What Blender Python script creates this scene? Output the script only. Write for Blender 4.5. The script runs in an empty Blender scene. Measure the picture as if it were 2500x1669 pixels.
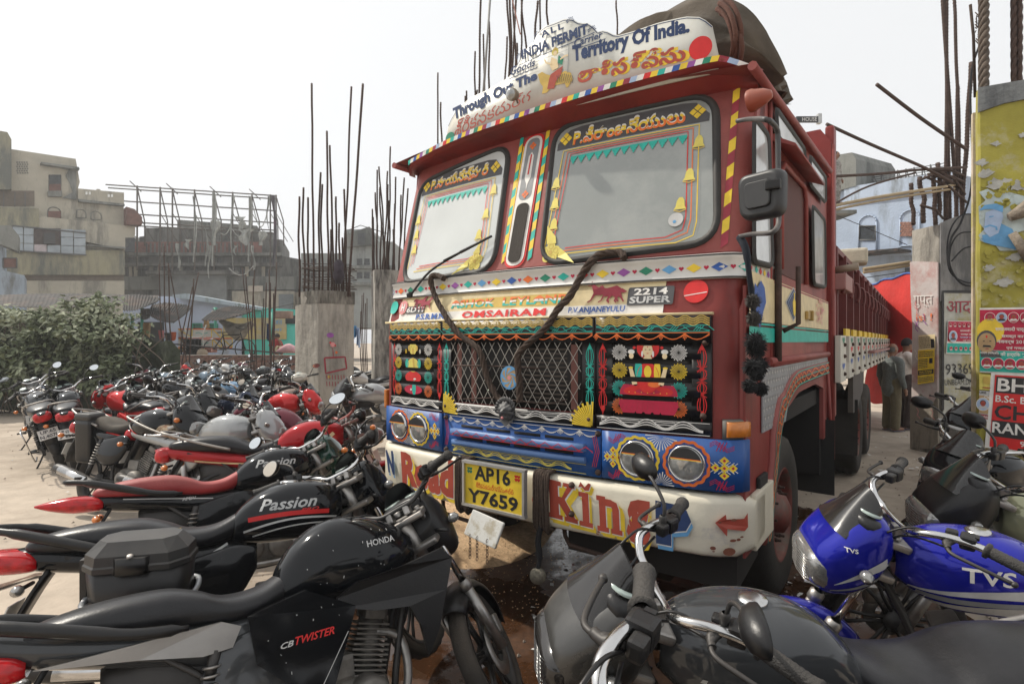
import bpy, bmesh, math, random
from math import sin, cos, pi, radians as R, atan2, sqrt
from mathutils import Vector as V, Matrix, noise
from mathutils.geometry import tessellate_polygon
from mathutils.bvhtree import BVHTree
random.seed(7)
SC = bpy.context.scene; COL = SC.collection
# ---------------------------------------------------------------- camera, world, sun
FPX, CX, HY, CAMH = 1355.5, 1250.0, 832.3, 1.607      # photograph pixels (2500 x 1669)
cam = bpy.data.cameras.new('camera'); camo = bpy.data.objects.new('camera', cam); COL.objects.link(camo)
cam.sensor_width = 36; cam.lens = 36*FPX/2500; cam.shift_y = -(834.5-HY)/2500
cam.clip_start = .02; cam.clip_end = 2000
camo.location = (0, 0, CAMH); camo.rotation_euler = (pi/2, 0, 0); SC.camera = camo
SUN_EL, SUN_AZ = R(48), R(-66)      # azimuth measured from +Y towards +X
w = bpy.data.worlds.new('World'); SC.world = w; w.use_nodes = True
nt = w.node_tree; nt.nodes.clear()
sky = nt.nodes.new('ShaderNodeTexSky'); sky.sky_type = 'NISHITA'; sky.sun_disc = False
sky.sun_elevation = SUN_EL; sky.sun_rotation = SUN_AZ; sky.air_density = 1.0; sky.dust_density = 6.0; sky.ozone_density = 1.0
hs = nt.nodes.new('ShaderNodeHueSaturation'); hs.inputs['Saturation'].default_value = .10
mx = nt.nodes.new('ShaderNodeMix'); mx.data_type = 'RGBA'; mx.inputs[0].default_value = .72; mx.inputs[7].default_value = (11.2, 11.35, 11.5, 1)
bg = nt.nodes.new('ShaderNodeBackground'); bg.inputs[1].default_value = .082
ow = nt.nodes.new('ShaderNodeOutputWorld')
nt.links.new(sky.outputs[0], hs.inputs['Color']); nt.links.new(hs.outputs[0], mx.inputs[6]); nt.links.new(mx.outputs[2], bg.inputs[0]); nt.links.new(bg.outputs[0], ow.inputs[0])
sl = bpy.data.lights.new('sun', 'SUN'); so = bpy.data.objects.new('sun', sl); COL.objects.link(so)
sl.energy = 3.0; sl.angle = R(1.2); sl.color = (1, .93, .82)
sd = V((sin(SUN_AZ)*cos(SUN_EL), cos(SUN_AZ)*cos(SUN_EL), sin(SUN_EL)))
so.rotation_euler = sd.to_track_quat('Z', 'Y').to_euler()
SC.view_settings.view_transform = 'Standard'; SC.view_settings.look = 'None'; SC.view_settings.gamma = 1
SC.view_settings.exposure = 0.34; SC.view_settings.use_curve_mapping = False
SC.render.engine = 'CYCLES'
SC.cycles.max_bounces = 6; SC.cycles.transparent_max_bounces = 8; SC.cycles.caustics_reflective = False; SC.cycles.caustics_refractive = False

def ray(px, py): return V(((px-CX)/FPX, 1, (HY-py)/FPX))
def at(px, py, Y): return V(((px-CX)/FPX*Y, Y, CAMH+(HY-py)/FPX*Y))
def onz(px, py, z=0.):
    Y = (CAMH-z)*FPX/(py-HY); return V(((px-CX)/FPX*Y, Y, z))

# ---------------------------------------------------------------- materials
MC = {}
def mat(name, col, rough=.6, metal=0, var=.15, vs=6, bump=0., bs=40, dust=0., dcol=(.36,.31,.25), dn=3., col2=None, coat=0., c2s=None, lo=.45, hi=.6, spec=.5, streak=0, trans=0, alpha=1, emis=0, sheen=0):
    """procedural: base colour with tonal noise, a second colour in patches, dust lying on top-facing surface, fine bump"""
    if name in MC: return MC[name]
    m = bpy.data.materials.new(name); m.use_nodes = True; MC[name] = m
    n, l = m.node_tree.nodes, m.node_tree.links; b = n['Principled BSDF']
    def nd(t, **k):
        o = n.new(t)
        for a, v in k.items(): setattr(o, a, v)
        return o
    tc = nd('ShaderNodeTexCoord'); vec = tc.outputs['Object']
    def nz(scale, det=5, rough_=.6, stretch=None):
        t = nd('ShaderNodeTexNoise'); t.inputs['Scale'].default_value = scale; t.inputs['Detail'].default_value = det; t.inputs['Roughness'].default_value = rough_
        if stretch:
            mp = nd('ShaderNodeMapping'); mp.inputs['Scale'].default_value = stretch; l.new(vec, mp.inputs[0]); l.new(mp.outputs[0], t.inputs[0])
        else: l.new(vec, t.inputs[0])
        return t.outputs[0]
    def ramp(src, a, b_):
        r = nd('ShaderNodeMapRange'); r.inputs[1].default_value = a; r.inputs[2].default_value = b_; l.new(src, r.inputs[0]); return r.outputs[0]
    def mix(f, a, c):
        x = nd('ShaderNodeMix', data_type='RGBA')
        for i, s in ((0, f), (6, a), (7, c)):
            if hasattr(s, 'links'): l.new(s, x.inputs[i])
            else: x.inputs[i].default_value = s if i == 0 else (*s[:3], 1)
        return x.outputs[2]
    c = mix(ramp(nz(vs), .3, .7), tuple(max(0, v*(1-var)) for v in col), tuple(min(1, v*(1+var)) for v in col))
    if col2:
        c = mix(ramp(nz(c2s or vs*.7, 8, .7, (1, 1, .22) if streak else None), lo, hi), c, col2)
    rr = None
    if dust:
        g = nd('ShaderNodeNewGeometry'); sx = nd('ShaderNodeSeparateXYZ'); l.new(g.outputs['Normal'], sx.inputs[0])
        up = ramp(sx.outputs[2], -.3, .9)
        mm = nd('ShaderNodeMath', operation='MULTIPLY'); l.new(up, mm.inputs[0]); l.new(ramp(nz(dn, 7, .65), .25, .75), mm.inputs[1])
        m2 = nd('ShaderNodeMath', operation='MULTIPLY'); l.new(mm.outputs[0], m2.inputs[0]); m2.inputs[1].default_value = dust
        c = mix(m2.outputs[0], c, dcol)
        ad = nd('ShaderNodeMath', operation='MULTIPLY_ADD'); l.new(m2.outputs[0], ad.inputs[0]); ad.inputs[1].default_value = .55; ad.inputs[2].default_value = rough; ad.use_clamp = True
        rr = ad.outputs[0]
    l.new(c, b.inputs['Base Color'])
    if rr: l.new(rr, b.inputs['Roughness'])
    else: b.inputs['Roughness'].default_value = rough
    b.inputs['Metallic'].default_value = metal; b.inputs['Specular IOR Level'].default_value = spec
    if coat: b.inputs['Coat Weight'].default_value = coat; b.inputs['Coat Roughness'].default_value = .08
    if trans: b.inputs['Transmission Weight'].default_value = trans
    if sheen: b.inputs['Sheen Weight'].default_value = sheen
    if alpha < 1: b.inputs['Alpha'].default_value = alpha
    if bump:
        bp = nd('ShaderNodeBump'); bp.inputs['Strength'].default_value = min(1, bump); bp.inputs['Distance'].default_value = .01 if bs > 15 else .05
        l.new(nz(bs, 6, .6), bp.inputs['Height']); l.new(bp.outputs[0], b.inputs['Normal'])
    return m
def flat(name, col, rough=.6, dust=.0, **k): return mat(name, col, rough, var=.06, vs=9, dust=dust, **k)

# ---------------------------------------------------------------- mesh builder
class MB:
    def __init__(s): s.v = []; s.f = []; s.sm = []
    def add(s, vs, fs, sm=False):
        o = len(s.v); s.v += [tuple(p) for p in vs]; s.f += [tuple(i+o for i in f) for f in fs]; s.sm += [sm]*len(fs); return s
    def box(s, c, d, M=None, bev=0):
        x, y, z = [q/2 for q in d]; c = V(c)
        if bev:
            b = min(bev, x*.9, y*.9, z*.9); bm = bmesh.new(); bmesh.ops.create_cube(bm, size=1)
            for q in bm.verts: q.co = V((q.co.x*2*x, q.co.y*2*y, q.co.z*2*z))
            bmesh.ops.bevel(bm, geom=bm.edges[:], offset=b, segments=2, affect='EDGES', profile=.6)
            vs = [q.co.copy() for q in bm.verts]; fs = [[q.index for q in f.verts] for f in bm.faces]; bm.free()
        else:
            vs = [V((a*x, b*y, e*z)) for a in (-1, 1) for b in (-1, 1) for e in (-1, 1)]
            fs = [(0,1,3,2),(4,6,7,5),(0,4,5,1),(2,3,7,6),(0,2,6,4),(1,5,7,3)]
        if M is not None: vs = [M @ q for q in vs]
        return s.add([q+c for q in vs], fs)
    def rings(s, rr, closed_ring=True, cap=True, sm=True, loop=False):
        n = len(rr[0]); vs = [p for r in rr for p in r]; fs = []
        m = len(rr)
        for i in range(m if loop else m-1):
            for j in range(n if closed_ring else n-1):
                a = i*n+j; b = i*n+(j+1) % n; c = ((i+1) % m)*n+(j+1) % n; d = ((i+1) % m)*n+j
                fs.append((a, b, c, d))
        s.add(vs, fs, sm)
        if cap and closed_ring and not loop:
            o = len(s.v)-len(vs)
            s.f.append(tuple(o+j for j in range(n))[::-1]); s.sm.append(False)
            s.f.append(tuple(o+(m-1)*n+j for j in range(n))); s.sm.append(False)
        return s
    def tube(s, path, r, n=8, cap=True, closed=False, flat=None):
        path = [V(p) for p in path]; m = len(path)
        rs = r if isinstance(r, (list, tuple)) else [r]*m
        t0 = (path[1]-path[0]).normalized(); u = t0.orthogonal().normalized(); rr = []
        for i, p in enumerate(path):
            if closed: t = (path[(i+1) % m]-path[i-1]).normalized()
            else: t = (path[min(i+1, m-1)]-path[max(i-1, 0)]).normalized()
            u = (u-t*u.dot(t)); u = u.normalized() if u.length > 1e-6 else t.orthogonal().normalized()
            v = t.cross(u)
            rr.append([p+(u*cos(2*pi*j/n)+v*sin(2*pi*j/n))*rs[i] for j in range(n)])
        return s.rings(rr, cap=cap, loop=closed)
    def lathe(s, prof, c=(0,0,0), ax=(0,0,1), n=24, sm=True, cap=False):
        """prof = [(r, h)], about axis ax through c"""
        ax = V(ax).normalized(); u = ax.orthogonal().normalized(); v = ax.cross(u); c = V(c)
        rr = [[c+ax*h+(u*cos(2*pi*j/n)+v*sin(2*pi*j/n))*r for j in range(n)] for r, h in prof]
        return s.rings(rr, cap=cap, sm=sm)
    def loft(s, st, n=20, m=4, cap=True, yc=0):
        """st = [(x, zb, zt, hw, e)] superellipse sections along x, smoothed"""
        st = smooth(st, m); rr = []
        for x, zb, zt, hw, e in st:
            zc, hz = (zb+zt)/2, max(1e-4, (zt-zb)/2); ring = []
            for j in range(n):
                a = 2*pi*j/n; ca, sa = cos(a), sin(a)
                ring.append((x, yc+hw*math.copysign(abs(ca)**(2/e), ca), zc+hz*math.copysign(abs(sa)**(2/e), sa)))
            rr.append(ring)
        return s.rings(rr, cap=cap)
    def slab(s, poly, th, mp):
        """poly of 2D points, mp(a, b, depth) -> 3D; a plate of thickness th with edges"""
        n = len(poly); tri = tessellate_polygon([[V((a, b, 0)) for a, b in poly]])
        fv = [mp(a, b, 0) for a, b in poly]; bv = [mp(a, b, th) for a, b in poly]
        s.add(fv, tri); s.add(bv, [t[::-1] for t in tri]); 
        if th: s.add(fv+bv, [(i, (i+1) % n, n+(i+1) % n, n+i) for i in range(n)])
        return s
    def grid(s, fn, nu, nv, sm=True):
        vs = [fn(i/nu, j/nv) for i in range(nu+1) for j in range(nv+1)]
        return s.add(vs, [(i*(nv+1)+j, (i+1)*(nv+1)+j, (i+1)*(nv+1)+j+1, i*(nv+1)+j+1) for i in range(nu) for j in range(nv)], sm)
    def mesh(s, name):
        me = bpy.data.meshes.new(name); me.from_pydata(s.v, [], s.f); me.polygons.foreach_set('use_smooth', s.sm)
        bm = bmesh.new(); bm.from_mesh(me); bmesh.ops.recalc_face_normals(bm, faces=bm.faces[:]); bm.to_mesh(me); bm.free()
        me.materials.append(None); me.update(); return me
    def raw(s, name):
        me = bpy.data.meshes.new(name); me.from_pydata(s.v, [], s.f); me.polygons.foreach_set('use_smooth', s.sm); me.materials.append(None); return me
def smooth(pts, m=4):
    pts = [tuple(p) for p in pts]; out = []; n = len(pts)
    for i in range(n-1):
        p0, p1, p2, p3 = pts[max(i-1, 0)], pts[i], pts[i+1], pts[min(i+2, n-1)]
        for k in range(m):
            t = k/m
            out.append(tuple(.5*((2*b)+(-a+c)*t+(2*a-5*b+4*c-d)*t*t+(-a+3*b-3*c+d)*t**3) for a, b, c, d in zip(p0, p1, p2, p3)))
    return out+[pts[-1]]
def put(o, m, parent=None, label=None, kind=None):
    COL.objects.link(o)
    if o.type == 'MESH':
        if len(o.material_slots): o.material_slots[0].link = 'OBJECT'; o.material_slots[0].material = m
    if parent: o.parent = parent
    if label: o['label'] = label
    if kind: o['kind'] = kind
    return o
def part(name, mb, m, parent=None, label=None, kind=None):
    me = mb.mesh(name) if isinstance(mb, MB) else mb
    return put(bpy.data.objects.new(name, me), m, parent, label, kind)
def thing(name, label, cat, loc=(0,0,0), rz=0, group=None):
    o = bpy.data.objects.new(name, None); COL.objects.link(o); o.location = loc; o.rotation_euler = (0, 0, rz); o.empty_display_size = .1
    o['label'] = label; o['category'] = cat
    if group: o['group'] = group
    return o
def tag(o, label, cat, group=None):
    o['label'] = label; o['category'] = cat
    if group: o['group'] = group
    return o
# text as flat meshes: list of (verts2d, faces) normalised to the unit box 0..1 x 0..1
TXT = {}
def text2d(s, bold=0., shear=0., sp=1., tight=True):
    k = (s, bold, shear, sp)
    if k in TXT: return TXT[k]
    cu = bpy.data.curves.new('t', 'FONT'); cu.body = s; cu.size = 1; cu.offset = bold; cu.shear = shear; cu.space_character = sp; cu.resolution_u = 2; cu.fill_mode = 'FRONT'
    ob = bpy.data.objects.new('t', cu); COL.objects.link(ob)
    dg = bpy.context.evaluated_depsgraph_get(); me = bpy.data.meshes.new_from_object(ob.evaluated_get(dg))
    vs = [(v.co.x, v.co.y) for v in me.vertices]; fs = [tuple(p.vertices) for p in me.polygons]
    bpy.data.objects.remove(ob); bpy.data.curves.remove(cu); bpy.data.meshes.remove(me)
    if not vs: return [], [], 1
    x0 = min(v[0] for v in vs); x1 = max(v[0] for v in vs); y0 = min(v[1] for v in vs); y1 = max(v[1] for v in vs)
    r = ([((a-x0)/(x1-x0), (b-y0)/(y1-y0)) for a, b in vs], fs, (x1-x0)/(y1-y0)); TXT[k] = r; return r
def bil(q, s, t):
    """q = TL, TR, BR, BL; s to the right, t up"""
    a = [q[3][i]*(1-s)+q[2][i]*s for i in range(len(q[0]))]; b = [q[0][i]*(1-s)+q[1][i]*s for i in range(len(q[0]))]
    return tuple(a[i]*(1-t)+b[i]*t for i in range(len(a)))
def strip(pts, wd):
    """flat ribbon polygon quads along 2D polyline"""
    vs = []; fs = []; n = len(pts)
    for i, p in enumerate(pts):
        a = pts[max(i-1, 0)]; b = pts[min(i+1, n-1)]; dx, dy = b[0]-a[0], b[1]-a[1]; L = sqrt(dx*dx+dy*dy) or 1
        wi = wd[i] if isinstance(wd, (list, tuple)) else wd
        vs += [(p[0]-dy/L*wi/2, p[1]+dx/L*wi/2), (p[0]+dy/L*wi/2, p[1]-dx/L*wi/2)]
        if i: k = 2*i; fs.append((k-2, k-1, k+1, k))
    return vs, fs
class Paint:
    """painted decoration gathered per colour, mapped on a surface by mp(a, b, off)"""
    def __init__(s, mp, off=.003): s.mp = mp; s.off = off; s.d = {}; s.lay = 0
    def up(s, d=.0012): s.off += d
    def g(s, c): return s.d.setdefault(c, MB())
    def raw(s, c, vs, fs): s.g(c).add([s.mp(a, b, s.off) for a, b in vs], fs)
    def poly(s, c, pts): s.raw(c, pts, tessellate_polygon([[V((a, b, 0)) for a, b in pts]]))
    def line(s, c, pts, wd):
        if not isinstance(wd, (list, tuple)):
            o = [pts[0]]
            for a, b in zip(pts, pts[1:]):
                k = max(1, int(sqrt((a[0]-b[0])**2+(a[1]-b[1])**2)/.06)) if abs(a[0]) < 3 else 1
                o += [(a[0]+(b[0]-a[0])*i/k, a[1]+(b[1]-a[1])*i/k) for i in range(1, k+1)]
            pts = o
        s.raw(c, *strip(pts, wd))
    def disc(s, c, ctr, r, n=20, ry=None): s.poly(c, [(ctr[0]+r*cos(2*pi*i/n), ctr[1]+(ry or r)*sin(2*pi*i/n)) for i in range(n)])
    def ring(s, c, ctr, r, wd, n=28, wob=0, k=12): s.line(c, [(ctr[0]+(r+wob*cos(k*2*pi*i/n))*cos(2*pi*i/n), ctr[1]+(r+wob*cos(k*2*pi*i/n))*sin(2*pi*i/n)) for i in range(n+1)], wd)
    def burst(s, c, ctr, r, n=22, r0=.12, wd=None, a0=0, a1=2*pi, asp=1):
        for i in range(n):
            a = a0+(a1-a0)*i/n; rr = r*(1 if i % 2 == 0 else .88); da = (wd or .32*(a1-a0)/n)
            s.poly(c, [(ctr[0]+r*r0*cos(a)*asp, ctr[1]+r*r0*sin(a)), (ctr[0]+rr*cos(a-da)*asp, ctr[1]+rr*sin(a-da)), (ctr[0]+rr*cos(a+da)*asp, ctr[1]+rr*sin(a+da))])
    def text(s, c, t, q, **k):
        vs, fs, _ = text2d(t, **k)
        s.raw(c, [bil(q, a, b) for a, b in vs], fs)
    def heart(s, c, ctr, h):
        pts = [(16*sin(t)**3, 13*cos(t)-5*cos(2*t)-2*cos(3*t)-cos(4*t)) for t in [2*pi*i/18 for i in range(18)]]
        s.poly(c, [(ctr[0]+x*h/30, ctr[1]+y*h/30) for x, y in pts])
    def diamond(s, c, ctr, w, h): s.poly(c, [(ctr[0]-w, ctr[1]), (ctr[0], ctr[1]+h), (ctr[0]+w, ctr[1]), (ctr[0], ctr[1]-h)])
    def out(s, name, parent, rough=.45):
        r = []
        for c, mb in s.d.items():
            r.append(part(name, mb.raw(name), pcol(c, rough), parent))
        return r
PC = {'white':(.72,.70,.66),'cream':(.70,.58,.34),'yellow':(.78,.55,.04),'orange':(.75,.16,.03),'red':(.60,.02,.02),'crimson':(.45,.01,.05),'teal':(.02,.42,.34),'green':(.02,.22,.13),'blue':(.03,.10,.36),'navy':(.02,.045,.13),'black':(.02,.02,.022),'brown':(.38,.065,.04),'skin':(.76,.60,.36),'purple':(.28,.08,.32),'sky':(.12,.33,.58),'grey':(.22,.23,.24),'gold':(.55,.38,.08),'maroon':(.30,.03,.05),'pink':(.65,.25,.25),'lblue':(.35,.45,.62),'tan':(.42,.28,.14),'lemon':(.66,.56,.12),'dgrey':(.07,.07,.075),'rust':(.20,.07,.04),'ltgrey':(.50,.50,.49)}
def pcol(c, rough=.45): return mat('paint_'+c, PC[c], rough, var=.14, vs=14, dust=.08, dn=9, spec=.35)
# ================================================================ TRUCK (local x = across the front, y = back along the truck, z up)
TH = .638; TC, TS = cos(TH), sin(TH); TX, TY = .038, 3.177
truck = thing('truck', 'maroon goods truck with painted front, yellow number plate and decorated sign board over the cab', 'truck', (TX, TY, 0), -TH)
def T2W(p): return V((TX+p[0]*TC+p[1]*TS, TY-p[0]*TS+p[1]*TC, p[2]))
def Vf(u, z):
    b = .077*u*u
    if z < 1.74: return -.07+b
    if z < 1.9: return -.07+(z-1.74)/.16*.05+b
    if z < 2.02: return -.02+b
    return b+.27*(z-2.02)
def onp(x, y, vf=Vf):
    v = 0; z = 2
    for _ in range(12):
        k = (x-CX)/FPX; u = (k*(TY+v*TC)-TX-v*TS)/(TC+k*TS); Y = TY-u*TS+v*TC; z = CAMH-(y-HY)*Y/FPX; v = vf(u, z)
    return (u, z)
def sdp(x, y, u=1.2):
    k = (x-CX)/FPX; v = (k*(TY-u*TS)-TX-u*TC)/(TS-k*TC); Y = TY-u*TS+v*TC
    return (v, CAMH-(y-HY)*Y/FPX)
US, RC = 1.08, .12
def mpF(a, z, off=0.):
    """unrolled front: flat bowed middle, round corner, then along the side"""
    sg = 1 if a >= 0 else -1; a = abs(a)
    if a <= US:
        return V((sg*a, Vf(a, z), z))+V((sg*.154*a, -1, 0)).normalized()*off
    v0 = Vf(US, z); t = (a-US)/RC
    if t < pi/2: return V((sg*(US+(RC+off)*sin(t)), v0+RC-(RC+off)*cos(t), z))
    return V((sg*(US+RC+off), v0+RC+(a-US-RC*pi/2), z))
def mpS(v, z, d=0.): return V((1.2-d, v, z))
def mpSo(v, z, off=0.): return V((1.2+off, v, z))
RED = mat('maroon paint', (.20,.026,.022), .42, var=.25, vs=3, spec=.35, dust=.16, dcol=(.33,.20,.17), dn=5, col2=(.11,.022,.018), lo=.52, hi=.70, c2s=3, streak=1, bump=.12, bs=30)
PINK = mat('faded maroon paint', (.27,.060,.052), .5, var=.2, vs=4, spec=.35, dust=.15, dn=5, col2=(.20,.035,.03), lo=.5, hi=.7, c2s=3, bump=.12, bs=25)
RUB = mat('black rubber', (.014,.014,.014), .6, var=.3, dust=.2, bump=.1, bs=60)
BLK = mat('black enamel', (.008,.008,.009), .35, var=.3, dust=.08, dn=6, spec=.35)
GLS = mat('windscreen glass', (.25,.27,.26), .12, var=.08, vs=2, dust=.35, dn=2.5, dcol=(.42,.42,.40), spec=.8, col2=(.30,.315,.30), c2s=2)  # opaque; grey base stands in for sky reflected in the glass
GLD = mat('window glass', (.50,.52,.52), .1, var=.2, vs=5, dust=.2, spec=.8)  # pale base stands in for the bright sky seen in the panes
ALU = mat('aluminium', (.55,.55,.54), .35, .7, var=.15, vs=8, dust=.5, bump=.1)
CHR = mat('chrome', (.62,.62,.62), .12, 1, var=.12, vs=12, dust=.35, dn=9)
DRK = mat('dark interior', (.012,.010,.009), .8)
RUST = mat('rusty iron', (.060,.034,.025), .8, var=.35, vs=20, bump=.4, bs=60)
ROPE = mat('brown coir rope', (.055,.036,.026), .95, var=.4, vs=60, bump=.6, bs=150)
TYR = mat('tyre rubber', (.022,.020,.018), .8, var=.3, vs=9, dust=.45, dcol=(.20,.16,.12), bump=.3, bs=70)
# ---- cab shell
zs = [.92, 1.1, 1.3, 1.5, 1.72, 1.76, 1.9, 2.02, 2.04, 2.2, 2.4, 2.6, 2.8, 2.9]
aa = [-1.08-.12*pi/2-.35, -1.08-.12*pi/2]+[-1.08-.12*pi/2*k/5 for k in range(4, 0, -1)]+[-1.08+2.16*k/16 for k in range(17)]+[1.08+.12*pi/2*k/5 for k in range(1, 6)]+[1.08+.12*pi/2+.1]
m = MB(); m.rings([[mpF(a, z) for a in aa] for z in zs], closed_ring=False, cap=False)
cab = part('cab_front', m, RED, truck)
# upper pillars are paler, sun-faded: frames around the glass
def rquad(q, r, n=6, inset=0, k_=0):
    """rounded quad from TL,TR,BR,BL corners"""
    c = (sum(p[0] for p in q)/4, sum(p[1] for p in q)/4); out = []
    q = [(p[0]+(c[0]-p[0])*inset/abs(c[0]-p[0]+1e-9)*1, p[1]+(c[1]-p[1])*inset/abs(c[1]-p[1]+1e-9)) for p in q]
    for i in range(4):
        p, a, b = V(q[i]), V(q[i-1]), V(q[(i+1) % 4]); d1 = (a-p).normalized()*r; d2 = (b-p).normalized()*r
        for k in range(n+1):
            t = k/n; out.append(tuple((p+d1)*(1-t)**2+p*2*t*(1-t)+(p+d2)*t*t))
        if k_:
            e0 = p+d2; e1 = b+(p-b).normalized()*r
            out += [tuple(e0.lerp(e1, j/k_)) for j in range(1, k_)]
    return out
m = MB(); m.rings([[mpF(a, z, .002) for a in aa[1:-1]] for z in (2.025, 2.04, 2.3, 2.6, 2.93)], closed_ring=False, cap=False)
part('windscreen_surround', m, PINK, truck)
def screen(q, r, name, glass, label=None):
    o = rquad(q, r, k_=10); i1 = rquad(q, r*.85, inset=.014, k_=10); i2 = rquad(q, r*.7, inset=.038, k_=10)
    m = MB(); loops = [(o, .004), (i1, .024), (rquad(q, r*.75, inset=.028, k_=10), .022), (i2, .008)]
    m.rings([[mpF(a, z, h) for a, z in L] for L, h in loops], cap=False)
    fr = part('window_seal', m, RUB, truck)
    m = MB(); P = i2; c = (sum(p[0] for p in P)/len(P), sum(p[1] for p in P)/len(P)); rr = []
    for k in range(7): t = 1-k/6*.999; rr.append([mpF(c[0]+(p[0]-c[0])*t, c[1]+(p[1]-c[1])*t, .007) for p in P])
    m.rings(rr, cap=False); part('windscreen', m, glass, truck, label)
QR = [onp(*p) for p in ((1351,308),(1759,216),(1762,600),(1308,654))]; QL = [onp(*p) for p in ((1029,443),(1254,343),(1207,664),(977,700))]
GLL = mat('windscreen glass light', (.55,.58,.57), .12, var=.08, vs=2, dust=.35, dn=2.5, dcol=(.5,.5,.48), spec=.8)  # paler copy, this pane's brighter reflection put into the colour
screen(QR, .17, 'right', GLS, 'larger grey windscreen with painted bells'); screen(QL, .17, 'left', GLL, 'lighter windscreen behind the wiper')
P = Paint(mpF, .009)
def glassdeco(q, name, flip):
    ins = rquad(q, .11, inset=.05); top = [p for p in ins]
    u0 = min(p[0] for p in ins); u1 = max(p[0] for p in ins); z1 = (q[0][1]+q[1][1])/2-.05; zb = z1-.125
    n = 12; L = []
    def edge_u(z, side):  # left/right inner edge at height z
        t = (z-q[3][1])/(q[0][1]-q[3][1]); return (q[3][0]*(1-t)+q[0][0]*t+.052) if side < 0 else (q[2][0]*(1-t)+q[1][0]*t-.052)
    a0, a1 = edge_u(zb, -1), edge_u(zb, 1)
    for i in range(n): # dark header in strips following the bow
        s0, s1 = i/n, (i+1)/n; x0, x1 = a0+(a1-a0)*s0, a0+(a1-a0)*s1
        def tz(s): e = min(s, 1-s); return z1-(.085*(1-e/.13)**2 if e < .13 else 0)
        P.poly('dgrey', [(x0, zb), (x1, zb), (x1, tz(s1)), (x0, tz(s0))])
    P.up()
    tq = [(a0+.10, z1-.012), (a1-.12, z1-.012), (a1-.12, zb+.012), (a0+.10, zb+.012)]
    return a0, a1, z1, zb, tq
for q, txt in ((QR, 'P.వీరాంజనేయులు'), (QL, 'P.సాయినేష్హరి')):
    P.off = .009; a0, a1, z1, zb, tq = glassdeco(q, '', 0)
    vs, fs, _ = text2d(txt, bold=.025)
    P.raw('white', [bil(tq, a, b*1.0+.05) for a, b in vs], fs); P.up(.0008)
    P.raw('yellow', [bil(tq, a, b*.93) for a, b in vs], fs); P.up(.0008)
    lo = [(a, b) for a, b in vs]
    P.raw('orange', [bil(tq, a+.004, min(b*.93, .34+.08*sin(a*9))) for a, b in vs], fs)
    for cx in (a0+.05, a1-.06):
        for dx, dz in ((0, .022), (0, -.022), (.022, 0), (-.022, 0)): P.diamond('yellow', (cx+dx, (z1+zb)/2+dz), .019, .019)
    yl = zb-.02; za = QR[3][1]+.082
    zt = zb-.012
    for k, (c, o) in enumerate((('yellow', .02), ('orange', .055), ('red', .085))):
        w_ = .005; xl, xr = a0+.03+o*.8, a1-.03-o*.8; zl = za-.02+o*.5
        P.line(c, [(xl-.03, zl+.02), (xl, zt), ((xl+xr)/2, zt), (xr, zt), (xr+.03, zl+.1), (xr+.02, zl+.03), (xr-.06, zl), ((xl+xr)/2, zl), (xl+.05, zl-.005)] , w_)
        zt -= .014
    n = 13 if q is QR else 12
    for i in range(n):
        x = a0+.12+(a1-a0-.24)*i/(n-1); z = zt-.004
        for k in (-2, -1, 0, 1, 2): P.poly('teal', [(x+k*.010-.006, z), (x+k*.010+.006, z), (x+k*.006+.005, z-.022-.012*(2-abs(k))), (x+k*.006-.005, z-.022-.012*(2-abs(k)))])
    P.up()
    for sd_, zz in ((-1, (.62, .42, .22)), (1, (.78, .50, .26))):
        for k, f in enumerate(zz):
            z = za+f*(zb-za); x = (a0+.03+.012*k) if sd_ < 0 else (a1-.04-.03*k)
            P.poly('lemon', [(x-.030, z), (x+.030, z), (x+.022, z+.015), (x+.018, z+.045), (x+.008, z+.062), (x-.008, z+.062), (x-.018, z+.045), (x-.022, z+.015)])
            P.line('gold', [(x-.030, z-.003), (x, z-.013), (x+.030, z-.003)], .005)
    cx, cz = (a0+.06, za) if q is QR else (a1-.09, za)
    for k in range(5): P.disc('lemon', (cx+.035*cos(k*2*pi/5+.3), cz+.035*sin(k*2*pi/5+.3)), .026, 12)
    P.up(); P.disc('gold', (cx, cz), .014, 12)
    for k in range(5): P.ring('gold', (cx+.035*cos(k*2*pi/5+.3), cz+.035*sin(k*2*pi/5+.3)), .014, .003, 10)
    s_ = 1 if q is QR else -1
    P.poly('lemon', [(cx+s_*.05, cz-.03), (cx+s_*.17, cz-.075), (cx+s_*.10, cz-.01), (cx+s_*.06, cz+.02)]); P.poly('lemon', [(cx-.03, cz+.05), (cx-.045*s_, cz+.16), (cx+.02, cz+.09), (cx+.03, cz+.05)])
P.disc('ltgrey', (QR[2][0]-.22, QR[2][1]+.15), .036, 20); P.up(); P.disc('sky', (QR[2][0]-.225, QR[2][1]+.14), .008)
P.out('windscreen_painting', truck)
# ---- striped posts beside the vent and at the right corner
P = Paint(mpF, .006)
def stripes(x0, z0, x1, z1, w_, cs, n):
    for i in range(n):
        t0, t1 = i/n, (i+1)/n; xa, za, xb, zb = x0+(x1-x0)*t0, z0+(z1-z0)*t0, x0+(x1-x0)*t1, z0+(z1-z0)*t1; s = w_*.8
        P.poly(cs[i % len(cs)], [(xa-w_/2, za), (xa+w_/2, za+s), (xb+w_/2, zb+s), (xb-w_/2, zb)])
stripes(-.118, 2.06, -.135, 2.86, .026, ['yellow', 'teal'], 14); stripes(.068, 2.06, .058, 2.86, .026, ['teal', 'yellow'], 14)
stripes(1.112, 2.04, 1.112, 2.92, .03, ['maroon', 'yellow'], 13)
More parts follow.
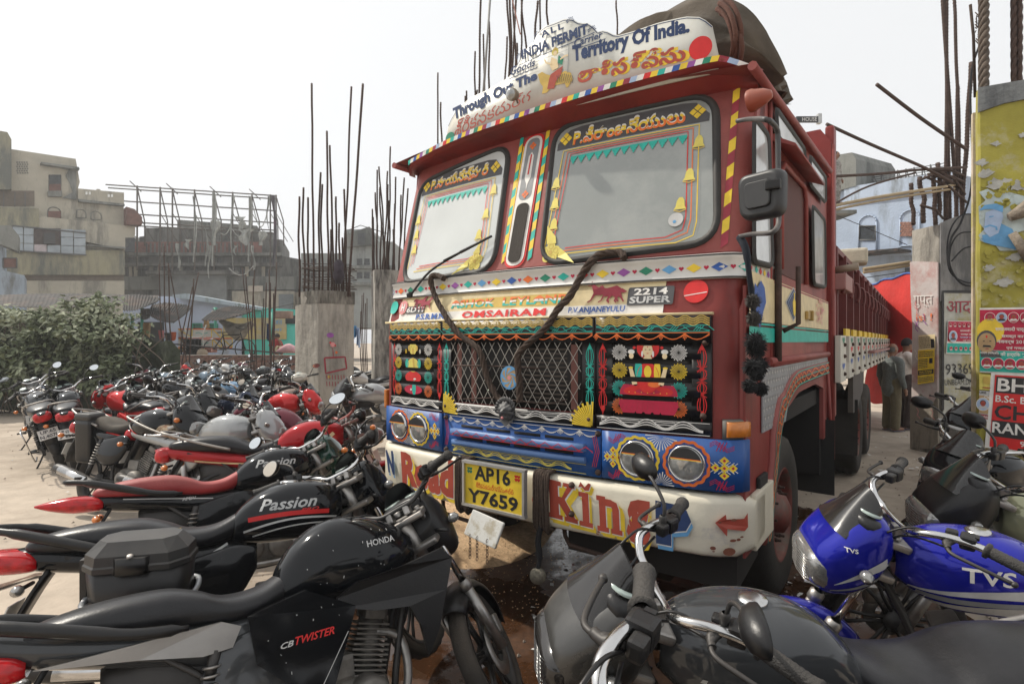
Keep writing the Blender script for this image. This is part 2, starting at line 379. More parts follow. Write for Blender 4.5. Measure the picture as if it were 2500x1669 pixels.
# vent panel
vq = [(-.098, 2.85), (.032, 2.85), (.028, 2.04), (-.10, 2.04)]
P.up(); P.poly('red', rquad([(p[0]+dx, p[1]+dz) for p, dx, dz in zip(vq, (-.012, .012, .012, -.012), (.012, .012, -.012, -.012))], .07)); P.up()
P.line('yellow', [(-.108, 2.10), (-.108, 2.4), (-.106, 2.8)], .008); P.up()
P.poly('white', rquad(vq, .065)); P.up()
P.poly('grey', rquad([(-.080, 2.835), (.014, 2.835), (.011, 2.44), (-.081, 2.44)], .045)); P.up()
P.poly('white', [(-.052, 2.72), (-.033, 2.745), (-.015, 2.72), (-.012, 2.58), (-.028, 2.54), (-.033, 2.50), (-.038, 2.54), (-.057, 2.58)]); P.up(); P.line('red', [(-.033, 2.73), (-.035, 2.60)], .010)
for z in (2.785, 2.475):
    for dx, dz in ((0, .014), (0, -.014), (.014, 0), (-.014, 0)): P.diamond('orange', (-.033+dx, z+dz), .012, .012)
P.out('cab_stripe', truck)
m = MB(); m.slab(rquad([(-.078, 2.42), (.010, 2.42), (.008, 2.06), (-.080, 2.06)], .04), .004, lambda a, z, d: mpF(a, z, .016-d)); part('vent_mesh', m, mat('vent mesh', (.035,.028,.022), .8, bump=.6, bs=250), truck)
# ---- visor + roof
LIP = [(-1.23, 2.855), (-1.12, 2.865), (-.62, 2.912), (0, 2.928), (.46, 2.946), (.83, 2.956), (1.04, 2.960), (1.13, 2.945), (1.235, 2.905)]
lip = smooth(LIP, 5)
def lipv(u): return .07+.077*u*u+max(0, abs(u)-1.08)*.8
m = MB(); rr = []
for u, z in lip:
    b = .077*u*u; lv = lipv(u)
    rr.append([V((u*.975, b+.235, 2.86)), V((u*.98, b+.19, 2.875)), V((u*.99, lv+.05, z-.02)), V((u, lv, z-.012)), V((u, lv-.004, z)), V((u, lv+.002, z+.020)), V((u*.998, lv+.05, z+.032))])
m.rings(rr, closed_ring=False, cap=False); part('visor', m, RED, truck)
m = MB()
def roofz(u, v): return 2.945+.032*max(0, v)-.05*u*u+.02
m.grid(lambda s, t: V(((-1.23+2.46*s), .16+2.6*t, roofz(-1.23+2.46*s, .16+2.6*t))), 12, 12)
for sg in (-1, 1):
    m.tube([(sg*1.225, .15, 2.88), (sg*1.232, .5, 2.885), (sg*1.235, 1.5, 2.945), (sg*1.235, 2.72, 3.02)], .022, 8)
part('roof', m, PINK, truck)
P = Paint(lambda a, z, o: V((a, lipv(a)-.006-o, z)), .0)
lz = lambda u: next(z0+(z1-z0)*(u-u0)/(u1-u0) for (u0, z0), (u1, z1) in zip(lip, lip[1:]) if u <= u1+1e-6)
cs = ['white', 'red', 'yellow', 'teal', 'white', 'blue', 'yellow', 'purple', 'white', 'green', 'yellow', 'maroon', 'lblue']
u = -1.2; i = 0
while u < 1.16:
    P.poly(cs[i % 13], [(u, lz(u)-.010), (u+.036, lz(u+.036)-.010), (u+.046, lz(u+.046)+.018), (u+.010, lz(u+.010)+.018)]); u += .036; i += 1
P.out('visor_trim', truck)
# ---- side skin with wheel arch, traced
arch = [sdp(*p) for p in ((1910,1140),(1922,1068),(1934,1022),(1944,985),(1952,965),(1975,952),(2000,945),(2014,940))]
side = [(.085, .72)]+[(.085, 1.2), (.085, 1.75), (.30, 2.1), (.36, 2.9), (2.80, 3.02), (2.80, .80), (2.62, .80), (2.62, 1.22), (2.2, 1.28), (1.5, 1.27), (1.12, 1.2), (.86, 1.02), (.72, .72)]
m = MB(); m.slab(side, .03, mpS); part('cab_side', m, PINK, truck)
m = MB(); m.slab(side, .03, lambda v, z, d: V((-1.2+d, v, z))); m.box((0, 2.79, 1.9), (2.36, .03, 2.2)); part('cab_back', m, RED, truck)
low = MB(); low.slab([(.082, .62), (.082, 1.86), (.60, 1.9), (.60, 1.47), (2.72, 1.475), (2.76, 1.40), (2.1, 1.42), (1.5, 1.40), (1.0, 1.33), (.74, 1.12), (.56, .62)], .012, lambda v, z, d: V((1.212-d, v, z))); part('lower_skirt', low, RED, truck)
# wheel arch lip with orange scrollwork, dark well
AR = smooth([(.50,.60),(.62,.86),(.74,1.08),(.90,1.22),(1.2,1.31),(1.6,1.33),(2.66,1.34)], 5)
m = MB(); m.rings([[V((1.235, v, z)), V((1.235, v-.13*(1 if z < 1.2 else .25), z+.10*(0 if z < 1.0 else 1))), V((1.205, v-.14*(1 if z < 1.2 else .25), z+.10*(0 if z < 1.0 else 1))), V((1.205, v, z))] for v, z in AR], cap=True); part('wheel_arch', m, PINK, truck)
P = Paint(lambda v, z, o: V((1.237+o, v, z)), .002)
def archline(f, amp, off, n=90):
    o = []
    for i in range(n+1):
        t = i/n*(len(AR)-1); k = min(int(t), len(AR)-2); fr = t-k; v = AR[k][0]*(1-fr)+AR[k+1][0]*fr; z = AR[k][1]*(1-fr)+AR[k+1][1]*fr
        d = off+amp*sin(f*i/n*2*pi); o.append((v-d*(1 if z < 1.2 else .25), z+d*(0 if z < 1.0 else 1)))
    return o
P.line('orange', archline(11, .03, .05), .010); P.line('orange', archline(11, -.03, .05), .010); P.line('teal', archline(1, 0, .05), .006); P.line('teal', archline(1, 0, .012), .007); P.line('teal', archline(1, 0, .092), .006)
P.out('arch_scroll', truck)
m = MB(); m.slab([(.10,.45),(.5,.5),(.86,1.20),(2.62,1.30),(2.62,.5),(2.9,.45),(2.9,1.5),(.10,1.5)], .9, lambda v, z, d: V((1.17-d, v, z))); m.box((.2, 1.6, 1.15), (1.9, 2.6, .12)); m.box((0, 1.2, .95), (1.7, .9, .5)); part('chassis', m, DRK, truck)
# embossed grey panel, door, windows, ledge
P = Paint(lambda v, z, o: V((1.212+o, v, z)), .003)
gq = [sdp(*p, 1.215) for p in ((1870,898),(2018,869),(2018,888),(1990,893),(1955,905),(1935,925),(1925,960),(1915,1028),(1858,1056),(1858,900))]
m = MB(); m.slab(gq, .006, lambda v, z, d: V((1.222-d, v, z))); gp = part('chequer_panel', m, mat('chequered aluminium', (.30,.31,.33), .5, .4, var=.2, vs=5, dust=.3), truck)
bd = MB()
vv = [g[0] for g in gq]; 
for i in range(40):
    for j in range(30):
        v, z = .10+i*.065+(j % 2)*.032, .95+j*.045-.0
        inside = False; n = len(gq)
        for k in range(n):
            (xa, ya), (xb, yb) = gq[k], gq[k-1]
            if (ya > z) != (yb > z) and v < (xb-xa)*(z-ya)/(yb-ya)+xa: inside = not inside
        if inside: bd.add([V((1.2225, v-.012, z)), V((1.2255, v, z+.016)), V((1.2225, v+.012, z)), V((1.2255, v, z-.016))], [(0, 1, 2, 3)])
part('chequer_stud', bd, ALU, truck, kind='stuff')
m = MB(); m.tube([(1.222, .50, 1.50), (1.222, 2.70, 1.50)], .022, 8); m.tube([(1.21, .60, 1.47), (1.21, .60, 2.88)], .012, 6); m.tube([(1.22, .60, 1.48), (1.22, 2.66, 1.485)], .012, 6); part('belt_rail', m, PINK, truck)
door = [(.66, 1.515), (.66, 2.72), (1.62, 2.76), (1.62, 1.515)]
m = MB(); m.slab(door, .02, lambda v, z, d: V((1.222-d, v, z))); dr = part('door', m, PINK, truck)
def swin(q, r, glass, nm='side_window', label=None, par=truck):
    o = rquad(q, r); m = MB(); c = 1.226
    m.rings([[V((c+h, v, z)) for v, z in L] for L, h in ((o, 0), (rquad(q, r*.9, inset=.012), .016), (rquad(q, r*.7, inset=.03), .004))], cap=False)
    s = part('window_seal', m, RUB, par); m = MB(); m.slab(rquad(q, r*.7, inset=.028), .004, lambda v, z, d: V((c+.003-d, v, z))); part(nm, m, glass, par, label)
swin([(.14, 2.66), (.47, 2.66), (.56, 1.98), (.14, 1.96)], .07, GLD, label='quarter window behind the mirror')
swin([(.62, 2.86), (1.52, 2.885), (1.56, 2.72), (.66, 2.70)], .05, GLD, label='narrow upper window over the door')
swin([(1.72, 2.90), (2.5, 2.93), (2.5, 2.70), (1.74, 2.68)], .05, GLD, label='narrow upper window at the rear of the cab')
swin([(1.82, 2.58), (2.45, 2.58), (2.5, 2.02), (1.88, 2.00)], .08, GLD, label='rear side window with coloured reflections')
m = MB(); m.slab(rquad([(.74, 2.58), (1.52, 2.60), (1.54, 1.98), (.76, 1.98)], .08), .006, lambda v, z, d: V((1.226-d, v, z))); part('door_opening', m, mat('dark red cab interior', (.075,.010,.008), .6), dr)
m = MB(); m.tube([(1.235, .74, 2.0), (1.235, .74, 2.52), (1.235, .80, 2.59), (1.235, 1.46, 2.61), (1.235, 1.53, 2.54), (1.235, 1.545, 1.98)], .016, 8); part('door_frame', m, PINK, dr)
m = MB(); m.rings([[V((1.21, v, z+.0)), V((1.33, v, z-.07)), V((1.33, v, z-.085)), V((1.21, v, z-.03))] for v, z in ((.60, 2.70), (1.66, 2.73))]); part('rain_ledge', m, PINK, truck)
P = Paint(lambda v, z, o: V((1.2225+o, v, z)), .002)
v0, v1 = .08, 2.72
def band(c, za, zb, x0=v0, x1=v1, fr=0): P.poly(c, [(x0, za), (x1, za), (x1, zb), (x0, zb)])
band('cream', 1.70, 1.93, .10, 2.70); band('teal', 1.60, 1.675, .10, 2.70); P.up(); band('teal', 1.685, 1.695, .10, 2.70); band('maroon', 1.915, 1.925, .62, 2.7); P.up()
P.diamond('ltgrey', (1.15, 1.83), .24, .105); P.up(); P.diamond('navy', (1.15, 1.83), .215, .094); P.up(); P.diamond('lblue', (1.15, 1.83), .19, .082); P.up(); P.diamond('navy', (1.15, 1.83), .18, .077); P.up()
P.poly('yellow', [(1.12, 1.77), (1.10, 1.84), (1.14, 1.87), (1.13, 1.90), (1.17, 1.90), (1.17, 1.86), (1.21, 1.84), (1.20, 1.79), (1.17, 1.755)])
for i in range(26): 
    a = random.random()*6.28; r_ = random.random()**.5; P.line('pink', [(2.2+.22*r_*cos(a), 1.82+.10*r_*sin(a)), (2.2+.22*r_*cos(a)+.04, 1.82+.10*r_*sin(a)+.02), (2.2+.22*r_*cos(a)+.07, 1.82+.10*r_*sin(a)-.01)], .010)
P.poly('blue', [(.20, 1.74), (.16, 1.80), (.17, 1.88), (.22, 1.86), (.29, 1.90), (.37, 1.87), (.40, 1.80), (.34, 1.75), (.30, 1.70), (.27, 1.66), (.24, 1.70)])
P.out('side_painting', truck)
m = MB(); m.box((1.235, 1.62, 1.78), (.02, .10, .055), bev=.005); m.box((1.245, 1.70, 1.78), (.03, .03, .07), bev=.006); part('door_lock', m, mat('brass', (.45,.30,.10), .4, .6, dust=.3), dr)
m = MB(); m.tube([(1.24, .645, 1.5), (1.24, .64, 2.2)], .018, 8); m.tube([(1.26, .66, 1.66), (1.33, .68, 1.70), (1.33, .68, 2.0)], .013, 8); part('grab_bar', m, RUST, truck)
# ---- trim strip round the cab
m = MB(); m.rings([[mpF(a, z, h) for a in aa[2:-1]+[1.6, 1.78]] for z, h in ((1.897, .004), (1.897, .014), (1.908, .018), (1.912, .012), (1.935, .012), (1.99, .012), (2.0, .020), (2.012, .016), (2.02, .004))], closed_ring=False, cap=False); part('trim_strip', m, mat('white trim metal', (.60,.59,.56), .35, .2, var=.08, dust=.25), truck)
P = Paint(mpF, .022)
for z in (1.903, 2.008): P.line('black', [(a, z) for a in aa[3:-2]+[1.5, 1.75]], .007)
P.off = .014; cs = ['blue', 'orange', 'green', 'teal', 'red', 'yellow', 'purple', 'teal', 'sky', 'yellow', 'blue', 'orange', 'green', 'teal', 'red', 'yellow', 'purple', 'green', 'sky', 'yellow', 'blue', 'teal', 'green', 'red']
for i in range(22):
    a = -1.15+i*.1125; P.diamond(cs[i], (a, 1.951), .036, .021); P.heart('crimson', (a+.056, 1.951), .022)
for i in range(5): P.diamond(cs[i+3], (1.36+i*.085, 1.951), .03, .021)
P.out('trim_motif', truck)
# ---- cream nose band with badges and names
P = Paint(mpF, .004)
def fq(pts, vf=Vf): return [onp(*p, vf) for p in pts]
def Qz(px0, px1, z0, z1): # quad between pixel columns at constant heights
    a0 = onp(px0, 730)[0]; a1 = onp(px1, 730)[0]; return [(a0, z1), (a1, z1), (a1, z0), (a0, z0)]
n = 10
for i in range(n):
    a0, a1 = -1.15+i*.2010, -1.15+(i+1)*.2010
    P.poly('cream', [(a0, 1.79), (a1, 1.79), (a1, 1.896), (a0, 1.896)]); P.poly('white', [(a0, 1.738), (a1, 1.738), (a1, 1.79), (a0, 1.79)])
P.up()
for i in range(4): a0 = -.40+i*.19; P.poly('gold', [(a0, 1.80), (a0+.19, 1.80), (a0+.19, 1.862), (a0, 1.862)])
P.up()
vs, fs, _ = text2d('ASHOK  LEYLAND', bold=.03, sp=1.05)
q = Qz(1107, 1392, 1.808, 1.858)
for c, lo_, hi_ in (('teal', 0, 1), ('white', .36, 1), ('orange', .62, 1)):
    P.raw(c, [bil(q, a, max(lo_, min(hi_, b))) for a, b in vs], fs); P.up(.0008)
P.text('red', 'OMSAIRAM', Qz(1138, 1340, 1.745, 1.786), bold=.035, sp=1.1)
P.text('blue', 'P.S.R.M.N.', Qz(1028, 1100, 1.745, 1.783), bold=.03); P.text('blue', 'P.V.ANJANEYULU', Qz(1394, 1530, 1.745, 1.783), bold=.02)
q = Qz(1533, 1645, 1.782, 1.873); P.poly('dgrey', rquad(q, .012)); P.up(); a0, a1 = q[0][0], q[1][0]
P.text('white', '2214', [(a0+.03, 1.867), (a1-.03, 1.867), (a1-.03, 1.833), (a0+.03, 1.833)], bold=.03); P.text('ltgrey', 'SUPER', [(a0+.012, 1.826), (a1-.012, 1.826), (a1-.012, 1.792), (a0+.012, 1.792)], bold=.03)
q = Qz(1001, 1044, 1.79, 1.838); P.poly('dgrey', rquad(q, .008)); P.up(); P.text('white', '6DTI', [(q[0][0]+.008, 1.833), (q[1][0]-.006, 1.833), (q[1][0]-.006, 1.797), (q[0][0]+.008, 1.797)], bold=.03)
P.disc('red', (onp(1690, 700)[0]+.02, 1.84), .055, 24); P.up(); P.line('white', [(onp(1690, 700)[0]-.03, 1.82), (onp(1690, 700)[0]+.07, 1.835)], .004)
P.disc('teal', (-1.10, 1.84), .05, 20, .045); x = -.985; P.disc('pink', (x, 1.835), .05, 8); P.up(); P.text('white', 'H', [(x-.02, 1.86), (x+.02, 1.86), (x+.02, 1.81), (x-.02, 1.81)], bold=.05)
def horse(x, z, s, fl, c='maroon'):
    b = [(-.5,.28),(-.42,.33),(-.3,.3),(-.1,.26),(.15,.28),(.3,.36),(.42,.5),(.5,.46),(.58,.40),(.56,.36),(.44,.36),(.38,.22),(.34,.12),(.42,-.1),(.52,-.16),(.5,-.2),(.38,-.13),(.28,.05),(.1,.04),(-.1,.06),(-.2,.02),(-.12,-.14),(-.22,-.24),(-.24,-.2),(-.2,-.12),(-.3,.02),(-.38,-.04),(-.5,-.2),(-.54,-.17),(-.44,.0),(-.38,.18),(-.5,.16),(-.62,.2)]
    P.poly(c, [(x+fl*p[0]*s, z+p[1]*s) for p in b])
horse(-.80, 1.845, .13, 1); horse(-.74, 1.835, .12, 1); horse(onp(1475, 720)[0], 1.835, .16, -1); horse(onp(1495, 720)[0], 1.828, .13, -1)
P.out('nose_lettering', truck)
# ---- black front panel: three borders, louvres with the painted figures, mesh grille
W1 = 1.085; A = .526
def fslab(name, pts, h0, h1, mt, par=truck, nseg=10, **k):
    """plate over the bow: pts = (a0, z0, a1, z1)"""
    a0, z0, a1, z1 = pts; m = MB()
    prof = ((z0, h0), (z0, h1), (z1, h1), (z1, h0)); m.rings([[mpF(a0+(a1-a0)*i/nseg, z, h) for z, h in prof] for i in range(nseg+1)]); return part(name, m, mt, par, **k)
m = MB()
fslab('nose_ledge', (-1.15, 1.728, 1.09, 1.74), 0, .03, pcol('cream'))
for a0, a1 in ((-W1, -A-.003), (-A+.003, A-.003), (A+.003, W1)):
    fslab('header_panel', (a0, 1.60, a1, 1.724), .002, .03, BLK)
for a0, a1 in ((-W1, -A-.003), (A+.003, W1)):
    fslab('footer_panel', (a0, 1.168, a1, 1.235), .002, .02, BLK)
fslab('footer_panel', (-A+.003, 1.168, A-.003, 1.235), .002, .03, BLK)
for sg in (-1, 1):
    e0, e1 = (A+.003, W1) if sg > 0 else (-W1, -A-.003)
    fr = fslab('louvre_frame', (e0, 1.235, e0+.09, 1.60), .002, .016, BLK); fslab('louvre_frame', (e1-.09, 1.235, e1, 1.60), .002, .016, BLK)
    fslab('louvre_backing', (e0+.085, 1.235, e1-.085, 1.60), .001, .003, DRK)  # dark backing plate, shade between the louvres put into its colour
    for k in range(4):
        z = 1.262+k*.088; m = MB(); n = 8; a0, a1 = e0+.05, e1-.05
        m.rings([[mpF(a0+(a1-a0)*i/n, z-.005+dz, h) for dz, h in ((0, .004), (0, .022), (.066, .014), (.070, .002))] for i in range(n+1)]); part('louvre', m, BLK, truck)
P = Paint(mpF, .0325)
def wave(c, a0, a1, z, amp, per, wd, n=8, ph=0):
    k = max(2, int((a1-a0)/per*n)); P.line(c, [(a0+(a1-a0)*i/k, z+amp*cos(2*pi*((a1-a0)*i/k)/per+ph)) for i in range(k+1)], wd)
for a0, a1 in ((-W1+.01, -A-.01), (-A+.01, A-.01), (A+.01, W1-.01)):
    for k in range(4): wave('gold', a0, a1, 1.688+k*.010, .0075, .072, .0052, 10)
    P.line('teal', [(a0, 1.680), ((a0+a1)/2, 1.680), (a1, 1.680)], .003); P.line('teal', [(a0, 1.652), ((a0+a1)/2, 1.652), (a1, 1.652)], .003)
    wave('teal', a0, a1, 1.666, .010, .155, .003, 12)
    x = a0+.03
    while x < a1-.04:
        for d in (0, .012, .024): P.line('teal', [(x+d, 1.656), (x+d+.02, 1.676)], .003)
        P.line('teal', [(x+.065, 1.676), (x+.09, 1.656)], .003); x += .11
    P.line('orange', [(a0, 1.646), ((a0+a1)/2, 1.646), (a1, 1.646)], .0035); x = a0
    while x < a1-.05:
        per = (a1-a0)/round((a1-a0)/.11)
        P.line('orange', [(x+per*t/6, 1.642-.028*sin(pi*t/6)) for t in range(7)], .004); P.line('orange', [(x+per*t/6, 1.636-.020*sin(pi*t/6)) for t in range(7)], .003)
        for d in (-.014, -.007, 0, .007, .014): P.line('orange', [(x+d*.2, 1.643), (x+d, 1.612+abs(d))], [.002, .004])
        x += per
# footer waves
def topo(c, a0, a1, z0, z1, off, per=.17):
    P.off = off; h = z1-z0; x = a0; i = 0
    P.line(c, [(a0+(a1-a0)*k/8, z0+.004) for k in range(9)], .0028); P.line(c, [(a0+(a1-a0)*k/8, z1-.004) for k in range(9)], .0028)
    while x < a1-per*.6:
        for k in range(3):
            P.line(c, [(x+per*t/12, z0+.010+h*(.22+.30*(1-cos(2*pi*t/12)))*(1-.25*k)+ (k*.0)) for t in range(13) if a0 < x+per*t/12 < a1], .0045)
        P.line(c, [(x+per*.5+.03*cos(a)*(1.1), z0+h*.20+.010*sin(a)) for a in [2*pi*t/10 for t in range(11)]], .0028) if 0 else None
        P.line(c, [(x+(per*.30*cos(a)), z1-.017+(.009+.004*cos(2*a))*sin(a)) for a in [2*pi*t/12 for t in range(13)] if x+per*.3*cos(a) > a0], .0028)
        x += per
topo('white', A+.01, W1-.01, 1.170, 1.233, .0225); topo('white', -W1+.01, -A-.01, 1.170, 1.233, .0225); topo('white', -A+.12, A-.12, 1.170, 1.233, .0325)
P.off = .0325
for sg in (-1, 1): P.burst('yellow', (sg*(A-.01), 1.172), .13, 14, .05, a0=(0 if sg < 0 else pi/2), a1=(pi/2 if sg < 0 else pi), wd=.045)
# spindles
def spindle(c, a, off):
    P.off = off
    for z, h in ((1.53, .06), (1.455, .03), (1.39, .03), (1.31, .06)):
        for s in (-1, -.45, .45, 1): P.line(c, [(a+s*.020*sin(pi*t/8), z-h+2*h*t/8) for t in range(9)], .004)
    for z in (1.48, 1.425, 1.36): P.line(c, [(a-.022, z+.012), (a+.022, z-.012)], .003); P.line(c, [(a-.022, z-.012), (a+.022, z+.012)], .003)
    P.poly(c, [(a-.010, 1.285), (a+.010, 1.285), (a, 1.235)]); P.poly(c, [(a-.008, 1.565), (a+.008, 1.565), (a, 1.60)])
spindle('red', W1-.045, .0185); spindle('red', A+.04, .0185); spindle('teal', A-.03, .02); spindle('red', -W1+.045, .0185); spindle('teal', -A+.03, .02); spindle('red', -A-.035, .0185)
# rayed discs on the louvres
for sg, xs in ((1, (.655, .938)), (-1, (-.985, -.665))):
    for k, c in enumerate(('orange', 'teal', 'yellow', 'white')):
        for x in xs: P.off = .0235; P.burst(c, (x, 1.288+k*.088), .040, 30, .1, wd=.052)
# seated painted figure, cut by the louvres as in the photo
def figure(x, kind):
    def pc(c, pts):  # clip to the four louvres
        for k in range(4):
            z0, z1 = 1.258+k*.088, 1.258+k*.088+.064; out = pts
            for lim, sgn in ((z0, 1), (z1, -1)):
                r = []
                for i in range(len(out)):
                    p, q = out[i-1], out[i]; ip, iq = sgn*(p[1]-lim) >= 0, sgn*(q[1]-lim) >= 0
                    if ip != iq: t = (lim-p[1])/(q[1]-p[1]); r.append((p[0]+(q[0]-p[0])*t, lim))
                    if iq: r.append(q)
                out = r
            if len(out) > 2: P.poly(c, out)
    def el(c, cx, cz, rx, rz, n=18): pc(c, [(x+cx+rx*cos(2*pi*i/n), cz+rz*sin(2*pi*i/n)) for i in range(n)])
    P.off = .0235
    if kind:
        el('red', 0, 1.575, .055, .055, 16); P.up(.0008)
        for i in range(9): el('red', .066*cos(pi*i/8), 1.575+.05*sin(pi*i/8), .008, .008, 8)
        for k in range(9): a = pi+pi*k/8; el('crimson', .11*cos(a), 1.325, .032, .075, 10)
        el('crimson', 0, 1.30, .145, .035); P.up(.0008); el('red', 0, 1.365, .12, .030); P.up(.0008)
        el('red', 0, 1.43, .055, .075); el('teal', -.045, 1.47, .018, .05); el('yellow', .045, 1.46, .016, .06); P.up(.0008)
        for s in (-1, 1): pc('skin', [(x+s*.05, 1.40), (x+s*.075, 1.395), (x+s*.092, 1.475), (x+s*.074, 1.475)]); el('skin', s*.08, 1.535, .012, .014, 10); el('white', s*.08, 1.555, .017, .012, 10); el('yellow', s*.083, 1.478, .012, .006, 8)
        el('yellow', 0, 1.46, .018, .03); el('orange', .03, 1.40, .03, .014); P.up(.0008)
        el('skin', 0, 1.562, .024, .034); el('skin', .04, 1.335, .020, .008, 8); el('skin', 0, 1.525, .02, .012); P.up(.0008)
        pc('yellow', [(x-.030, 1.585), (x+.030, 1.585), (x+.022, 1.61), (x+.010, 1.62), (x, 1.655), (x-.010, 1.62), (x-.022, 1.61)]); P.off += .0; P.poly('yellow', [(x-.026, 1.600), (x+.026, 1.600), (x+.012, 1.625), (x, 1.655), (x-.012, 1.625)])
        for s in (-1, 1): el('black', s*.010, 1.566, .005, .002, 6); el('white', s*.026, 1.545, .005, .016, 8)
        el('red', 0, 1.579, .003, .003, 6); el('red', 0, 1.548, .006, .002, 6); pc('dgrey', [(x-.025, 1.585), (x+.025, 1.585), (x+.020, 1.592), (x-.020, 1.592)])
        for k in range(-3, 4): el('yellow', k*.03, 1.358+.002*(k % 2), .003, .002, 6)
        for k in range(-5, 6): pc('maroon', [(x+k*.026-.001, 1.28), (x+k*.026+.001, 1.28), (x+k*.022, 1.315)])
    else:
        el('crimson', 0, 1.29, .095, .03); el('red', 0, 1.37, .085, .04); el('teal', .01, 1.30, .02, .05); P.up(.0008)
        el('lemon', 0, 1.45, .062, .045); el('teal', -.065, 1.46, .018, .03); el('teal', .065, 1.46, .018, .03); el('lemon', 0, 1.56, .038, .045); P.up(.0008)
        pc('gold', [(x-.028, 1.59), (x+.028, 1.59), (x+.012, 1.62), (x, 1.66), (x-.012, 1.62)]); P.poly('gold', [(x-.026, 1.600), (x+.026, 1.600), (x+.012, 1.625), (x, 1.655), (x-.012, 1.625)])
        for s in (-1, 1): el('yellow', -.075, 1.54, .010, .016, 8); el('white', .075, 1.54, .010, .016, 8); el('black', s*.012, 1.57, .004, .002, 6); el('gold', s*.040, 1.56, .012, .02, 10)
        pc('gold', [(x-.010, 1.56), (x+.010, 1.56), (x+.008, 1.50), (x+.018, 1.44), (x+.006, 1.43), (x-.006, 1.50)]); el('white', .02, 1.36, .015, .006, 8); el('white', -.02, 1.29, .01, .008, 8)
figure(.795, 1); figure(-.82, 0)
P.out('panel_painting', truck)
# grille: dark backing plate, radiator fins, wire mesh, badge, lion mask
fslab('grille_backing', (-A+.05, 1.24, A-.05, 1.60), .0, .0008, DRK)  # plate lies on the shell, shade of the recess put into its colour
m = MB(); n = 8
m2 = MB()
for i in range(13): m2.rings([[mpF(.02+.34*j/4, 1.27+i*.024+dz, h) for dz, h in ((0, .001), (.004, .004), (.010, .001))] for j in range(5)], closed_ring=False, cap=False)
part('radiator_fin', m2, mat('radiator', (.07,.055,.045), .7, .3, dust=.4), truck, kind='stuff')
m2.__init__()
for a in (-.42, -.30, .38): m2.rings([[mpF(a+dx, z, h) for dx, h in ((0, .001), (.02, .006), (.04, .001))] for z in (1.25, 1.59)], closed_ring=False, cap=False)
part('grille_bracket', m2, mat('brackets', (.14,.04,.03), .6, dust=.5), truck)
g = MB(); P_ = .062; zz0, zz1 = 1.240, 1.600; aL, aR = -A+.075, A-.075
for k in range(-6, 32):
    for sg in (1, -1):
        pts = []
        for t in range(13):
            z = zz0+(zz1-zz0)*t/12; a = aL+k*P_*1.0+sg*(z-zz0)*.62+(0 if sg > 0 else .36*.62)-.0; a += .004*sin(t*pi)
            if aL-.005 <= a <= aR+.005: pts.append(mpF(a, z, .022))
        if len(pts) > 1: g.tube(pts, .0021, 4, cap=False)
part('wire_mesh', g, mat('galvanised wire', (.42,.40,.36), .4, .7, dust=.3), truck, kind='stuff')
g = MB(); g.tube([mpF(a, z, .026) for a, z in ((-A+.10, 1.46), (-.15, 1.465), (.12, 1.462), (.2, 1.46))], .004, 6); g.tube([mpF(a, z, .026) for a, z in ((-A+.18, 1.262), (-.1, 1.285), (.25, 1.27), (.36, 1.30))], .003, 6); part('loose_wire', g, RUST, truck)
for sg in (-1, 1): fslab('grille_frame', (sg*(A-.035)-.04, 1.235, sg*(A-.035)+.035, 1.60), .002, .018, BLK)
P = Paint(mpF, .030); bc = onp(1251, 921)
P.disc('sky', bc, .062, 30, .066); P.up(); P.disc('tan', bc, .052, 26, .056); P.up(.0008)
for k in range(7): a = k*2*pi/7; P.poly('sky', [(bc[0]+.054*cos(a), bc[1]+.058*sin(a)), (bc[0]+.054*cos(a+.35), bc[1]+.058*sin(a+.35)), (bc[0]+.03*cos(a+1.0), bc[1]+.032*sin(a+1.0)), (bc[0]+.018*cos(a+1.5), bc[1]+.02*sin(a+1.5)), (bc[0]+.026*cos(a+.7), bc[1]+.028*sin(a+.7))])
P.disc('pink', bc, .012, 12); P.out('radiator_badge', truck)
ms = MB(); mc = onp(1250, 1000); c0 = mpF(mc[0], mc[1], .045)
def face(s, t):
    a, b = s*2*pi, t*pi*.5; r = (.052+.012*noise.noise(V((cos(a)*2, sin(a)*2, b*3)))+.008*abs(sin(6*a))*sin(b))*sin(b); h = cos(b)*.045
    x, z = r*cos(a), r*sin(a)*1.05
    h += .018*math.exp(-((x)**2+(z+.004)**2)/.00018)+.012*(math.exp(-((x-.016)**2+(z-.014)**2)/.00006)+math.exp(-((x+.016)**2+(z-.014)**2)/.00006)) - .015*math.exp(-((x)**2/.0004+(z+.024)**2/.00003))
    return c0+V((x, -h, z))
ms.grid(face, 48, 14)
for k in range(11): a = pi*.05+pi*.9*k/10; ms.tube([c0+V((.045*cos(a), -.01, .045*sin(a)+.005)), c0+V((.066*cos(a+.2), -.022, .066*sin(a+.2)+.005)), c0+V((.072*cos(a+.5), -.012, .072*sin(a+.5)+.008))], [.010, .008, .003], 6)
ms.add([c0+V(p) for p in ((-.055, 0, -.02), (.055, 0, -.02), (.045, -.012, -.055), (0, -.02, -.085), (-.045, -.012, -.055))], [(0, 1, 2, 3, 4)])
lm = part('lion_mask', ms, mat('cast mask', (.045,.045,.047), .45, dust=.5, dcol=(.25,.24,.22), dn=20), truck)
ms = MB(); ms.lathe([(0, -.004), (.006, -.003), (.008, .004), (0, .006)], c0+V((0, -.048, -.035)), (0, 1, 0), 10); part('tongue', ms, pcol('pink'), lm)
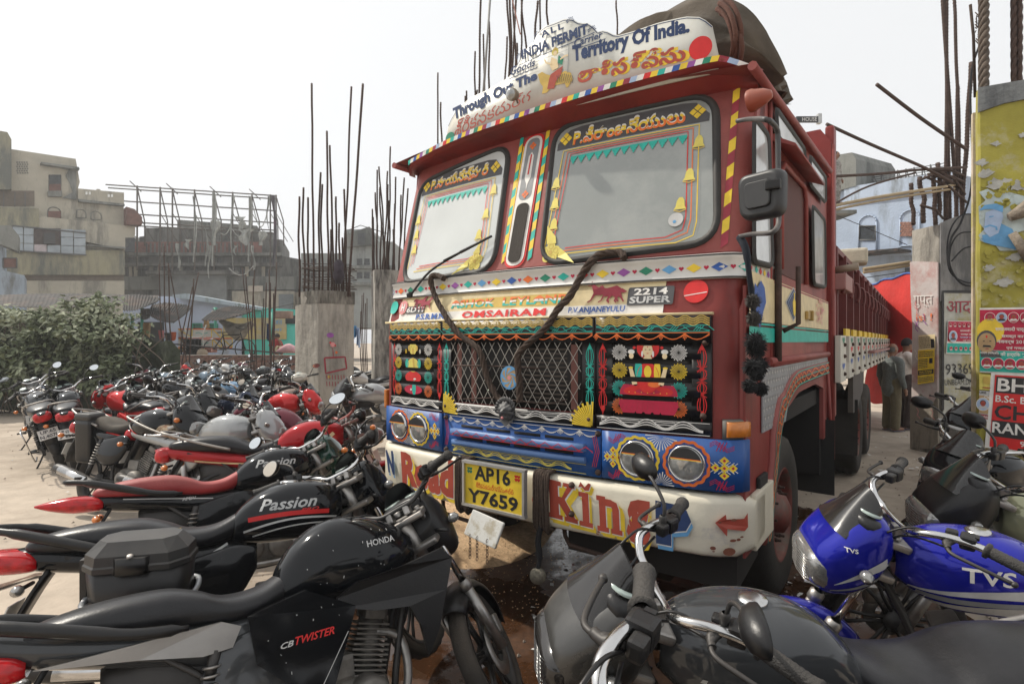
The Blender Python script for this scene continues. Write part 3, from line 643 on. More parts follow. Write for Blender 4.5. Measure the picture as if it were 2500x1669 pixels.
# ---- blue lamp panels and lower grille
BLUE = mat('blue enamel', (.012,.075,.27), .38, spec=.3, var=.15, dust=.10, dn=8)
def dishhole(sg):
    return [sg*.785, sg*1.005]
for sg in (-1, 1):
    a0, a1 = (A+.04, 1.24) if sg > 0 else (-1.12, -A)
    fslab('lamp_panel', (a0, .925, a1, 1.160), .004, .03, BLUE, nseg=16)
    P = Paint(mpF, .0325); lx = (.745, .975) if sg > 0 else (-.955, -.745)
    for k, x in enumerate(lx):
        P.disc('blue', (x, 1.042), .098, 30); P.up(.0008); P.ring('yellow' if (k == 0) == (sg > 0) else 'orange', (x, 1.042), .100, .014, 72, .0035, 15); P.up(.0008)
        c = mpF(x, 1.042, .0)
        nrm = (mpF(x, 1.042, 1)-c).normalized()
        m = MB(); m.lathe([(.092, .036), (.090, .026), (.080, .008), (.078, .004)], c, nrm, 32); dish = part('lamp_bowl', m, mat('blue bowl', (.06,.12,.30), .35, dust=.3), truck)
        m = MB(); m.lathe([(.086, .034), (.084, .046), (.078, .048), (.076, .040)], c, nrm, 32); part('lamp_rim', m, CHR, truck)
        m = MB(); m.lathe([(.077, .040), (.06, .050), (.03, .055), (.001, .057)], c, nrm, 32); hl = part('headlight', m, mat('headlamp glass', (.34,.345,.33), .08, .35, var=.35, vs=26, spec=1, dust=.15, coat=1), truck)
        PP = Paint(lambda a, z, o, c=c, nrm=nrm: V((a, c.y, z))+nrm*(.0585+o), 0.); 
        PP.poly('black', [(x+.0755*cos(t), 1.042+.0755*sin(t)) for t in [.32+(pi-.64)*i/14 for i in range(15)]]); PP.up(); PP.line('orange', [(x-.071, 1.066), (x+.071, 1.066)], .004); PP.line('yellow', [(x-.072, 1.062), (x+.072, 1.062)], .003)
        PP.out('lamp_mask', hl)
    def motif(x, z, s=1):
        for d in (-.020, -.007, .007, .020):
            P.line('white', [(x-.028+d, z+.026+d*.2), (x+.028+d, z-.026+d*.2)], .003); P.line('white', [(x-.028+d, z-.026-d*.2), (x+.028+d, z+.026-d*.2)], .003)
        P.up(.0008)
        for dx, dz in ((0, 0), (.030, 0), (-.030, 0), (0, .034), (0, -.034)): P.diamond('yellow', (x+dx, z+dz), .017, .019)
        P.up(.0008)
        for dx, dz in ((0, 0), (.030, 0), (-.030, 0), (0, .034), (0, -.034)): P.diamond('crimson', (x+dx, z+dz), .006, .007)
        P.off -= .0016
    def hatch(x, z, s):
        for d in (-.008, 0, .008): P.line('crimson', [(x-.045, z+s*.004+d), (x-.02, z+s*.020+d), (x+.02, z-s*.016+d), (x+.045, z-s*.004+d)], .0028); P.line('crimson', [(x+d*1.4-.006, z-.020), (x+d*1.4+.008, z+.022)], .0028)
    P.off = .0325
    if sg > 0:
        motif(.625, 1.035); motif(1.13, 1.035)
        for x, z, s in ((.645, 1.13, -1), (.645, .955, -1), (1.12, 1.13, 1), (1.12, .955, 1)): hatch(x, z, s)
        xm = .86
    else:
        motif(-.59, 1.045); hatch(-.60, 1.13, 1); hatch(-.60, .96, -1); xm = -.85
    P.burst('white', (xm, 1.158), .075, 13, .1, a0=pi, a1=2*pi, wd=.045); P.burst('white', (xm, .930), .06, 13, .1, a0=0, a1=pi, wd=.045)
    P.out('lamp_panel_painting', truck)
SK = mat('pale blue enamel', (.10,.19,.40), .4, spec=.3, var=.15, dust=.15, dn=8)
fslab('lower_grille', (-A+.005, .92, A+.03, 1.163), .002, .018, BLUE)
P = Paint(mpF, .0205)
for i, (z, n2) in enumerate(((1.098, 4), (1.030, 4), )):
    for k in range(4): a = -A+.16+k*.20; fslab('grille_slot', (a, z-.006-.004*i, a+.17, z+.010), .016, .0195, DRK, nseg=3)
fslab('grille_bar', (-A+.10, 1.045, A-.05, 1.082), .018, .055, SK); fslab('grille_bar', (-A+.10, .985, A-.05, 1.015), .018, .045, SK)
P.off = .0215; 
for i in range(9):
    a = -A+.07+i*.112
    P.line('white', [(a+.112*t/8, 1.150-.030*sin(pi*t/8)) for t in range(9)], .0035); P.line('white', [(a+.112*t/8, 1.144-.020*sin(pi*t/8)) for t in range(9)], .003)
    for d in (-.016, -.008, 0, .008, .016): P.line('white', [(a, 1.150), (a+d, 1.118+abs(d)*.5)], .003)
P.line('white', [(-A+.06+k*.1, 1.153) for k in range(11)], .0035)
P.off = .0575
for i in range(12):
    a = -A+.12+i*.078
    for dd in (0, .006): P.line('red', [(a, 1.048+dd), (a+.039, 1.078-dd), (a+.078, 1.048+dd)], .0024)
P.line('red', [(-A+.10+k*.09, 1.047) for k in range(11)], .0024)
topo('lemon', -A+.08, A-.05, .926, .980, .0215, .14)
P.off = .0215
for a in (-A+.035, A): 
    for d in (-.010, 0, .010): P.line('red', [(a+d-.006, 1.13), (a+d+.012, 1.05), (a+d-.006, .97)], .0026)
P.out('grille_painting', truck)
m = MB()
for a, z in ((-A+.03, 1.14), (A+.015, 1.14), (-A+.03, .945), (A+.015, .945), (-A+.03, 1.21), (A-.03, 1.21), (W1-.03, 1.60), (W1-.04, 1.262)):
    c = mpF(a, z, .016); m.lathe([(.016, 0), (.016, .006), (.010, .008), (.010, .018), (0, .020)], c, (0, -1, 0), 10)
part('bolt', m, RUST, truck, kind='stuff')
# ---- bumper
BY = lambda u: -.13+.077*u*u+(0 if abs(u) < 1.05 else (abs(u)-1.05)**2*3.2)
CRM = mat('cream bumper paint', (.70,.65,.52), .38, var=.07, dust=.25, col2=(.50,.47,.42), lo=.6, hi=.7, c2s=5, bump=.08, bs=12)
m = MB(); rr = []
bu = [-1.245+2.49*i/40 for i in range(41)]
for u in bu:
    y = BY(u); e = 1-max(0, (abs(u)-1.2)/.045)*.25; z0, z1 = .768-.137*e, .768+.137*e
    rr.append([(u, y+.20, z0+.02), (u, y+.02, z0), (u, y+.004, z0+.010), (u, y, z0+.03), (u, y, z1-.035), (u, y+.008, z1-.012), (u, y+.03, z1), (u, y+.20, z1)])
m.rings(rr)
for sg in (-1, 1): m.box((sg*1.23, .33, .768), (.03, .36, .26), bev=.008)
bump = part('bumper', m, CRM, truck)
def mpB(a, z, off=0.): return V((a, BY(a)-off, z))
vB = lambda u, z: BY(u)
P = Paint(mpB, .0025)
def btext(t, pq, c1='red', c2='yellow', **k):
    q = [onp(*p, vB) for p in pq]
    vs, fs, _ = text2d(t, **k)
    P.raw(c2, [bil(q, a+.05, b*1.0-.12) for a, b in vs], fs); P.up(.001)
    P.raw('white', [bil(q, a+.012, b*1.0-.03) for a, b in vs], fs); P.up(.001); P.raw(c1, [bil(q, a, b) for a, b in vs], fs); P.up(.001)
def glyph(polys, pq, c1='brown', c2='yellow'):
    q = [onp(*p, vB) for p in pq]
    for c, dx, dz in ((c2, .20, -.13), (c2, .12, -.08), ('white', .04, -.03), (c1, 0, 0)):
        for p in polys: P.poly(c, [bil(q, a+dx, b+dz) for a, b in p])
        P.up(.0009)
r4 = lambda a, b, c, d: [(a, b), (c, b), (c, d), (a, d)]
glyph([r4(.12,0,.46,1), r4(0,0,.58,.12), r4(0,.88,.58,1), [(.46,.40),(.80,.90),(.66,.90),(.66,1),(1.08,1),(1.08,.9),(1.0,.9),(.62,.48)], [(.46,.60),(.66,.60),(1.04,.12),(1.12,.12),(1.12,0),(.66,0),(.66,.12),(.74,.12),(.46,.42)]], ((1333,1166),(1398,1182),(1404,1276),(1337,1258)))
glyph([r4(.25,0,.75,1), r4(0,0,1,.14), r4(.0,.86,.75,1), [(.0,1.12),(.2,1.30),(.5,1.16),(.8,1.30),(1,1.28),(.8,1.08),(.5,1.06),(.25,1.16)]], ((1414,1198),(1446,1204),(1450,1288),(1418,1280)))
glyph([r4(.10,0,.36,1), r4(0,0,.46,.14), r4(0,.86,.36,1), r4(.36,.74,.60,.94), [(.55,.94),(.80,.88),(.88,.70),(.88,.14),(.98,.14),(.98,0),(.54,0),(.54,.14),(.62,.14),(.62,.70),(.55,.76)]], ((1458,1206),(1520,1218),(1524,1306),(1462,1292)))
btext('g', ((1530,1212),(1590,1222),(1592,1335),(1534,1322)), 'brown', bold=.09)
btext('Road', ((983,1100),(1112,1122),(1112,1216),(988,1180)), 'brown', bold=.05)
btext('P', ((1604,1218),(1692,1236),(1690,1338),(1606,1322)), 'navy', 'sky', bold=.09); btext('N', ((948,1096),(966,1099),(970,1158),(955,1150)), 'navy', 'sky', bold=.05)
rd = onp(1325, 1205, vB); P.disc('red', (rd[0]-.005, .77), .045, 20)
aq = [onp(*p, vB) for p in ((1750,1272),(1776,1252),(1778,1264),(1820,1262),(1829,1248),(1830,1282),(1822,1292),(1780,1287),(1779,1305))]; P.poly('brown', aq)
for i in range(16):
    x, z = random.choice(((1.12, .66), (1.17, .80), (1.0, .88), (.3, .88), (-1.1, .70), (-1.2, .80), (1.215, .72), (.6, .66))); x += random.uniform(-.05, .03); z += random.uniform(-.02, .03)
    if abs(x) < 1.23 and .645 < z < .89: P.disc('rust', (x, z), random.uniform(.003, .012), 9, random.uniform(.003, .012))
P.disc('rust', (1.165, .668), .022, 11, .018)
P.out('bumper_lettering', bump)
m = MB()
for px, py in ((1397,1183),(1397,1253)): u, z = onp(px, py, vB); m.lathe([(.016, 0), (.016, .008), (.010, .010), (.010, .022), (0, .024)], (u, BY(u), z), (0, -1, 0), 10)
part('bumper_bolt', m, RUST, bump, kind='stuff')
m = MB()
for u0 in (.28, -.62): m.tube([(u0, .02, .66), (u0+.03, .0, .56), (u0+.06, -.01, .52), (u0+.40, -.01, .50), (u0+.46, .0, .53), (u0+.48, .02, .66)], .012, 8)
part('tow_step', m, RUST, truck)
# number plate
pq = [onp(*p, lambda u, z: -.20+.077*u*u) for p in ((1137,1126),(1285,1147),(1285,1260),(1140,1226))]
pu0, pu1, pz0, pz1 = -.225, .19, .690, .930; py_ = -.21
m = MB()
for c, d in (((pu0+pu1)/2, py_, pz0), (pu1-pu0+.02, .03, .014)), (((pu0+pu1)/2, py_, pz1), (pu1-pu0+.02, .03, .014)), ((pu0, py_, (pz0+pz1)/2), (.014, .03, pz1-pz0)), ((pu1, py_, (pz0+pz1)/2), (.014, .03, pz1-pz0)): m.box(c, d)
plate = part('plate_frame', m, ALU, truck)
m = MB(); m.box(((pu0+pu1)/2, py_+.004, (pz0+pz1)/2), (pu1-pu0, .012, pz1-pz0)); part('number_plate', m, pcol('yellow'), plate)
P = Paint(lambda a, z, o: V((a, py_-.003-o, z)), 0.)
P.text('black', 'AP16', [(-.15, .918), (.10, .918), (.10, .835), (-.15, .835)], bold=.03); P.text('black', 'Y7659', [(-.20, .785), (.15, .785), (.15, .705), (-.20, .705)], bold=.03)
P.text('red', 'శ్రీకనకదుర్గమ్మతల్లి', [(-.14, .826), (.12, .826), (.12, .795), (-.14, .795)])
for x, c in ((-.185, 'green'), (.145, 'red')):
    for k in range(4): P.heart(c, (x+.012*cos(k*pi/2+.78), .885+.012*sin(k*pi/2+.78)), .020)
P.out('plate_lettering', plate)
m = MB(); MR = Matrix.Rotation(R(-24), 3, 'X') @ Matrix.Rotation(R(8), 3, 'Y')
m.box((-.045, -.255, .595), (.23, .018, .14), MR, bev=.007); hp = part('hanging_panel', m, mat('chipped white panel', (.60,.60,.57), .4, var=.1, dust=.3, col2=(.40,.36,.28), lo=.5, hi=.62, c2s=14), truck)
m = MB(); 
for x in (-.12, -.07, .0):
    z = .545
    for k in range(7): m.tube([(x+.006*cos(t)*(1 if k % 2 else .4), -.285+.006*cos(t)*(0 if k % 2 else 1), z-k*.018+.013*sin(t)) for t in [2*pi*j/8 for j in range(8)]], .0018, 4, closed=True)
part('chain', m, RUST, hp, kind='stuff')
# ---- ropes, wipers
def rope(name, pts, r, strands=3, tw=14, parent=truck, mt=ROPE):
    """twisted strands round a smooth path"""
    pth = [V(p) for p in smooth(pts, 8)]; m = MB(); u = None
    for s in range(strands):
        o = []; u = (pth[1]-pth[0]).normalized().orthogonal().normalized(); L = 0
        for i, p in enumerate(pth):
            t = (pth[min(i+1, len(pth)-1)]-pth[max(i-1, 0)]).normalized(); u = (u-t*u.dot(t)).normalized(); v = t.cross(u)
            if i: L += (p-pth[i-1]).length
            a = L*tw+2*pi*s/strands; o.append(p+(u*cos(a)+v*sin(a))*r*.75+V((noise.noise(p*30+V((s, 0, 0))), 0, noise.noise(p*30+V((0, s, 9)))))*r*.35)
        m.tube(o, r*.82, 6)
    return part(name, m, mt, parent)
L1 = [mpF(*onp(x/3.136+930, y/3.136+600), .05) for x, y in ((530,255),(480,232),(430,245),(440,330),(480,430),(560,570),(640,670),(790,790),(830,900),(870,1040),(935,1150),(960,1170))]
L2 = [mpF(*onp(x/3.136+1400, y/3.136+600), .05) for x, y in ((415,105),(385,62),(300,62),(225,80),(150,150),(90,240),(0,400))]+[mpF(*onp(x/3.136+930, y/3.136+600), .055) for x, y in ((1400,480),(1290,640),(1110,805),(1092,910),(1105,1050),(1105,1190))]
rope('rope', L1, .012, 4, 30); rope('rope', L2, .013, 4, 30)
for u0 in (-.30, .255):
    m = MB()
    for k in range(7):
        x = u0+(k-3)*.014; y = -.145+.077*u0*u0
        m.tube(smooth([(x+.01*sin(k), y+.12, .915), (x+.004*sin(k*2), y+.02, .922), (x, y-.012, .90), (x+.006*sin(k*3), y-.014, .78), (x-.01*sin(k), y-.010, .64-.012*(k % 3)), (x, y+.05, .62)], 4), .0095, 6)
    part('bumper_rope', m, ROPE, truck)
m = MB(); cb = V((.24, -.16, .38))
m.tube(smooth([(.25, -.14, .66), (.235, -.15, .56), (.245, -.15, .47), (.24, -.16, .42)], 4), [.016]*9+[.012]*4, 6); part('tassel_cord', m, mat('black cord', (.012,.012,.014), .9), truck)
m = MB(); m.grid(lambda s, t: cb+V((cos(2*pi*s)*sin(pi*t), sin(2*pi*s)*sin(pi*t), cos(pi*t)))*(.040+.004*abs(sin(20*pi*s+3*t))), 40, 14); part('tassel_ball', m, mat('woven ball', (.17,.155,.12), .95, var=.4, vs=60, bump=.8, bs=90), truck)
def wiper(p0, p1, p2, p3):
    m = MB(); m.tube(smooth([p0, p1, p2], 5), .008, 6); m.tube([p2, p3], [.010, .007], 6)
    d = (p3-p2); m.tube([p2+d*-.55+V((0, -.004, 0)), p3], .006, 4); m.lathe([(.022, 0), (.020, .02), (.010, .03), (.0, .031)], p0, (0, -1, 0), 12)
    return part('wiper', m, mat('wiper black', (.014,.014,.015), .5), truck)
g5 = lambda x, y, o: mpF(*onp(x/3.484+950, y/3.484+300), o)
wiper(g5(215,1465,.03), g5(420,1270,.07), g5(665,1110,.06), g5(905,970,.035))
# ---- sign board over the visor
sg_px = [(1088,347),(1096,300),(1118,264),(1150,238),(1188,221),(1222,202),(1243,188),(1261,162),(1278,128),(1303,102),(1312,80),(1333,64),(1358,55),(1380,46),(1397,47),(1414,57),(1439,57),(1452,70),(1457,79),(1478,73),(1490,83),(1508,87),(1546,77),(1610,55),(1674,41),(1712,42),(1737,60),(1750,89),(1754,136),(1620,172),(1461,219),(1290,272)]
bv = lambda u, z: .12+.077*u*u
so_ = [onp(*p, bv) for p in sg_px]
def mpG(a, z, o=0.): return V((a, .12+.077*a*a-o, z))
fine = []
for i, p in enumerate(so_):
    q = so_[(i+1) % len(so_)]; n = max(1, int(abs(q[0]-p[0])/.08))
    for k in range(n): fine.append((p[0]+(q[0]-p[0])*k/n, p[1]+(q[1]-p[1])*k/n))
# board as vertical slices so that it follows the bow
bot = lambda u: min(2.93, 2.905)+.0
us_ = [min(p[0] for p in so_)+i*(max(p[0] for p in so_)-min(p[0] for p in so_))/60 for i in range(61)]
def topz(u):
    zz = []
    for i in range(28):
        (ua, za), (ub, zb) = so_[i], so_[i+1]
        if (ua-u)*(ub-u) <= 0 and abs(ub-ua) > 1e-6: zz.append(za+(zb-za)*(u-ua)/(ub-ua))
    return max(zz) if zz else 3.0
WB = mat('white sign paint', (.60,.60,.55), .4, var=.05, vs=3, dust=.2, col2=(.52,.48,.38), lo=.55, hi=.75, c2s=3)
m = MB(); m.rings([[mpG(u, 2.92), mpG(u, topz(u)), mpG(u, topz(u), -.012), mpG(u, 2.92, -.012)] for u in us_], closed_ring=True); sign = part('sign_board', m, WB, truck)
P = Paint(mpG, .002)
P.line('navy', [(u, topz(u)-.008) for u in us_[1:-1]], .004)
Zq = lambda pts: [onp(*p, bv) for p in pts]
c1 = lambda *a: [(x/2.349+950, y/2.349) for x, y in a]
P.text('navy', 'Through Out The', Zq(c1((365,622),(850,400),(850,475),(375,708))), bold=.05); P.text('navy', 'Territory Of India.', Zq(c1((1050,262),(1725,100),(1725,212),(1055,385))), bold=.05)
P.text('brown', 'శ్రీకనకదుర్గ', Zq(c1((385,690),(815,510),(815,575),(375,790)))); P.off += .001
P.text('yellow', 'లారిసర్వీసు', Zq(c1((1100,370),(1735,240),(1725,350),(1085,490))), bold=.05); P.up(); P.text('brown', 'లారిసర్వీసు', Zq(c1((1090,370),(1710,240),(1700,350),(1080,485))), bold=.03)
P.text('navy', 'INDIA PERMIT', Zq(c1((760,290),(1140,135),(1145,195),(765,345))), bold=.045); P.text('navy', 'ALL', Zq(c1((868,185),(1000,130),(1005,165),(875,222))), bold=.03, sp=1.3)
P.text('navy', 'Goods', Zq(c1((695,390),(838,335),(843,375),(700,440))), bold=.02, shear=.3); P.text('navy', 'Carrier', Zq(c1((1060,228),(1225,180),(1232,215),(1065,275))), bold=.02, shear=.3)
P.line('navy', Zq(c1((690,455),(770,420),(850,390))), .004); P.line('navy', Zq(c1((1065,285),(1160,255),(1243,225))), .004)
P.line('navy', Zq(c1((745,378),(850,330),(1045,250),(1180,188))), .004)
for cx, cy in ((855,205),(1040,125),(750,330),(1165,175)): b = onp(cx/2.349+950, cy/2.349, bv); P.burst('navy', b, .026, 8, .2, a0=0, a1=pi*1.2, wd=.13)
rd = onp(*c1((1787,278))[0], bv); P.disc('red', (rd[0], rd[1]), .055, 24, .058); rd = onp(*c1((348,795))[0], bv); P.disc('green', (rd[0]+.005, rd[1]), .045, 20, .04)
# rider on a tiger
def zp(c, *a): P.poly(c, Zq(c1(*a)))
P.up(); zp('gold', (855,430),(880,415),(905,430),(960,440),(1010,410),(1045,420),(1055,460),(1030,500),(1020,505),(1010,480),(960,490),(930,510),(905,535),(880,540),(885,500),(870,480))
P.up(); zp('brown', (930,430),(1000,380),(990,430),(960,470),(950,510),(910,515),(920,460)); zp('skin', (935,330),(965,345),(975,390),(940,410),(925,380)); zp('green', (975,320),(1003,345),(995,375),(970,365)); 
P.disc('lemon', onp(*c1((955,300))[0], bv), .022, 16); P.up(); P.disc('skin', onp(*c1((956,308))[0], bv), .013, 14); zp('gold', (942,292),(956,272),(970,290)); P.line('grey', Zq(c1((1028,420),(1036,255))), .004); P.line('skin', Zq(c1((985,345),(1010,325),(1030,320))), .009); P.line('skin', Zq(c1((935,370),(905,365),(895,345))), .009)
for i in range(9): x = 965+i*11; P.line('dgrey', Zq(c1((x, 425+abs(i-4)*3),(x+6, 455),(x+2, 480))), .003)
P.out('sign_lettering', sign)
m = MB(); lc = onp(1262, 239, lambda u, z: .06); lc = V((lc[0], .0, lc[1]-.0)); m.lathe([(.002, -.05), (.028, -.045), (.036, -.02), (.036, 0), (.032, .004)], lc, (0, -1, -.2), 16); m.tube([lc+V((0, .05, 0)), lc+V((0, .07, -.03))], .006, 6); fl = part('spot_lamp', m, mat('lamp shell', (.20,.17,.13), .5, dust=.4), truck)
m = MB(); m.lathe([(.032, .004), (.02, .012), (.001, .014)], lc, (0, -1, -.2), 16); part('lamp_glass', m, mat('headlamp glass', (.5,.5,.48)), fl)
# ---- mirror, tassels, indicator, side lamp
MU = 1.42
mp_ = lambda x, y, u=MU: (lambda t: V((u, t[0], t[1])))(sdp(x/2.614+1750, y/2.614+100, u))
m = MB(); pts = [mp_(x, y, u) for x, y, u in ((130,512,1.22),(200,500,1.28),(300,500,1.40),(350,520,1.42),(385,570,1.42),(390,640,1.42),(393,900,1.42),(396,1120,1.42),(385,1190,1.42),(340,1225,1.40),(230,1232,1.30),(145,1248,1.22))]
m.tube(smooth(pts, 4), .010, 8); br = part('mirror_bracket', m, mat('bracket paint', (.05,.05,.055), .45, dust=.4), truck)
cq = [mp_(x, y) for x, y in ((190,850),(452,850),(462,1140),(205,1135))]
mc_ = sum(cq, V())/4; ex = (cq[1]-cq[0]+cq[2]-cq[3])/2; ez = (cq[0]-cq[3]+cq[1]-cq[2])/2
# housing faces forward-left so that its back shows
hx = V((.95, -.30, 0)); 
m = MB(); hw, hh = .084, .084; hc = mc_+V((-.02, -.03, 0))
rr = []
for s, d in ((.80, -.035), (.94, -.030), (1.0, -.012), (1.0, .015), (.96, .02)):
    L = rquad([(-hw*s, hh*s), (hw*s, hh*s), (hw*s*.95, -hh*s), (-hw*s*.88, -hh*s*.97)], .04*s); ax = V((TC, TS, 0))*0+hx.normalized(); nn = V((-hx.y, hx.x, 0)).normalized()
    rr.append([hc+ax*a+V((0, 0, b))+nn*d for a, b in L])
m.rings(rr); 
L = rquad([(-.050, .048), (.052, .048), (.050, -.05), (-.044, -.05)], .02)
m.rings([[hc+hx.normalized()*a*s+V((0, 0, b*s))+V((-hx.y, hx.x, 0)).normalized()*d for a, b in L] for s, d in ((1, -.034), (.93, -.044), (.9, -.045))])
mr = part('mirror', m, mat('mirror housing plastic', (.018,.019,.021), .42, dust=.15), truck)
m = MB(); m.box(hc+V((.045, -.05, .02)), (.05, .04, .035), bev=.006); part('mirror_clamp', m, BLK, mr)
bl = MC['black cord']
m = MB(); m.tube(smooth([mp_(145,1250,1.22), mp_(185,1330,1.25), mp_(205,1480,1.26), mp_(220,1600,1.26), mp_(235,1760,1.26)], 5), [.016]*8+[.012]*9+[.010]*4, 8); part('tassel_cord', m, mat('navy cloth', (.010,.014,.024), .9, bump=.5), truck)
def pom(c, r, col_, n=420):
    m = MB(); m.grid(lambda s, t: c+V((cos(2*pi*s)*sin(pi*t), sin(2*pi*s)*sin(pi*t), cos(pi*t)))*r*.62, 12, 8)
    rng = random.Random(int(r*1e4)+n)
    for i in range(n):
        d = V((rng.gauss(0, 1), rng.gauss(0, 1), rng.gauss(0, 1)-.5)).normalized(); t = d.orthogonal().normalized()*.0022; e = c+d*r*rng.uniform(.85, 1.12)+V((0, 0, -.006)); b = c+d*r*.4
        m.add([b-t, b+t, e+t*.4, e-t*.4], [(0, 1, 2, 3)])
    return part('pompom', m, col_, truck)
DP = mat('black wool', (.010,.010,.011), .95); GP = mat('grey wool', (.055,.050,.045), .95)
for x, y, r_, mt_ in ((232,340,.036,GP),(240,450,.036,GP),(245,600,.050,DP),(250,640,.048,DP),(225,760,.042,DP),(270,750,.046,DP),(250,800,.04,DP),(210,880,.034,DP),(282,900,.036,DP)):
    s_ = sdp(x/2.613+1750, y/2.613+600, 1.27); pom(V((1.27, s_[0], s_[1])), r_, mt_)
P = Paint(mpF, .004)
m = MB(); q = [(1.115, 1.235), (1.255, 1.235), (1.255, 1.145), (1.115, 1.145)]
def ibox(m, a0, a1, z0, z1, h0, h1): m.rings([[mpF(a0+(a1-a0)*i/6, z, h) for z, h in ((z0, h0), (z0+.006, h1), (z1-.006, h1), (z1, h0))] for i in range(7)])
ibox(m, 1.125, 1.245, 1.158, 1.252, .002, .018); ind = part('indicator_housing', m, mat('grey housing', (.10,.10,.095), .5, dust=.4), truck)
m = MB(); ibox(m, 1.140, 1.240, 1.168, 1.244, .012, .034); part('indicator_lens', m, mat('amber lens', (.55,.17,.02), .22, var=.2, vs=20, dust=.3), ind)
m = MB(); lc2 = mpF(-1.22, 1.20, .02); m.box(lc2, (.03, .06, .13), bev=.01); part('indicator_lens', m, MC['amber lens'], truck)
sc_ = sdp(1838, 257, 1.22); c = V((1.215, sc_[0]-.05, sc_[1])); m = MB(); m.lathe([(.050, 0), (.052, .02), (.046, .03), (.036, .07), (.018, .10), (.0, .105)], c, (1, -.15, .05), 20); part('marker_lamp', m, mat('orange marker lens', (.30,.06,.03), .35, dust=.5), truck)
m = MB(); m.box((1.222, .36, .82), (.02, .17, .26), bev=.008); part('dark_step_block', m, DRK, truck)  # dark box on the skirt, its colour stands in for a hole's shade
# ---- wheels
def truck_wheel(x, y, sg, dual=False):
    m = MB(); w_ = .135; prof = [(.29, -w_*.9), (.36, -w_*1.02), (.44, -w_), (.485, -w_*.86), (.50, -w_*.6), (.505, -w_*.2), (.495, -.012), (.495, .012), (.505, w_*.2), (.50, w_*.6), (.485, w_*.86), (.44, w_), (.36, w_*1.02), (.29, w_*.9)]
    t = MB(); n = 72; rr = []
    for r_, h in prof:
        rr.append([V((h, (r_-(.008 if (j % 3 == 0 and r_ > .48) else 0))*cos(2*pi*j/n), (r_-(.008 if (j % 3 == 0 and r_ > .48) else 0))*sin(2*pi*j/n))) for j in range(n)])
    t.rings(rr, cap=False); o = part('truck_wheel', t, TYR, truck); o.location = (x, y, .505)
    m = MB(); s = sg; m.lathe([(.30, s*.12), (.285, s*.125), (.27, s*.10), (.25, s*.02), (.235, s*.0), (.20, s*.05), (.14, s*.075), (.12, s*.08), (.115, s*.13), (.06, s*.16), (0, s*.165)] if not dual else [(.30, s*.12), (.28, s*.12), (.26, s*.02), (.22, -s*.06), (.12, -s*.06), (.11, s*.08), (.05, s*.10), (0, s*.10)], (0, 0, 0), (1, 0, 0), 40)
    rm = part('rim', m, mat('red wheel paint', (.16,.028,.022), .6, var=.3, vs=9, dust=.5, bump=.3, bs=30, col2=(.10,.06,.045), lo=.5, hi=.65), o)
    m = MB()
    for k in range(10): a = 2*pi*k/10; m.lathe([(.014, 0), (.014, .025), (.009, .03), (.009, .05), (0, .052)], (s*.07, .165*cos(a), .165*sin(a)), (s, 0, 0), 6, sm=False)
    part('wheel_nut', m, RUST, rm, kind='stuff')
    return o
for sg in (-1, 1):
    truck_wheel(sg*1.02, 1.30, sg)
    for y in (5.35, 6.75): truck_wheel(sg*1.10, y, sg, True); truck_wheel(sg*.78, y, sg, True)
m = MB(); m.box((0, 1.3, .48), (1.7, .10, .14)); 
for sg in (-1, 1): m.box((sg*.42, 6, .95), (.09, 11, .22))
for y in (5.35, 6.75): m.tube([(-1, y, .5), (1, y, .5)], .09, 10)
m.box((0, .8, .62), (1.1, .5, .35), bev=.05); part('frame_rail', m, mat('chassis grime', (.03,.026,.023), .85, dust=.6), truck)
for x0, y0 in ((1.05, 2.72), (1.05, 4.72)):
    m = MB(); m.grid(lambda s, t: V((x0-.28+.5*s, y0+.02*sin(3*s+2*t), .95-.62*t)), 4, 6); fl = part('mud_flap', m, RUB, truck)
m = MB(); m.slab([(4.55, .82), (4.55, 1.25), (5.9, 1.25), (5.9, 1.12), (5.75, .98), (4.9, .80)], .05, lambda v, z, d: V((1.24-d, v, z))); part('rear_mudguard', m, mat('dusty grey mudguard', (.09,.08,.075), .8, dust=.5), truck)
# ---- rear headboard and body
HB = mat('body maroon', (.135,.018,.018), .5, var=.2, vs=4, dust=.35)
m = MB(); m.slab([(-1.23, 1.0), (-1.23, 3.30), (-1.15, 3.42), (1.15, 3.42), (1.23, 3.30), (1.23, 1.0)], .07, lambda a, z, d: V((a, 2.82+d, z))); 
m.box((1.215, 2.93, 2.2), (.07, .16, 2.5), bev=.02)
part('headboard', m, RED, truck)
m = MB(); m.tube([(1.235, 2.86, 3.28), (1.235, 2.86, .60)], .02, 8); m.tube([(1.22, 2.70, 1.34), (1.24, 2.84, .62)], .014, 6); part('corner_post', m, PINK, truck)
m = MB(); m.box((1.16, 7.6, 2.0), (.03, 9.2, .86)); m.box((-1.16, 7.6, 2.0), (.03, 9.2, .86)); m.box((0, 12.2, 2.0), (2.3, .04, .86)); m.box((0, 7.6, 1.33), (2.34, 9.2, .14)); m.box((1.19, 7.6, 2.43), (.10, 9.2, .05)); part('cargo_body', m, HB, truck)
m = MB(); m.box((1.25, 3.2, 2.12), (.16, .55, .14), bev=.01); part('side_locker', m, mat('pale red rail', (.30,.13,.12), .5, dust=.4), truck)
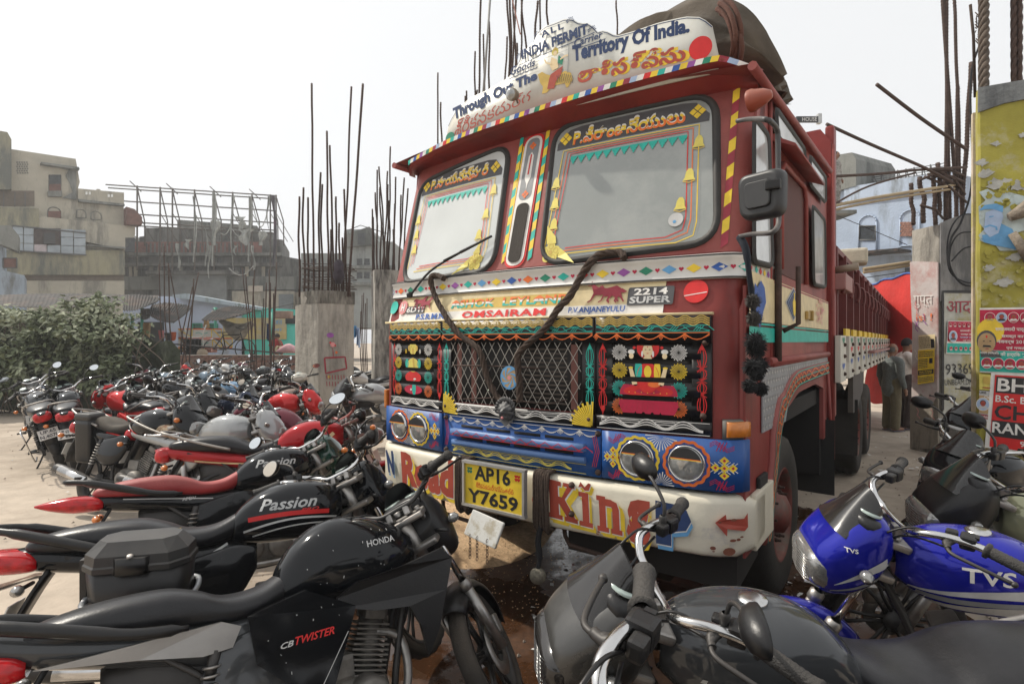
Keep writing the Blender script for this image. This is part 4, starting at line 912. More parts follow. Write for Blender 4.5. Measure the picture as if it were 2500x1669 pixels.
for k in range(14):
    v = 3.02+k*.68; wd_ = .30 if k < 6 else .26
    m = MB(); m.box((1.205, v, 2.03), (.11, .05, .80)); rb = part('body_rib', m, HB, truck)
    m = MB(); m.tube(smooth([(1.265, v, 2.22), (1.30, v+.01, 2.20), (1.31, v+.01, 2.08), (1.29, v, 2.02)], 3), .014, 6); part('hook', m, HB, rb)
    if k:
        m = MB(); m.box((1.262, v, 1.69), (.02, wd_*1.3, .07)); part('yellow_block', m, pcol('yellow'), rb)
    m = MB(); zb = 1.255; m.box((1.28, v, (1.655+zb)/2), (.045, wd_*1.3, 1.655-zb), bev=.006); bd_ = part('side_board', m, mat('white board', (.58,.56,.49), .5, var=.06, dust=.3, col2=(.30,.22,.15), lo=.62, hi=.7, c2s=8), truck)
    P = Paint(lambda a, z, o: V((1.3035+o, a, z)), .001)
    for c, z in (('green', 1.615), ('red', 1.53), ('blue', 1.415)) if k else (('green', 1.615), ('blue', 1.39)): P.heart(c, (v, z), .062) if 0 else P.poly(c, [(v+x*3.0, z+y) for x, y in [(16*sin(t)**3*.0021, (13*cos(t)-5*cos(2*t)-2*cos(3*t)-cos(4*t))*.0021) for t in [2*pi*i/18 for i in range(18)]]])
    P.out('heart', bd_)
    m = MB()
    for z in (1.575, 1.475, 1.32): m.lathe([(.018, 0), (.016, .012), (.008, .02), (0, .021)], (1.303, v+.03, z), (1, 0, 0), 8)
    part('board_bolt', m, RUST, bd_, kind='stuff')
m = MB(); m.box((1.33, 8.2, 1.47), (.09, 5.2, .03)); part('side_rail', m, mat('pale red rail', (.3,.13,.12)), truck)
m = MB()
for k in range(16): z = 1.9-k*.062; m.tube([(1.34+(.018*cos(t) if k % 2 else 0), 12.1+(0 if k % 2 else .022*cos(t)), z+.042*sin(t)) for t in [2*pi*j/8 for j in range(8)]], .008, 5, closed=True)
part('tail_chain', m, RUST, truck, kind='stuff')
m = MB(); m.tube([(1.24, 2.95, 2.22), (1.42, 2.95, 2.24)], .03, 10); part('exhaust_stub', m, mat('dull pipe', (.30,.24,.18), .6, .3), truck)
# folded tarpaulin on the roof (a thing of its own)
def blob(name, pts_top, mt, label, cat, seed=1, fold=.06):
    pass
TARP = mat('dark canvas tarpaulin', (.085,.068,.050), .9, var=.35, vs=5, dust=.5, dcol=(.16,.14,.12), bump=.7, bs=18)
def tarp():
    m = MB(); tc_ = [(-.60, .10, .18), (-.3, .26, .25), (0, .38, .32), (.3, .50, .36), (.6, .56, .40), (.85, .56, .40), (1.02, .46, .38), (1.14, .28, .32), (1.24, .08, .18)]
    st = smooth(tc_, 8)
    rr = []
    for x, h, d in st:
        ring = []
        for j in range(44):
            a = 2*pi*j/44; n_ = noise.fractal(V((x*2.2, cos(a)*1.3, sin(a)*1.3)), .8, 2.0, 4); fold = .05*sin(9*a+7*x)+.035*sin(17*a-5*x+2*n_)+.10*n_
            z = 2.985+h*.5+ (h*.5)*math.copysign(abs(sin(a))**.8, sin(a))*(1+fold)-max(0, x-1.15)*.55
            ring.append(T2W((x+.05*n_+.03*sin(6*a), .75+d*cos(a)*(1+fold), max(z, 2.99) if x < 1.2 else z)))
        rr.append(ring)
    m.rings(rr); o = part('tarpaulin', m, TARP); tag(o, 'folded dark canvas tarpaulin heaped on the roof of the maroon truck', 'tarpaulin'); return o
tp = tarp()
m = MB()
pth = [T2W(p) for p in ((1.06, .24, 3.22), (1.10, .22, 3.17), (1.13, .21, 3.10), (1.14, .23, 3.03), (1.12, .28, 2.99))]
for s in range(5): m.tube(smooth([p+V((.02*cos(s*1.3), .02*sin(s*1.3), .015*s)) for p in pth], 5), .013, 6)
tag(part('rope_coil', m, mat('rust rope', (.12,.055,.04), .95, bump=.7, bs=120)), 'reddish brown rope bundled beside the sign board under the tarpaulin', 'rope')
m = MB(); m.box(T2W((1.12, 4.6, 2.53)), (.5, .30, .17), Matrix.Rotation(-TH+.1, 3, 'Z'), bev=.03); tag(part('foam_slab', m, mat('dusty foam', (.55,.50,.40), .9, bump=.6, bs=20)), 'pale crumbling slab lying on top of the cargo body', 'slab')
# ================================================================ MOTORCYCLES (local: x forward, y left, z up, origin under the engine)
AX = V((-.438, 0, .899)); HP = V((.875, 0, 1.0)); X0B = .6
def B(p): return V((p[0]-X0B, p[1], p[2]))
BKC = {}
PAIR = {'fork', 'fork_tube', 'grip', 'switch', 'lever', 'shock_absorber', 'spring', 'foot_peg', 'indicator', 'front_indicator', 'mirror_stalk', 'side_cover', 'dial', 'raila', 'tank_shroud'}
def bm_(key, fn):
    if key not in BKC:
        m = MB(); fn(m); m.v = [(a-X0B, b, c) for a, b, c in m.v]; BKC[key] = m.mesh(key)
    return BKC[key]
PLA = mat('dusty black plastic', (.007,.007,.008), .34, spec=.4, var=.3, vs=8, dust=.07, dcol=(.24,.21,.18), dn=7, bump=.1, bs=70)
GRIP = mat('grip rubber', (.014,.014,.015), .6, dust=.15, bump=.7, bs=160)
SEAT = mat('seat vinyl', (.008,.008,.010), .33, var=.3, vs=10, dust=.07, dcol=(.20,.19,.18), dn=5, bump=.10, bs=110, spec=.4)
MET = mat('engine alloy', (.20,.19,.175), .5, .7, var=.35, vs=12, dust=.7, dcol=(.16,.13,.10), bump=.3, bs=50)
GMET = mat('dull steel', (.32,.31,.30), .35, .85, var=.3, vs=14, dust=.5, bump=.1)
BMET = mat('black metal', (.018,.018,.019), .42, .2, var=.3, dust=.25, dcol=(.20,.17,.14))
RLENS = mat('red tail lens', (.42,.006,.010), .14, var=.35, vs=30, dust=.05, dn=10)
OLENS = mat('orange lens', (.62,.17,.02), .2, var=.25, vs=30, dust=.3, coat=.6)
CLENS = mat('clear lens', (.24,.24,.235), .08, .5, var=.3, vs=120, dust=.3, coat=1)
MIRG = mat('mirror glass', (.75,.78,.80), .05, 1, var=.05)
DIAL = mat('dial face', (.30,.36,.33), .25, var=.3, vs=30, coat=1)
PLT = mat('plate white', (.62,.61,.58), .5, var=.08, dust=.35)
def paintmat(n, c, met=.25): return mat('tank '+n, c, .07, met, var=.15, vs=4, dust=.035, dcol=(.34,.31,.27), dn=4.5, bump=.012, bs=40, spec=.42)
BP = {'black': (.006,.007,.009), 'red': (.36,.010,.014), 'blue': (.010,.014,.30), 'silver': (.36,.37,.37), 'grey': (.055,.058,.062), 'maroon': (.12,.012,.025), 'white': (.58,.58,.56), 'olive': (.36,.36,.22), 'navy': (.02,.03,.06), 'steel': (.20,.26,.32), 'beige': (.50,.47,.40), 'sky': (.16,.28,.42), 'redb': (.52,.02,.02)}
def ell(c, rx, rz, n=16): return [(c[0]+rx*cos(2*pi*i/n), c[1]+rz*sin(2*pi*i/n)) for i in range(n)]
# ---- shared meshes
SS = (-1, 1)
def m_tyre(m, x, w=.045, R_=.305, r0=.235):
    n = 56; rr = []
    for r, h in [(r0, -w*.7), (r0+.02, -w*.95), (R_-.022, -w), (R_-.006, -w*.72), (R_, -w*.25), (R_, w*.25), (R_-.006, w*.72), (R_-.022, w), (r0+.02, w*.95), (r0, w*.7)]:
        rr.append([V((x+(r-(.006 if (j % 2 and r > R_-.02) else 0))*cos(2*pi*(j+.5*(h > 0))/n), h, .305+(r-(.006 if (j % 2 and r > R_-.02) else 0))*sin(2*pi*(j+.5*(h > 0))/n))) for j in range(n)])
    m.rings(rr, cap=False)
def m_rim(m, x, alloy):
    c = (x, 0, .305)
    m.lathe([(.238, -.034), (.222, -.030), (.215, -.012), (.215, .012), (.222, .030), (.238, .034)], c, (0, 1, 0), 40); m.lathe([(0, -.045), (.03, -.045), (.035, -.03), (.05, -.025), (.05, .025), (.035, .03), (.03, .045), (0, .045)], c, (0, 1, 0), 18)
    if alloy:
        for k in range(6):
            a = 2*pi*k/6; d = V((cos(a), 0, sin(a))); t = V((-sin(a), 0, cos(a)))
            for s in (-1, 1): m.tube([V(c)+d*.04+t*s*.012, V(c)+d*.13+t*s*.016, V(c)+d*.222+t*s*.034], [.011, .009, .010], 5)
    else:
        for k in range(28): a = 2*pi*k/28; b = a+(.35 if k % 2 else -.35); s = .022 if (k//2) % 2 else -.022; m.tube([V(c)+V((.04*cos(a), s, .04*sin(a))), V(c)+V((.22*cos(b), 0, .22*sin(b)))], .0022, 3, cap=False)
def m_disc(m):
    c = (1.26, -.055, .305); m.lathe([(.06, 0), (.118, 0), (.118, .004), (.06, .004)], c, (0, 1, 0), 30); m.box((1.345, -.062, .40), (.055, .05, .09), bev=.01)
def fender(m, cx, a0, a1, r, w, dep=.035, n=18, taper=True):
    rr = []
    for i in range(n+1):
        t = i/n; a = R(a0+(a1-a0)*t); ww = w*(1-.35*abs(2*t-1)**3 if taper else 1); d = V((cos(a), 0, sin(a))); c = V((cx, 0, .305)); ring = []
        for k in range(9): b = pi*k/8; ring.append(c+d*(r-dep*(1-sin(b)))+V((0, ww*cos(b), 0)))
        for k in range(8, -1, -1): b = pi*k/8; ring.append(c+d*(r-.004-dep*(1-sin(b)))+V((0, (ww-.004)*cos(b), 0)))
        rr.append(ring)
    m.rings(rr)
def m_fork(m):
    for s in SS:
        a = V((1.255, s*.085, .30)); d = AX
        m.tube([a, a+d*.33], [.026, .024], 12); m.lathe([(.024, .32), (.030, .33), (.030, .36), (.02, .37)], a, d, 12); 
def m_forktube(m):
    for s in SS: a = V((1.255, s*.085, .30)); m.tube([a+AX*.33, a+AX*.74], .0155, 10)
def m_triple(m):
    c = V((.905, 0, .965)); m.box(c, (.10, .22, .028), Matrix.Rotation(R(-24), 3, 'Y'), bev=.01); m.box((.955, 0, .84), (.10, .22, .03), Matrix.Rotation(R(-24), 3, 'Y'), bev=.01); m.tube([(.885, 0, .97), (.975, 0, .78)], .03, 12)
    for s in (-1, 1): m.box((.885, s*.045, 1.0), (.04, .032, .05), bev=.008); m.lathe([(.013, 0), (.013, .012), (0, .013)], (.902, s*.085, .985), AX, 10)
    m.lathe([(.014, 0), (.016, .02), (0, .021)], (.875, 0, .99), AX, 12)
BARS = {'chrome': [(.88, 0, 1.02), (.875, .075, 1.02), (.885, .13, 1.045), (.87, .185, 1.075), (.815, .225, 1.085), (.745, .27, 1.075), (.665, .375, 1.06)]}
def m_bar(m):
    r = BARS['chrome']; L = smooth([(x, -y, z) for x, y, z in r[::-1]]+r[1:], 5); m.tube(L, .0125, 10)
def m_grip(m):
    for s in SS:
        a, b = V((.738, s*.275, 1.074)), V((.655, s*.392, 1.058)); t = (b-a).normalized()
        pr = [(.0175, 0), (.026, .002), (.026, .010), (.019, .014)]+[(.0185+.0012*(k % 2), .018+k*.0065) for k in range(16)]+[(.021, .126), (.023, .130), (.022, .138), (0, .139)]; m.lathe(pr, a, t, 14)
def m_switch(m):
    for s in SS:
        c = V((.765, s*.235, 1.078)); M_ = Matrix.Rotation(s*R(-35), 3, 'Z'); m.box(c, (.045, .052, .046), M_, bev=.010); m.box(c+V((.03, -s*.035, .002)), (.035, .03, .036), M_, bev=.008); m.box(c+V((-.02, s*.01, .018)), (.012, .02, .010), M_)
def m_lever(m):
    for s in SS:
        m.tube(smooth([(.800, s*.225, 1.075), (.832, s*.245, 1.070), (.842, s*.285, 1.066), (.800, s*.34, 1.058), (.738, s*.405, 1.045)], 5), [.010]*6+[.006]*14+[.006], 7)
        m.lathe([(0, -.009), (.008, -.006), (.010, 0), (.008, .006), (0, .009)], (.736, s*.408, 1.045), (1, 0, 0), 10)
        m.tube(smooth([(.806, s*.218, 1.078), (.83, s*.235, 1.07), (.838, s*.262, 1.068)], 4), [.013]*5+[.010]*4, 8)
def m_cable(m):
    for s, k in ((-1, 0), (1, 1), (-1, 2), (1, 3)):
        m.tube(smooth([(.815, s*.21, 1.07-.01*k), (.90, s*(.16-.02*k), 1.10-.03*k), (1.02, s*(.10-.02*k), .99-.04*k), (1.0, s*.06, .82), (.86, s*.05, .72)], 6), .0042, 5)
def m_mirstalk(m):
    for s in SS: m.lathe([(.012, 0), (.013, .03), (.008, .035)], (.79, s*.215, 1.085), (0, 0, 1), 8); m.tube(smooth([(.79, s*.215, 1.09), (.785, s*.225, 1.15), (.80, s*.29, 1.195), (.805, s*.33, 1.20)], 4), .0058, 6)
def m_mirback(s):
    def f(m):
        rr = []
        c = V((.80, s*.375, 1.205)); m_ = Matrix.Rotation(s*R(-12), 3, 'Z')
        for sc, d in ((.02, .038), (.45, .034), (.8, .022), (.97, .006), (1.0, -.006)):
            rr.append([c+m_ @ V((d, .068*sc*cos(a)*(1+.12*sin(a)), .042*sc*sin(a))) for a in [2*pi*k/20 for k in range(20)]])
        m.rings(rr)
    return f
def m_mirglass(s):
    def f(m):
        c = V((.80, s*.375, 1.205)); m_ = Matrix.Rotation(s*R(-12), 3, 'Z'); P_ = [c+m_ @ V((-.0075, .063*cos(a)*(1+.12*sin(a)), .038*sin(a))) for a in [2*pi*k/20 for k in range(20)]]; m.add(P_, [tuple(range(20))])
    return f
TANK = [(.335, .76, .815, .045, 2.2), (.36, .735, .875, .085, 2.4), (.45, .72, .955, .118, 2.4), (.58, .715, 1.0, .142, 2.5), (.72, .72, 1.0, .142, 2.5), (.82, .76, .975, .105, 2.4), (.875, .80, .94, .055, 2.2)]
TANKA = [(.32, .76, .83, .05, 2.2), (.35, .73, .90, .09, 2.3), (.43, .72, .985, .118, 2.2), (.55, .70, 1.035, .145, 2.2), (.70, .68, 1.02, .160, 2.0), (.83, .72, .965, .125, 2.0), (.90, .76, .92, .07, 2.0)]
SEATS = [(-.46, .825, .845, .035, 2.4), (-.42, .80, .875, .085, 2.6), (-.25, .78, .905, .125, 2.8), (-.05, .765, .905, .135, 3), (.06, .75, .875, .14, 3), (.15, .74, .835, .135, 3), (.26, .74, .835, .12, 2.8), (.35, .76, .87, .085, 2.4), (.395, .79, .90, .055, 2.2)]
TAILC = [(-.56, .80, .815, .02, 2), (-.50, .755, .835, .065, 2.2), (-.35, .715, .835, .105, 2.4), (-.1, .67, .80, .125, 2.4), (.15, .62, .77, .13, 2.4), (.33, .63, .76, .10, 2.4), (.40, .68, .75, .06, 2.2)]
TAILA = [(-.58, .86, .885, .02, 2), (-.50, .80, .90, .07, 2.2), (-.35, .74, .87, .11, 2.2), (-.1, .67, .82, .13, 2.4), (.15, .60, .78, .135, 2.4), (.36, .62, .77, .12, 2.4), (.44, .70, .76, .07, 2.2)]
def m_tank(k): return lambda m: m.loft(TANKA if k else TANK, 28, 5)
def m_cap(m): m.lathe([(.036, 0), (.040, .004), (.038, .012), (.02, .016), (0, .016)], (.62, 0, .997), (.05, 0, 1), 20)
def m_seat(m): m.loft(SEATS, 24, 5)
def m_tail(k): return lambda m: m.loft(TAILA if k else TAILC, 20, 4)
def m_sidecov(m):
    for s in SS: m.loft([(.05, .50, .58, .02, 2), (.10, .46, .68, .03, 3), (.25, .44, .72, .035, 3), (.38, .50, .74, .03, 3), (.46, .62, .72, .015, 2)], 14, 3, yc=s*.12)
def m_engine(m):
    for s in (-1, 1): m.lathe([(.0, .15), (.07, .148), (.085, .135), (.09, .10), (.09, .02)], (.62, 0, .34), (0, s, 0), 24); m.lathe([(.0, .135), (.05, .134), (.07, .12), (.075, .02)], (.44, 0, .34), (0, s, 0), 20)
    m.loft([(.33, .28, .40, .07, 3), (.40, .23, .44, .10, 4), (.62, .22, .43, .10, 4), (.72, .26, .40, .08, 3)], 16, 3); m.box((.52, 0, .47), (.14, .16, .10), bev=.02)
def m_fins(m):
    d = V((.30, 0, .954)); 
    for k in range(11): c = V((.635, 0, .415))+d*(k*.0185); r = .078 if k < 7 else .068; m.box(c, (r*2, r*1.75, .008), Matrix.Rotation(R(17), 3, 'Y'), bev=.003)
    m.tube([V((.635, 0, .40)), V((.635, 0, .40))+d*.24], .052, 12); m.box(V((.635, 0, .40))+d*.24, (.10, .12, .05), Matrix.Rotation(R(17), 3, 'Y'), bev=.015)
def m_frame(m):
    for s in (-1, 1):
        m.tube(smooth([(.93, s*.01, .82), (.82, s*.05, .60), (.76, s*.06, .40), (.70, s*.07, .24), (.45, s*.07, .21), (.30, s*.08, .28), (.28, s*.09, .5), (.40, s*.07, .72)], 4), .015, 7)
        m.tube([(.36, s*.08, .70), (-.30, s*.10, .78)], .013, 7); m.tube([(.30, s*.10, .40), (-.10, s*.11, .74)], .011, 7)
        m.tube([(.36, s*.10, .30), (.02, s*.10, .305)], .017, 7); m.tube([(.40, s*.10, .27), (.42, s*.22, .27)], .010, 6); m.tube([(.02, s*.16, .30), (.05, s*.24, .31)], .011, 6)
    m.tube([(.36, 0, .74), (.93, 0, .88)], .022, 8); m.loft([(-.22, .50, .70, .05, 3), (.02, .48, .72, .085, 3), (.28, .42, .70, .10, 3)], 12, 3)
def m_peg(m):
    for s in SS: m.lathe([(.013, 0), (.016, .005), (.016, .085), (0, .088)], (.42, s*.19, .272), (0, s, 0), 10); m.lathe([(.011, 0), (.013, .005), (.013, .07), (0, .072)], (.05, s*.20, .312), (0, s, 0), 10)
def m_stand(m): m.tube([(.34, .10, .26), (.30, .20, .12), (.27, .27, .035)], .011, 7); m.box((.27, .28, .03), (.06, .04, .01))
def m_shock(m):
    for s in SS:
        a, b = V((.01, s*.145, .33)), V((.10, s*.135, .68)); d = b-a; m.tube([a, a+d*.45], .022, 10); m.tube([a+d*.75, b], .020, 10); m.tube([a, b], .008, 6)
def m_spring(m):
    for s in SS:
        a, b = V((.01, s*.145, .33)), V((.10, s*.135, .68)); d = b-a; u = V((0, 1, 0)); w_ = d.normalized().cross(u)
        m.tube([a+d*(.30+.6*k/60)+(u*cos(k*2*pi/7.5)+w_*sin(k*2*pi/7.5))*.027 for k in range(61)], .0048, 5)
def m_exh(m):
    m.tube(smooth([(.70, -.03, .56), (.80, -.05, .50), (.79, -.09, .34), (.66, -.13, .24), (.40, -.14, .235), (.22, -.15, .25)], 5), .018, 9)
def m_muf(m):
    a, b = V((.24, -.152, .25)), V((-.38, -.195, .375)); d = (b-a).normalized(); L = (b-a).length; m.lathe([(.018, 0), (.03, .03), (.046, .12), (.052, .30), (.052, L-.10), (.044, L-.02), (.040, L), (.022, L-.002), (.020, L-.05), (0, L-.051)], a, d, 18)
def m_mufsh(m):
    a, b = V((.24, -.152, .25)), V((-.38, -.195, .375)); d = (b-a); n = V((0, -1, .25)).normalized(); u = d.normalized().cross(n)
    m.rings([[a+d*t+(n*cos(q)+u*sin(q))*(.0575) for q in [-.8+1.6*j/6 for j in range(7)]]+[a+d*t+(n*cos(q)+u*sin(q))*(.053) for q in [.8-1.6*j/6 for j in range(7)]] for t in (.25, .5, .85)])
def m_chain(m): m.slab(rquad([(-.10, .375), (.42, .40), (.42, .30), (-.10, .235)], .05), .03, lambda x, z, d: V((x, .135-d, z)))
def m_rail(m):
    L = [(.02, .155, .80), (-.20, .160, .86), (-.42, .14, .93), (-.50, .08, .95), (-.50, -.08, .95), (-.42, -.14, .93), (-.20, -.16, .86), (.02, -.155, .80)]; m.tube(smooth(L, 5), .0105, 8)
def m_raila(m):
    for s in SS: m.tube(smooth([(.02, s*.158, .775), (-.14, s*.165, .80), (-.34, s*.145, .865), (-.50, s*.105, .915), (-.60, s*.05, .93)], 5), [.010]*2+[.019]*5+[.022]*8+[.016]*5+[.010], 9)
def m_rack(m):
    for s in (-1, -.33, .33, 1): m.tube([(-.38, s*.10, .93), (-.60, s*.10, .93)], .006, 6)
    for x in (-.38, -.49, -.60): m.tube([(x, -.12, .935), (x, .12, .935)], .007, 6)
def m_rfend(m): fender(m, 0, 40, 190, .355, .075, .05); m.slab([(-.40, .74), (-.54, .50), (-.56, .42), (-.50, .42), (-.34, .66)], .006, lambda x, z, d: V((x, .07-d, z))) if 0 else None; m.rings([[V((x, y, z)), V((x, -y, z)), V((x+.02, -y, z)), V((x+.02, y, z))] for x, y, z in ((-.36, .08, .76), (-.43, .075, .64), (-.50, .065, .50), (-.52, .06, .42))])
def m_plate(m): m.box((-.505, 0, .555), (.006, .20, .125), Matrix.Rotation(R(20), 3, 'Y'), bev=.002)
def m_tlight(m): m.loft([(-.555, .735, .79, .035, 2.4), (-.535, .715, .815, .075, 3), (-.49, .705, .83, .095, 3), (-.44, .72, .82, .085, 3)], 18, 3)
def m_tlighta(m): m.loft([(-.74, .800, .812, .010, 2.2), (-.66, .765, .828, .055, 2.3), (-.55, .735, .84, .095, 2.4), (-.44, .73, .825, .115, 2.6), (-.40, .74, .80, .10, 2.6)], 18, 4)
def m_ind(m, x=-.43, z=.685, y0=.10, y1=.19):
    for s in SS: m.lathe([(.0, -.022), (.016, -.018), (.024, 0), (.020, .022), (0, .036)], (x, s*y1, z), (0, s, 0), 12)
def m_indst(m):
    for s in (-1, 1): m.tube([(-.42, s*.05, .69), (-.43, s*.17, .685)], .009, 6); m.tube([(1.02, s*.07, .90), (1.04, s*.15, .895)], .009, 6); m.lathe([(.012, -.03), (.024, -.01), (.028, .0)], (1.045, s*.165, .895), (1, 0, 0), 12) if 0 else None
def m_find(m): m_ind(m, 1.04, .895, .1, .175)
def m_ffend(m): fender(m, 1.26, 8, 150, .345, .070, .05)
def m_ffenda(m): fender(m, 1.26, 15, 140, .352, .085, .065)
def m_fair(m): # bikini fairing shell
    m.loft([(.93, .88, 1.05, .12, 2.8), (.98, .80, 1.08, .145, 3), (1.06, .755, 1.05, .155, 3.2), (1.13, .755, .985, .140, 3.4), (1.17, .77, .94, .115, 3.4), (1.182, .79, .91, .09, 3)], 24, 4)
def m_vis(m):
    def f(s, t):
        a = (s-.5)*2.3; r = .125*(1-.34*t); return V((1.075-.14*t+.045*cos(a), r*sin(a)*1.02, 1.02+.14*t*(1-.45*abs(2*s-1)**2.5)-.02*(1-cos(a))))
    m.grid(f, 14, 8); m.grid(lambda s, t: f(s, t)+V((-.004, 0, -.002)), 14, 8)
def m_head(m):
    m.loft([(1.12, .772, .93, .135, 3.4), (1.17, .78, .922, .125, 3.4), (1.198, .80, .905, .105, 3), (1.208, .825, .885, .06, 2.6)], 28, 4)
    for k in range(9): z = .800+k*.012; m.tube([(1.172, -.118, z), (1.206, -.07, z), (1.214, 0, z), (1.206, .07, z), (1.172, .118, z)], .0022, 4)
def m_rhead(m): m.lathe([(.0, -.13), (.05, -.125), (.085, -.08), (.098, -.02), (.100, .0), (.092, .008)], (1.11, 0, .86), (1, 0, -.1), 26)
def m_rlens(m): m.lathe([(.091, .004), (.06, .022), (.02, .030), (0, .031)], (1.11, 0, .86), (1, 0, -.1), 26)
def m_dash(m): m.loft([(.93, 1.0, 1.04, .04, 3), (.96, .995, 1.065, .11, 3.2), (1.02, .98, 1.085, .12, 3.2), (1.05, .98, 1.07, .06, 3)], 18, 3)
def m_dial(m):
    for s, r in [(q, .042 if q > 0 else .034) for q in SS]: m.lathe([(r, 0), (r, .006), (r*.9, .008), (0, .009)], (.985, s*.052, 1.076), (-.38, 0, .92), 20)
def m_shroud(m):
    for s in SS:
        P_ = [(.52, .74), (.60, .78), (.80, .80), (.98, .83), (1.03, .78), (.98, .66), (.92, .52), (.86, .44), (.84, .56), (.80, .64), (.66, .66), (.54, .70)]
        m.slab(P_, .022, lambda x, z, d, s=s: V((x, s*(.155+.03*sin((x-.5)*5)-d), z)))
def m_crash(m): m.tube(smooth([(.80, -.06, .62), (.84, -.20, .60), (.86, -.27, .50), (.84, -.26, .36), (.80, -.16, .28), (.80, .16, .28), (.84, .26, .36), (.86, .27, .50), (.84, .20, .60), (.80, .06, .62)], 4), .011, 8)
def m_saree(m): m.tube(smooth([(.10, .17, .66), (-.02, .24, .64), (-.22, .25, .62), (-.26, .24, .52), (-.24, .23, .30), (-.16, .22, .22), (.02, .20, .24)], 5), .009, 8)
ST = [ # name, builder, steered, material slot, sub-part of
 ('front_tyre', lambda m: m_tyre(m, 1.26, .040), 1, 'tyre'), ('fork', m_fork, 1, 'fork'), ('fork_tube', m_forktube, 1, 'chrome'), ('triple_clamp', m_triple, 1, 'gmet'), ('handlebar', m_bar, 1, 'bar'), ('grip', m_grip, 1, 'grip'), ('switch', m_switch, 1, 'pla'), ('lever', m_lever, 1, 'lever'), ('cable', m_cable, 1, 'pla'),
 ('rear_tyre', lambda m: m_tyre(m, 0, .050), 0, 'tyre'), ('frame', m_frame, 0, 'bmet'), ('engine', m_engine, 0, 'met'), ('cylinder', m_fins, 0, 'met'), ('side_cover', m_sidecov, 0, 'side'), ('seat', m_seat, 0, 'seat'), ('foot_peg', m_peg, 0, 'grip'), ('side_stand', m_stand, 0, 'bmet'), ('shock_absorber', m_shock, 0, 'bmet'), ('spring', m_spring, 0, 'gmet'), ('exhaust_pipe', m_exh, 0, 'gmet'), ('muffler', m_muf, 0, 'bmet'), ('heat_shield', m_mufsh, 0, 'chrome'), ('chain_cover', m_chain, 0, 'bmet'), ('rear_mudguard', m_rfend, 0, 'pla'), ('number_plate', m_plate, 0, 'plt'), ('indicator_stalk', m_indst, 0, 'pla'), ('indicator', m_ind, 0, 'ind'), ('fuel_cap', m_cap, 0, 'chrome')]
MATS = {'tyre': TYR, 'fork': GMET, 'chrome': CHR, 'gmet': GMET, 'bar': CHR, 'grip': GRIP, 'pla': PLA, 'lever': BMET, 'bmet': BMET, 'met': MET, 'seat': SEAT, 'plt': PLT, 'ind': OLENS}
BIKES = []
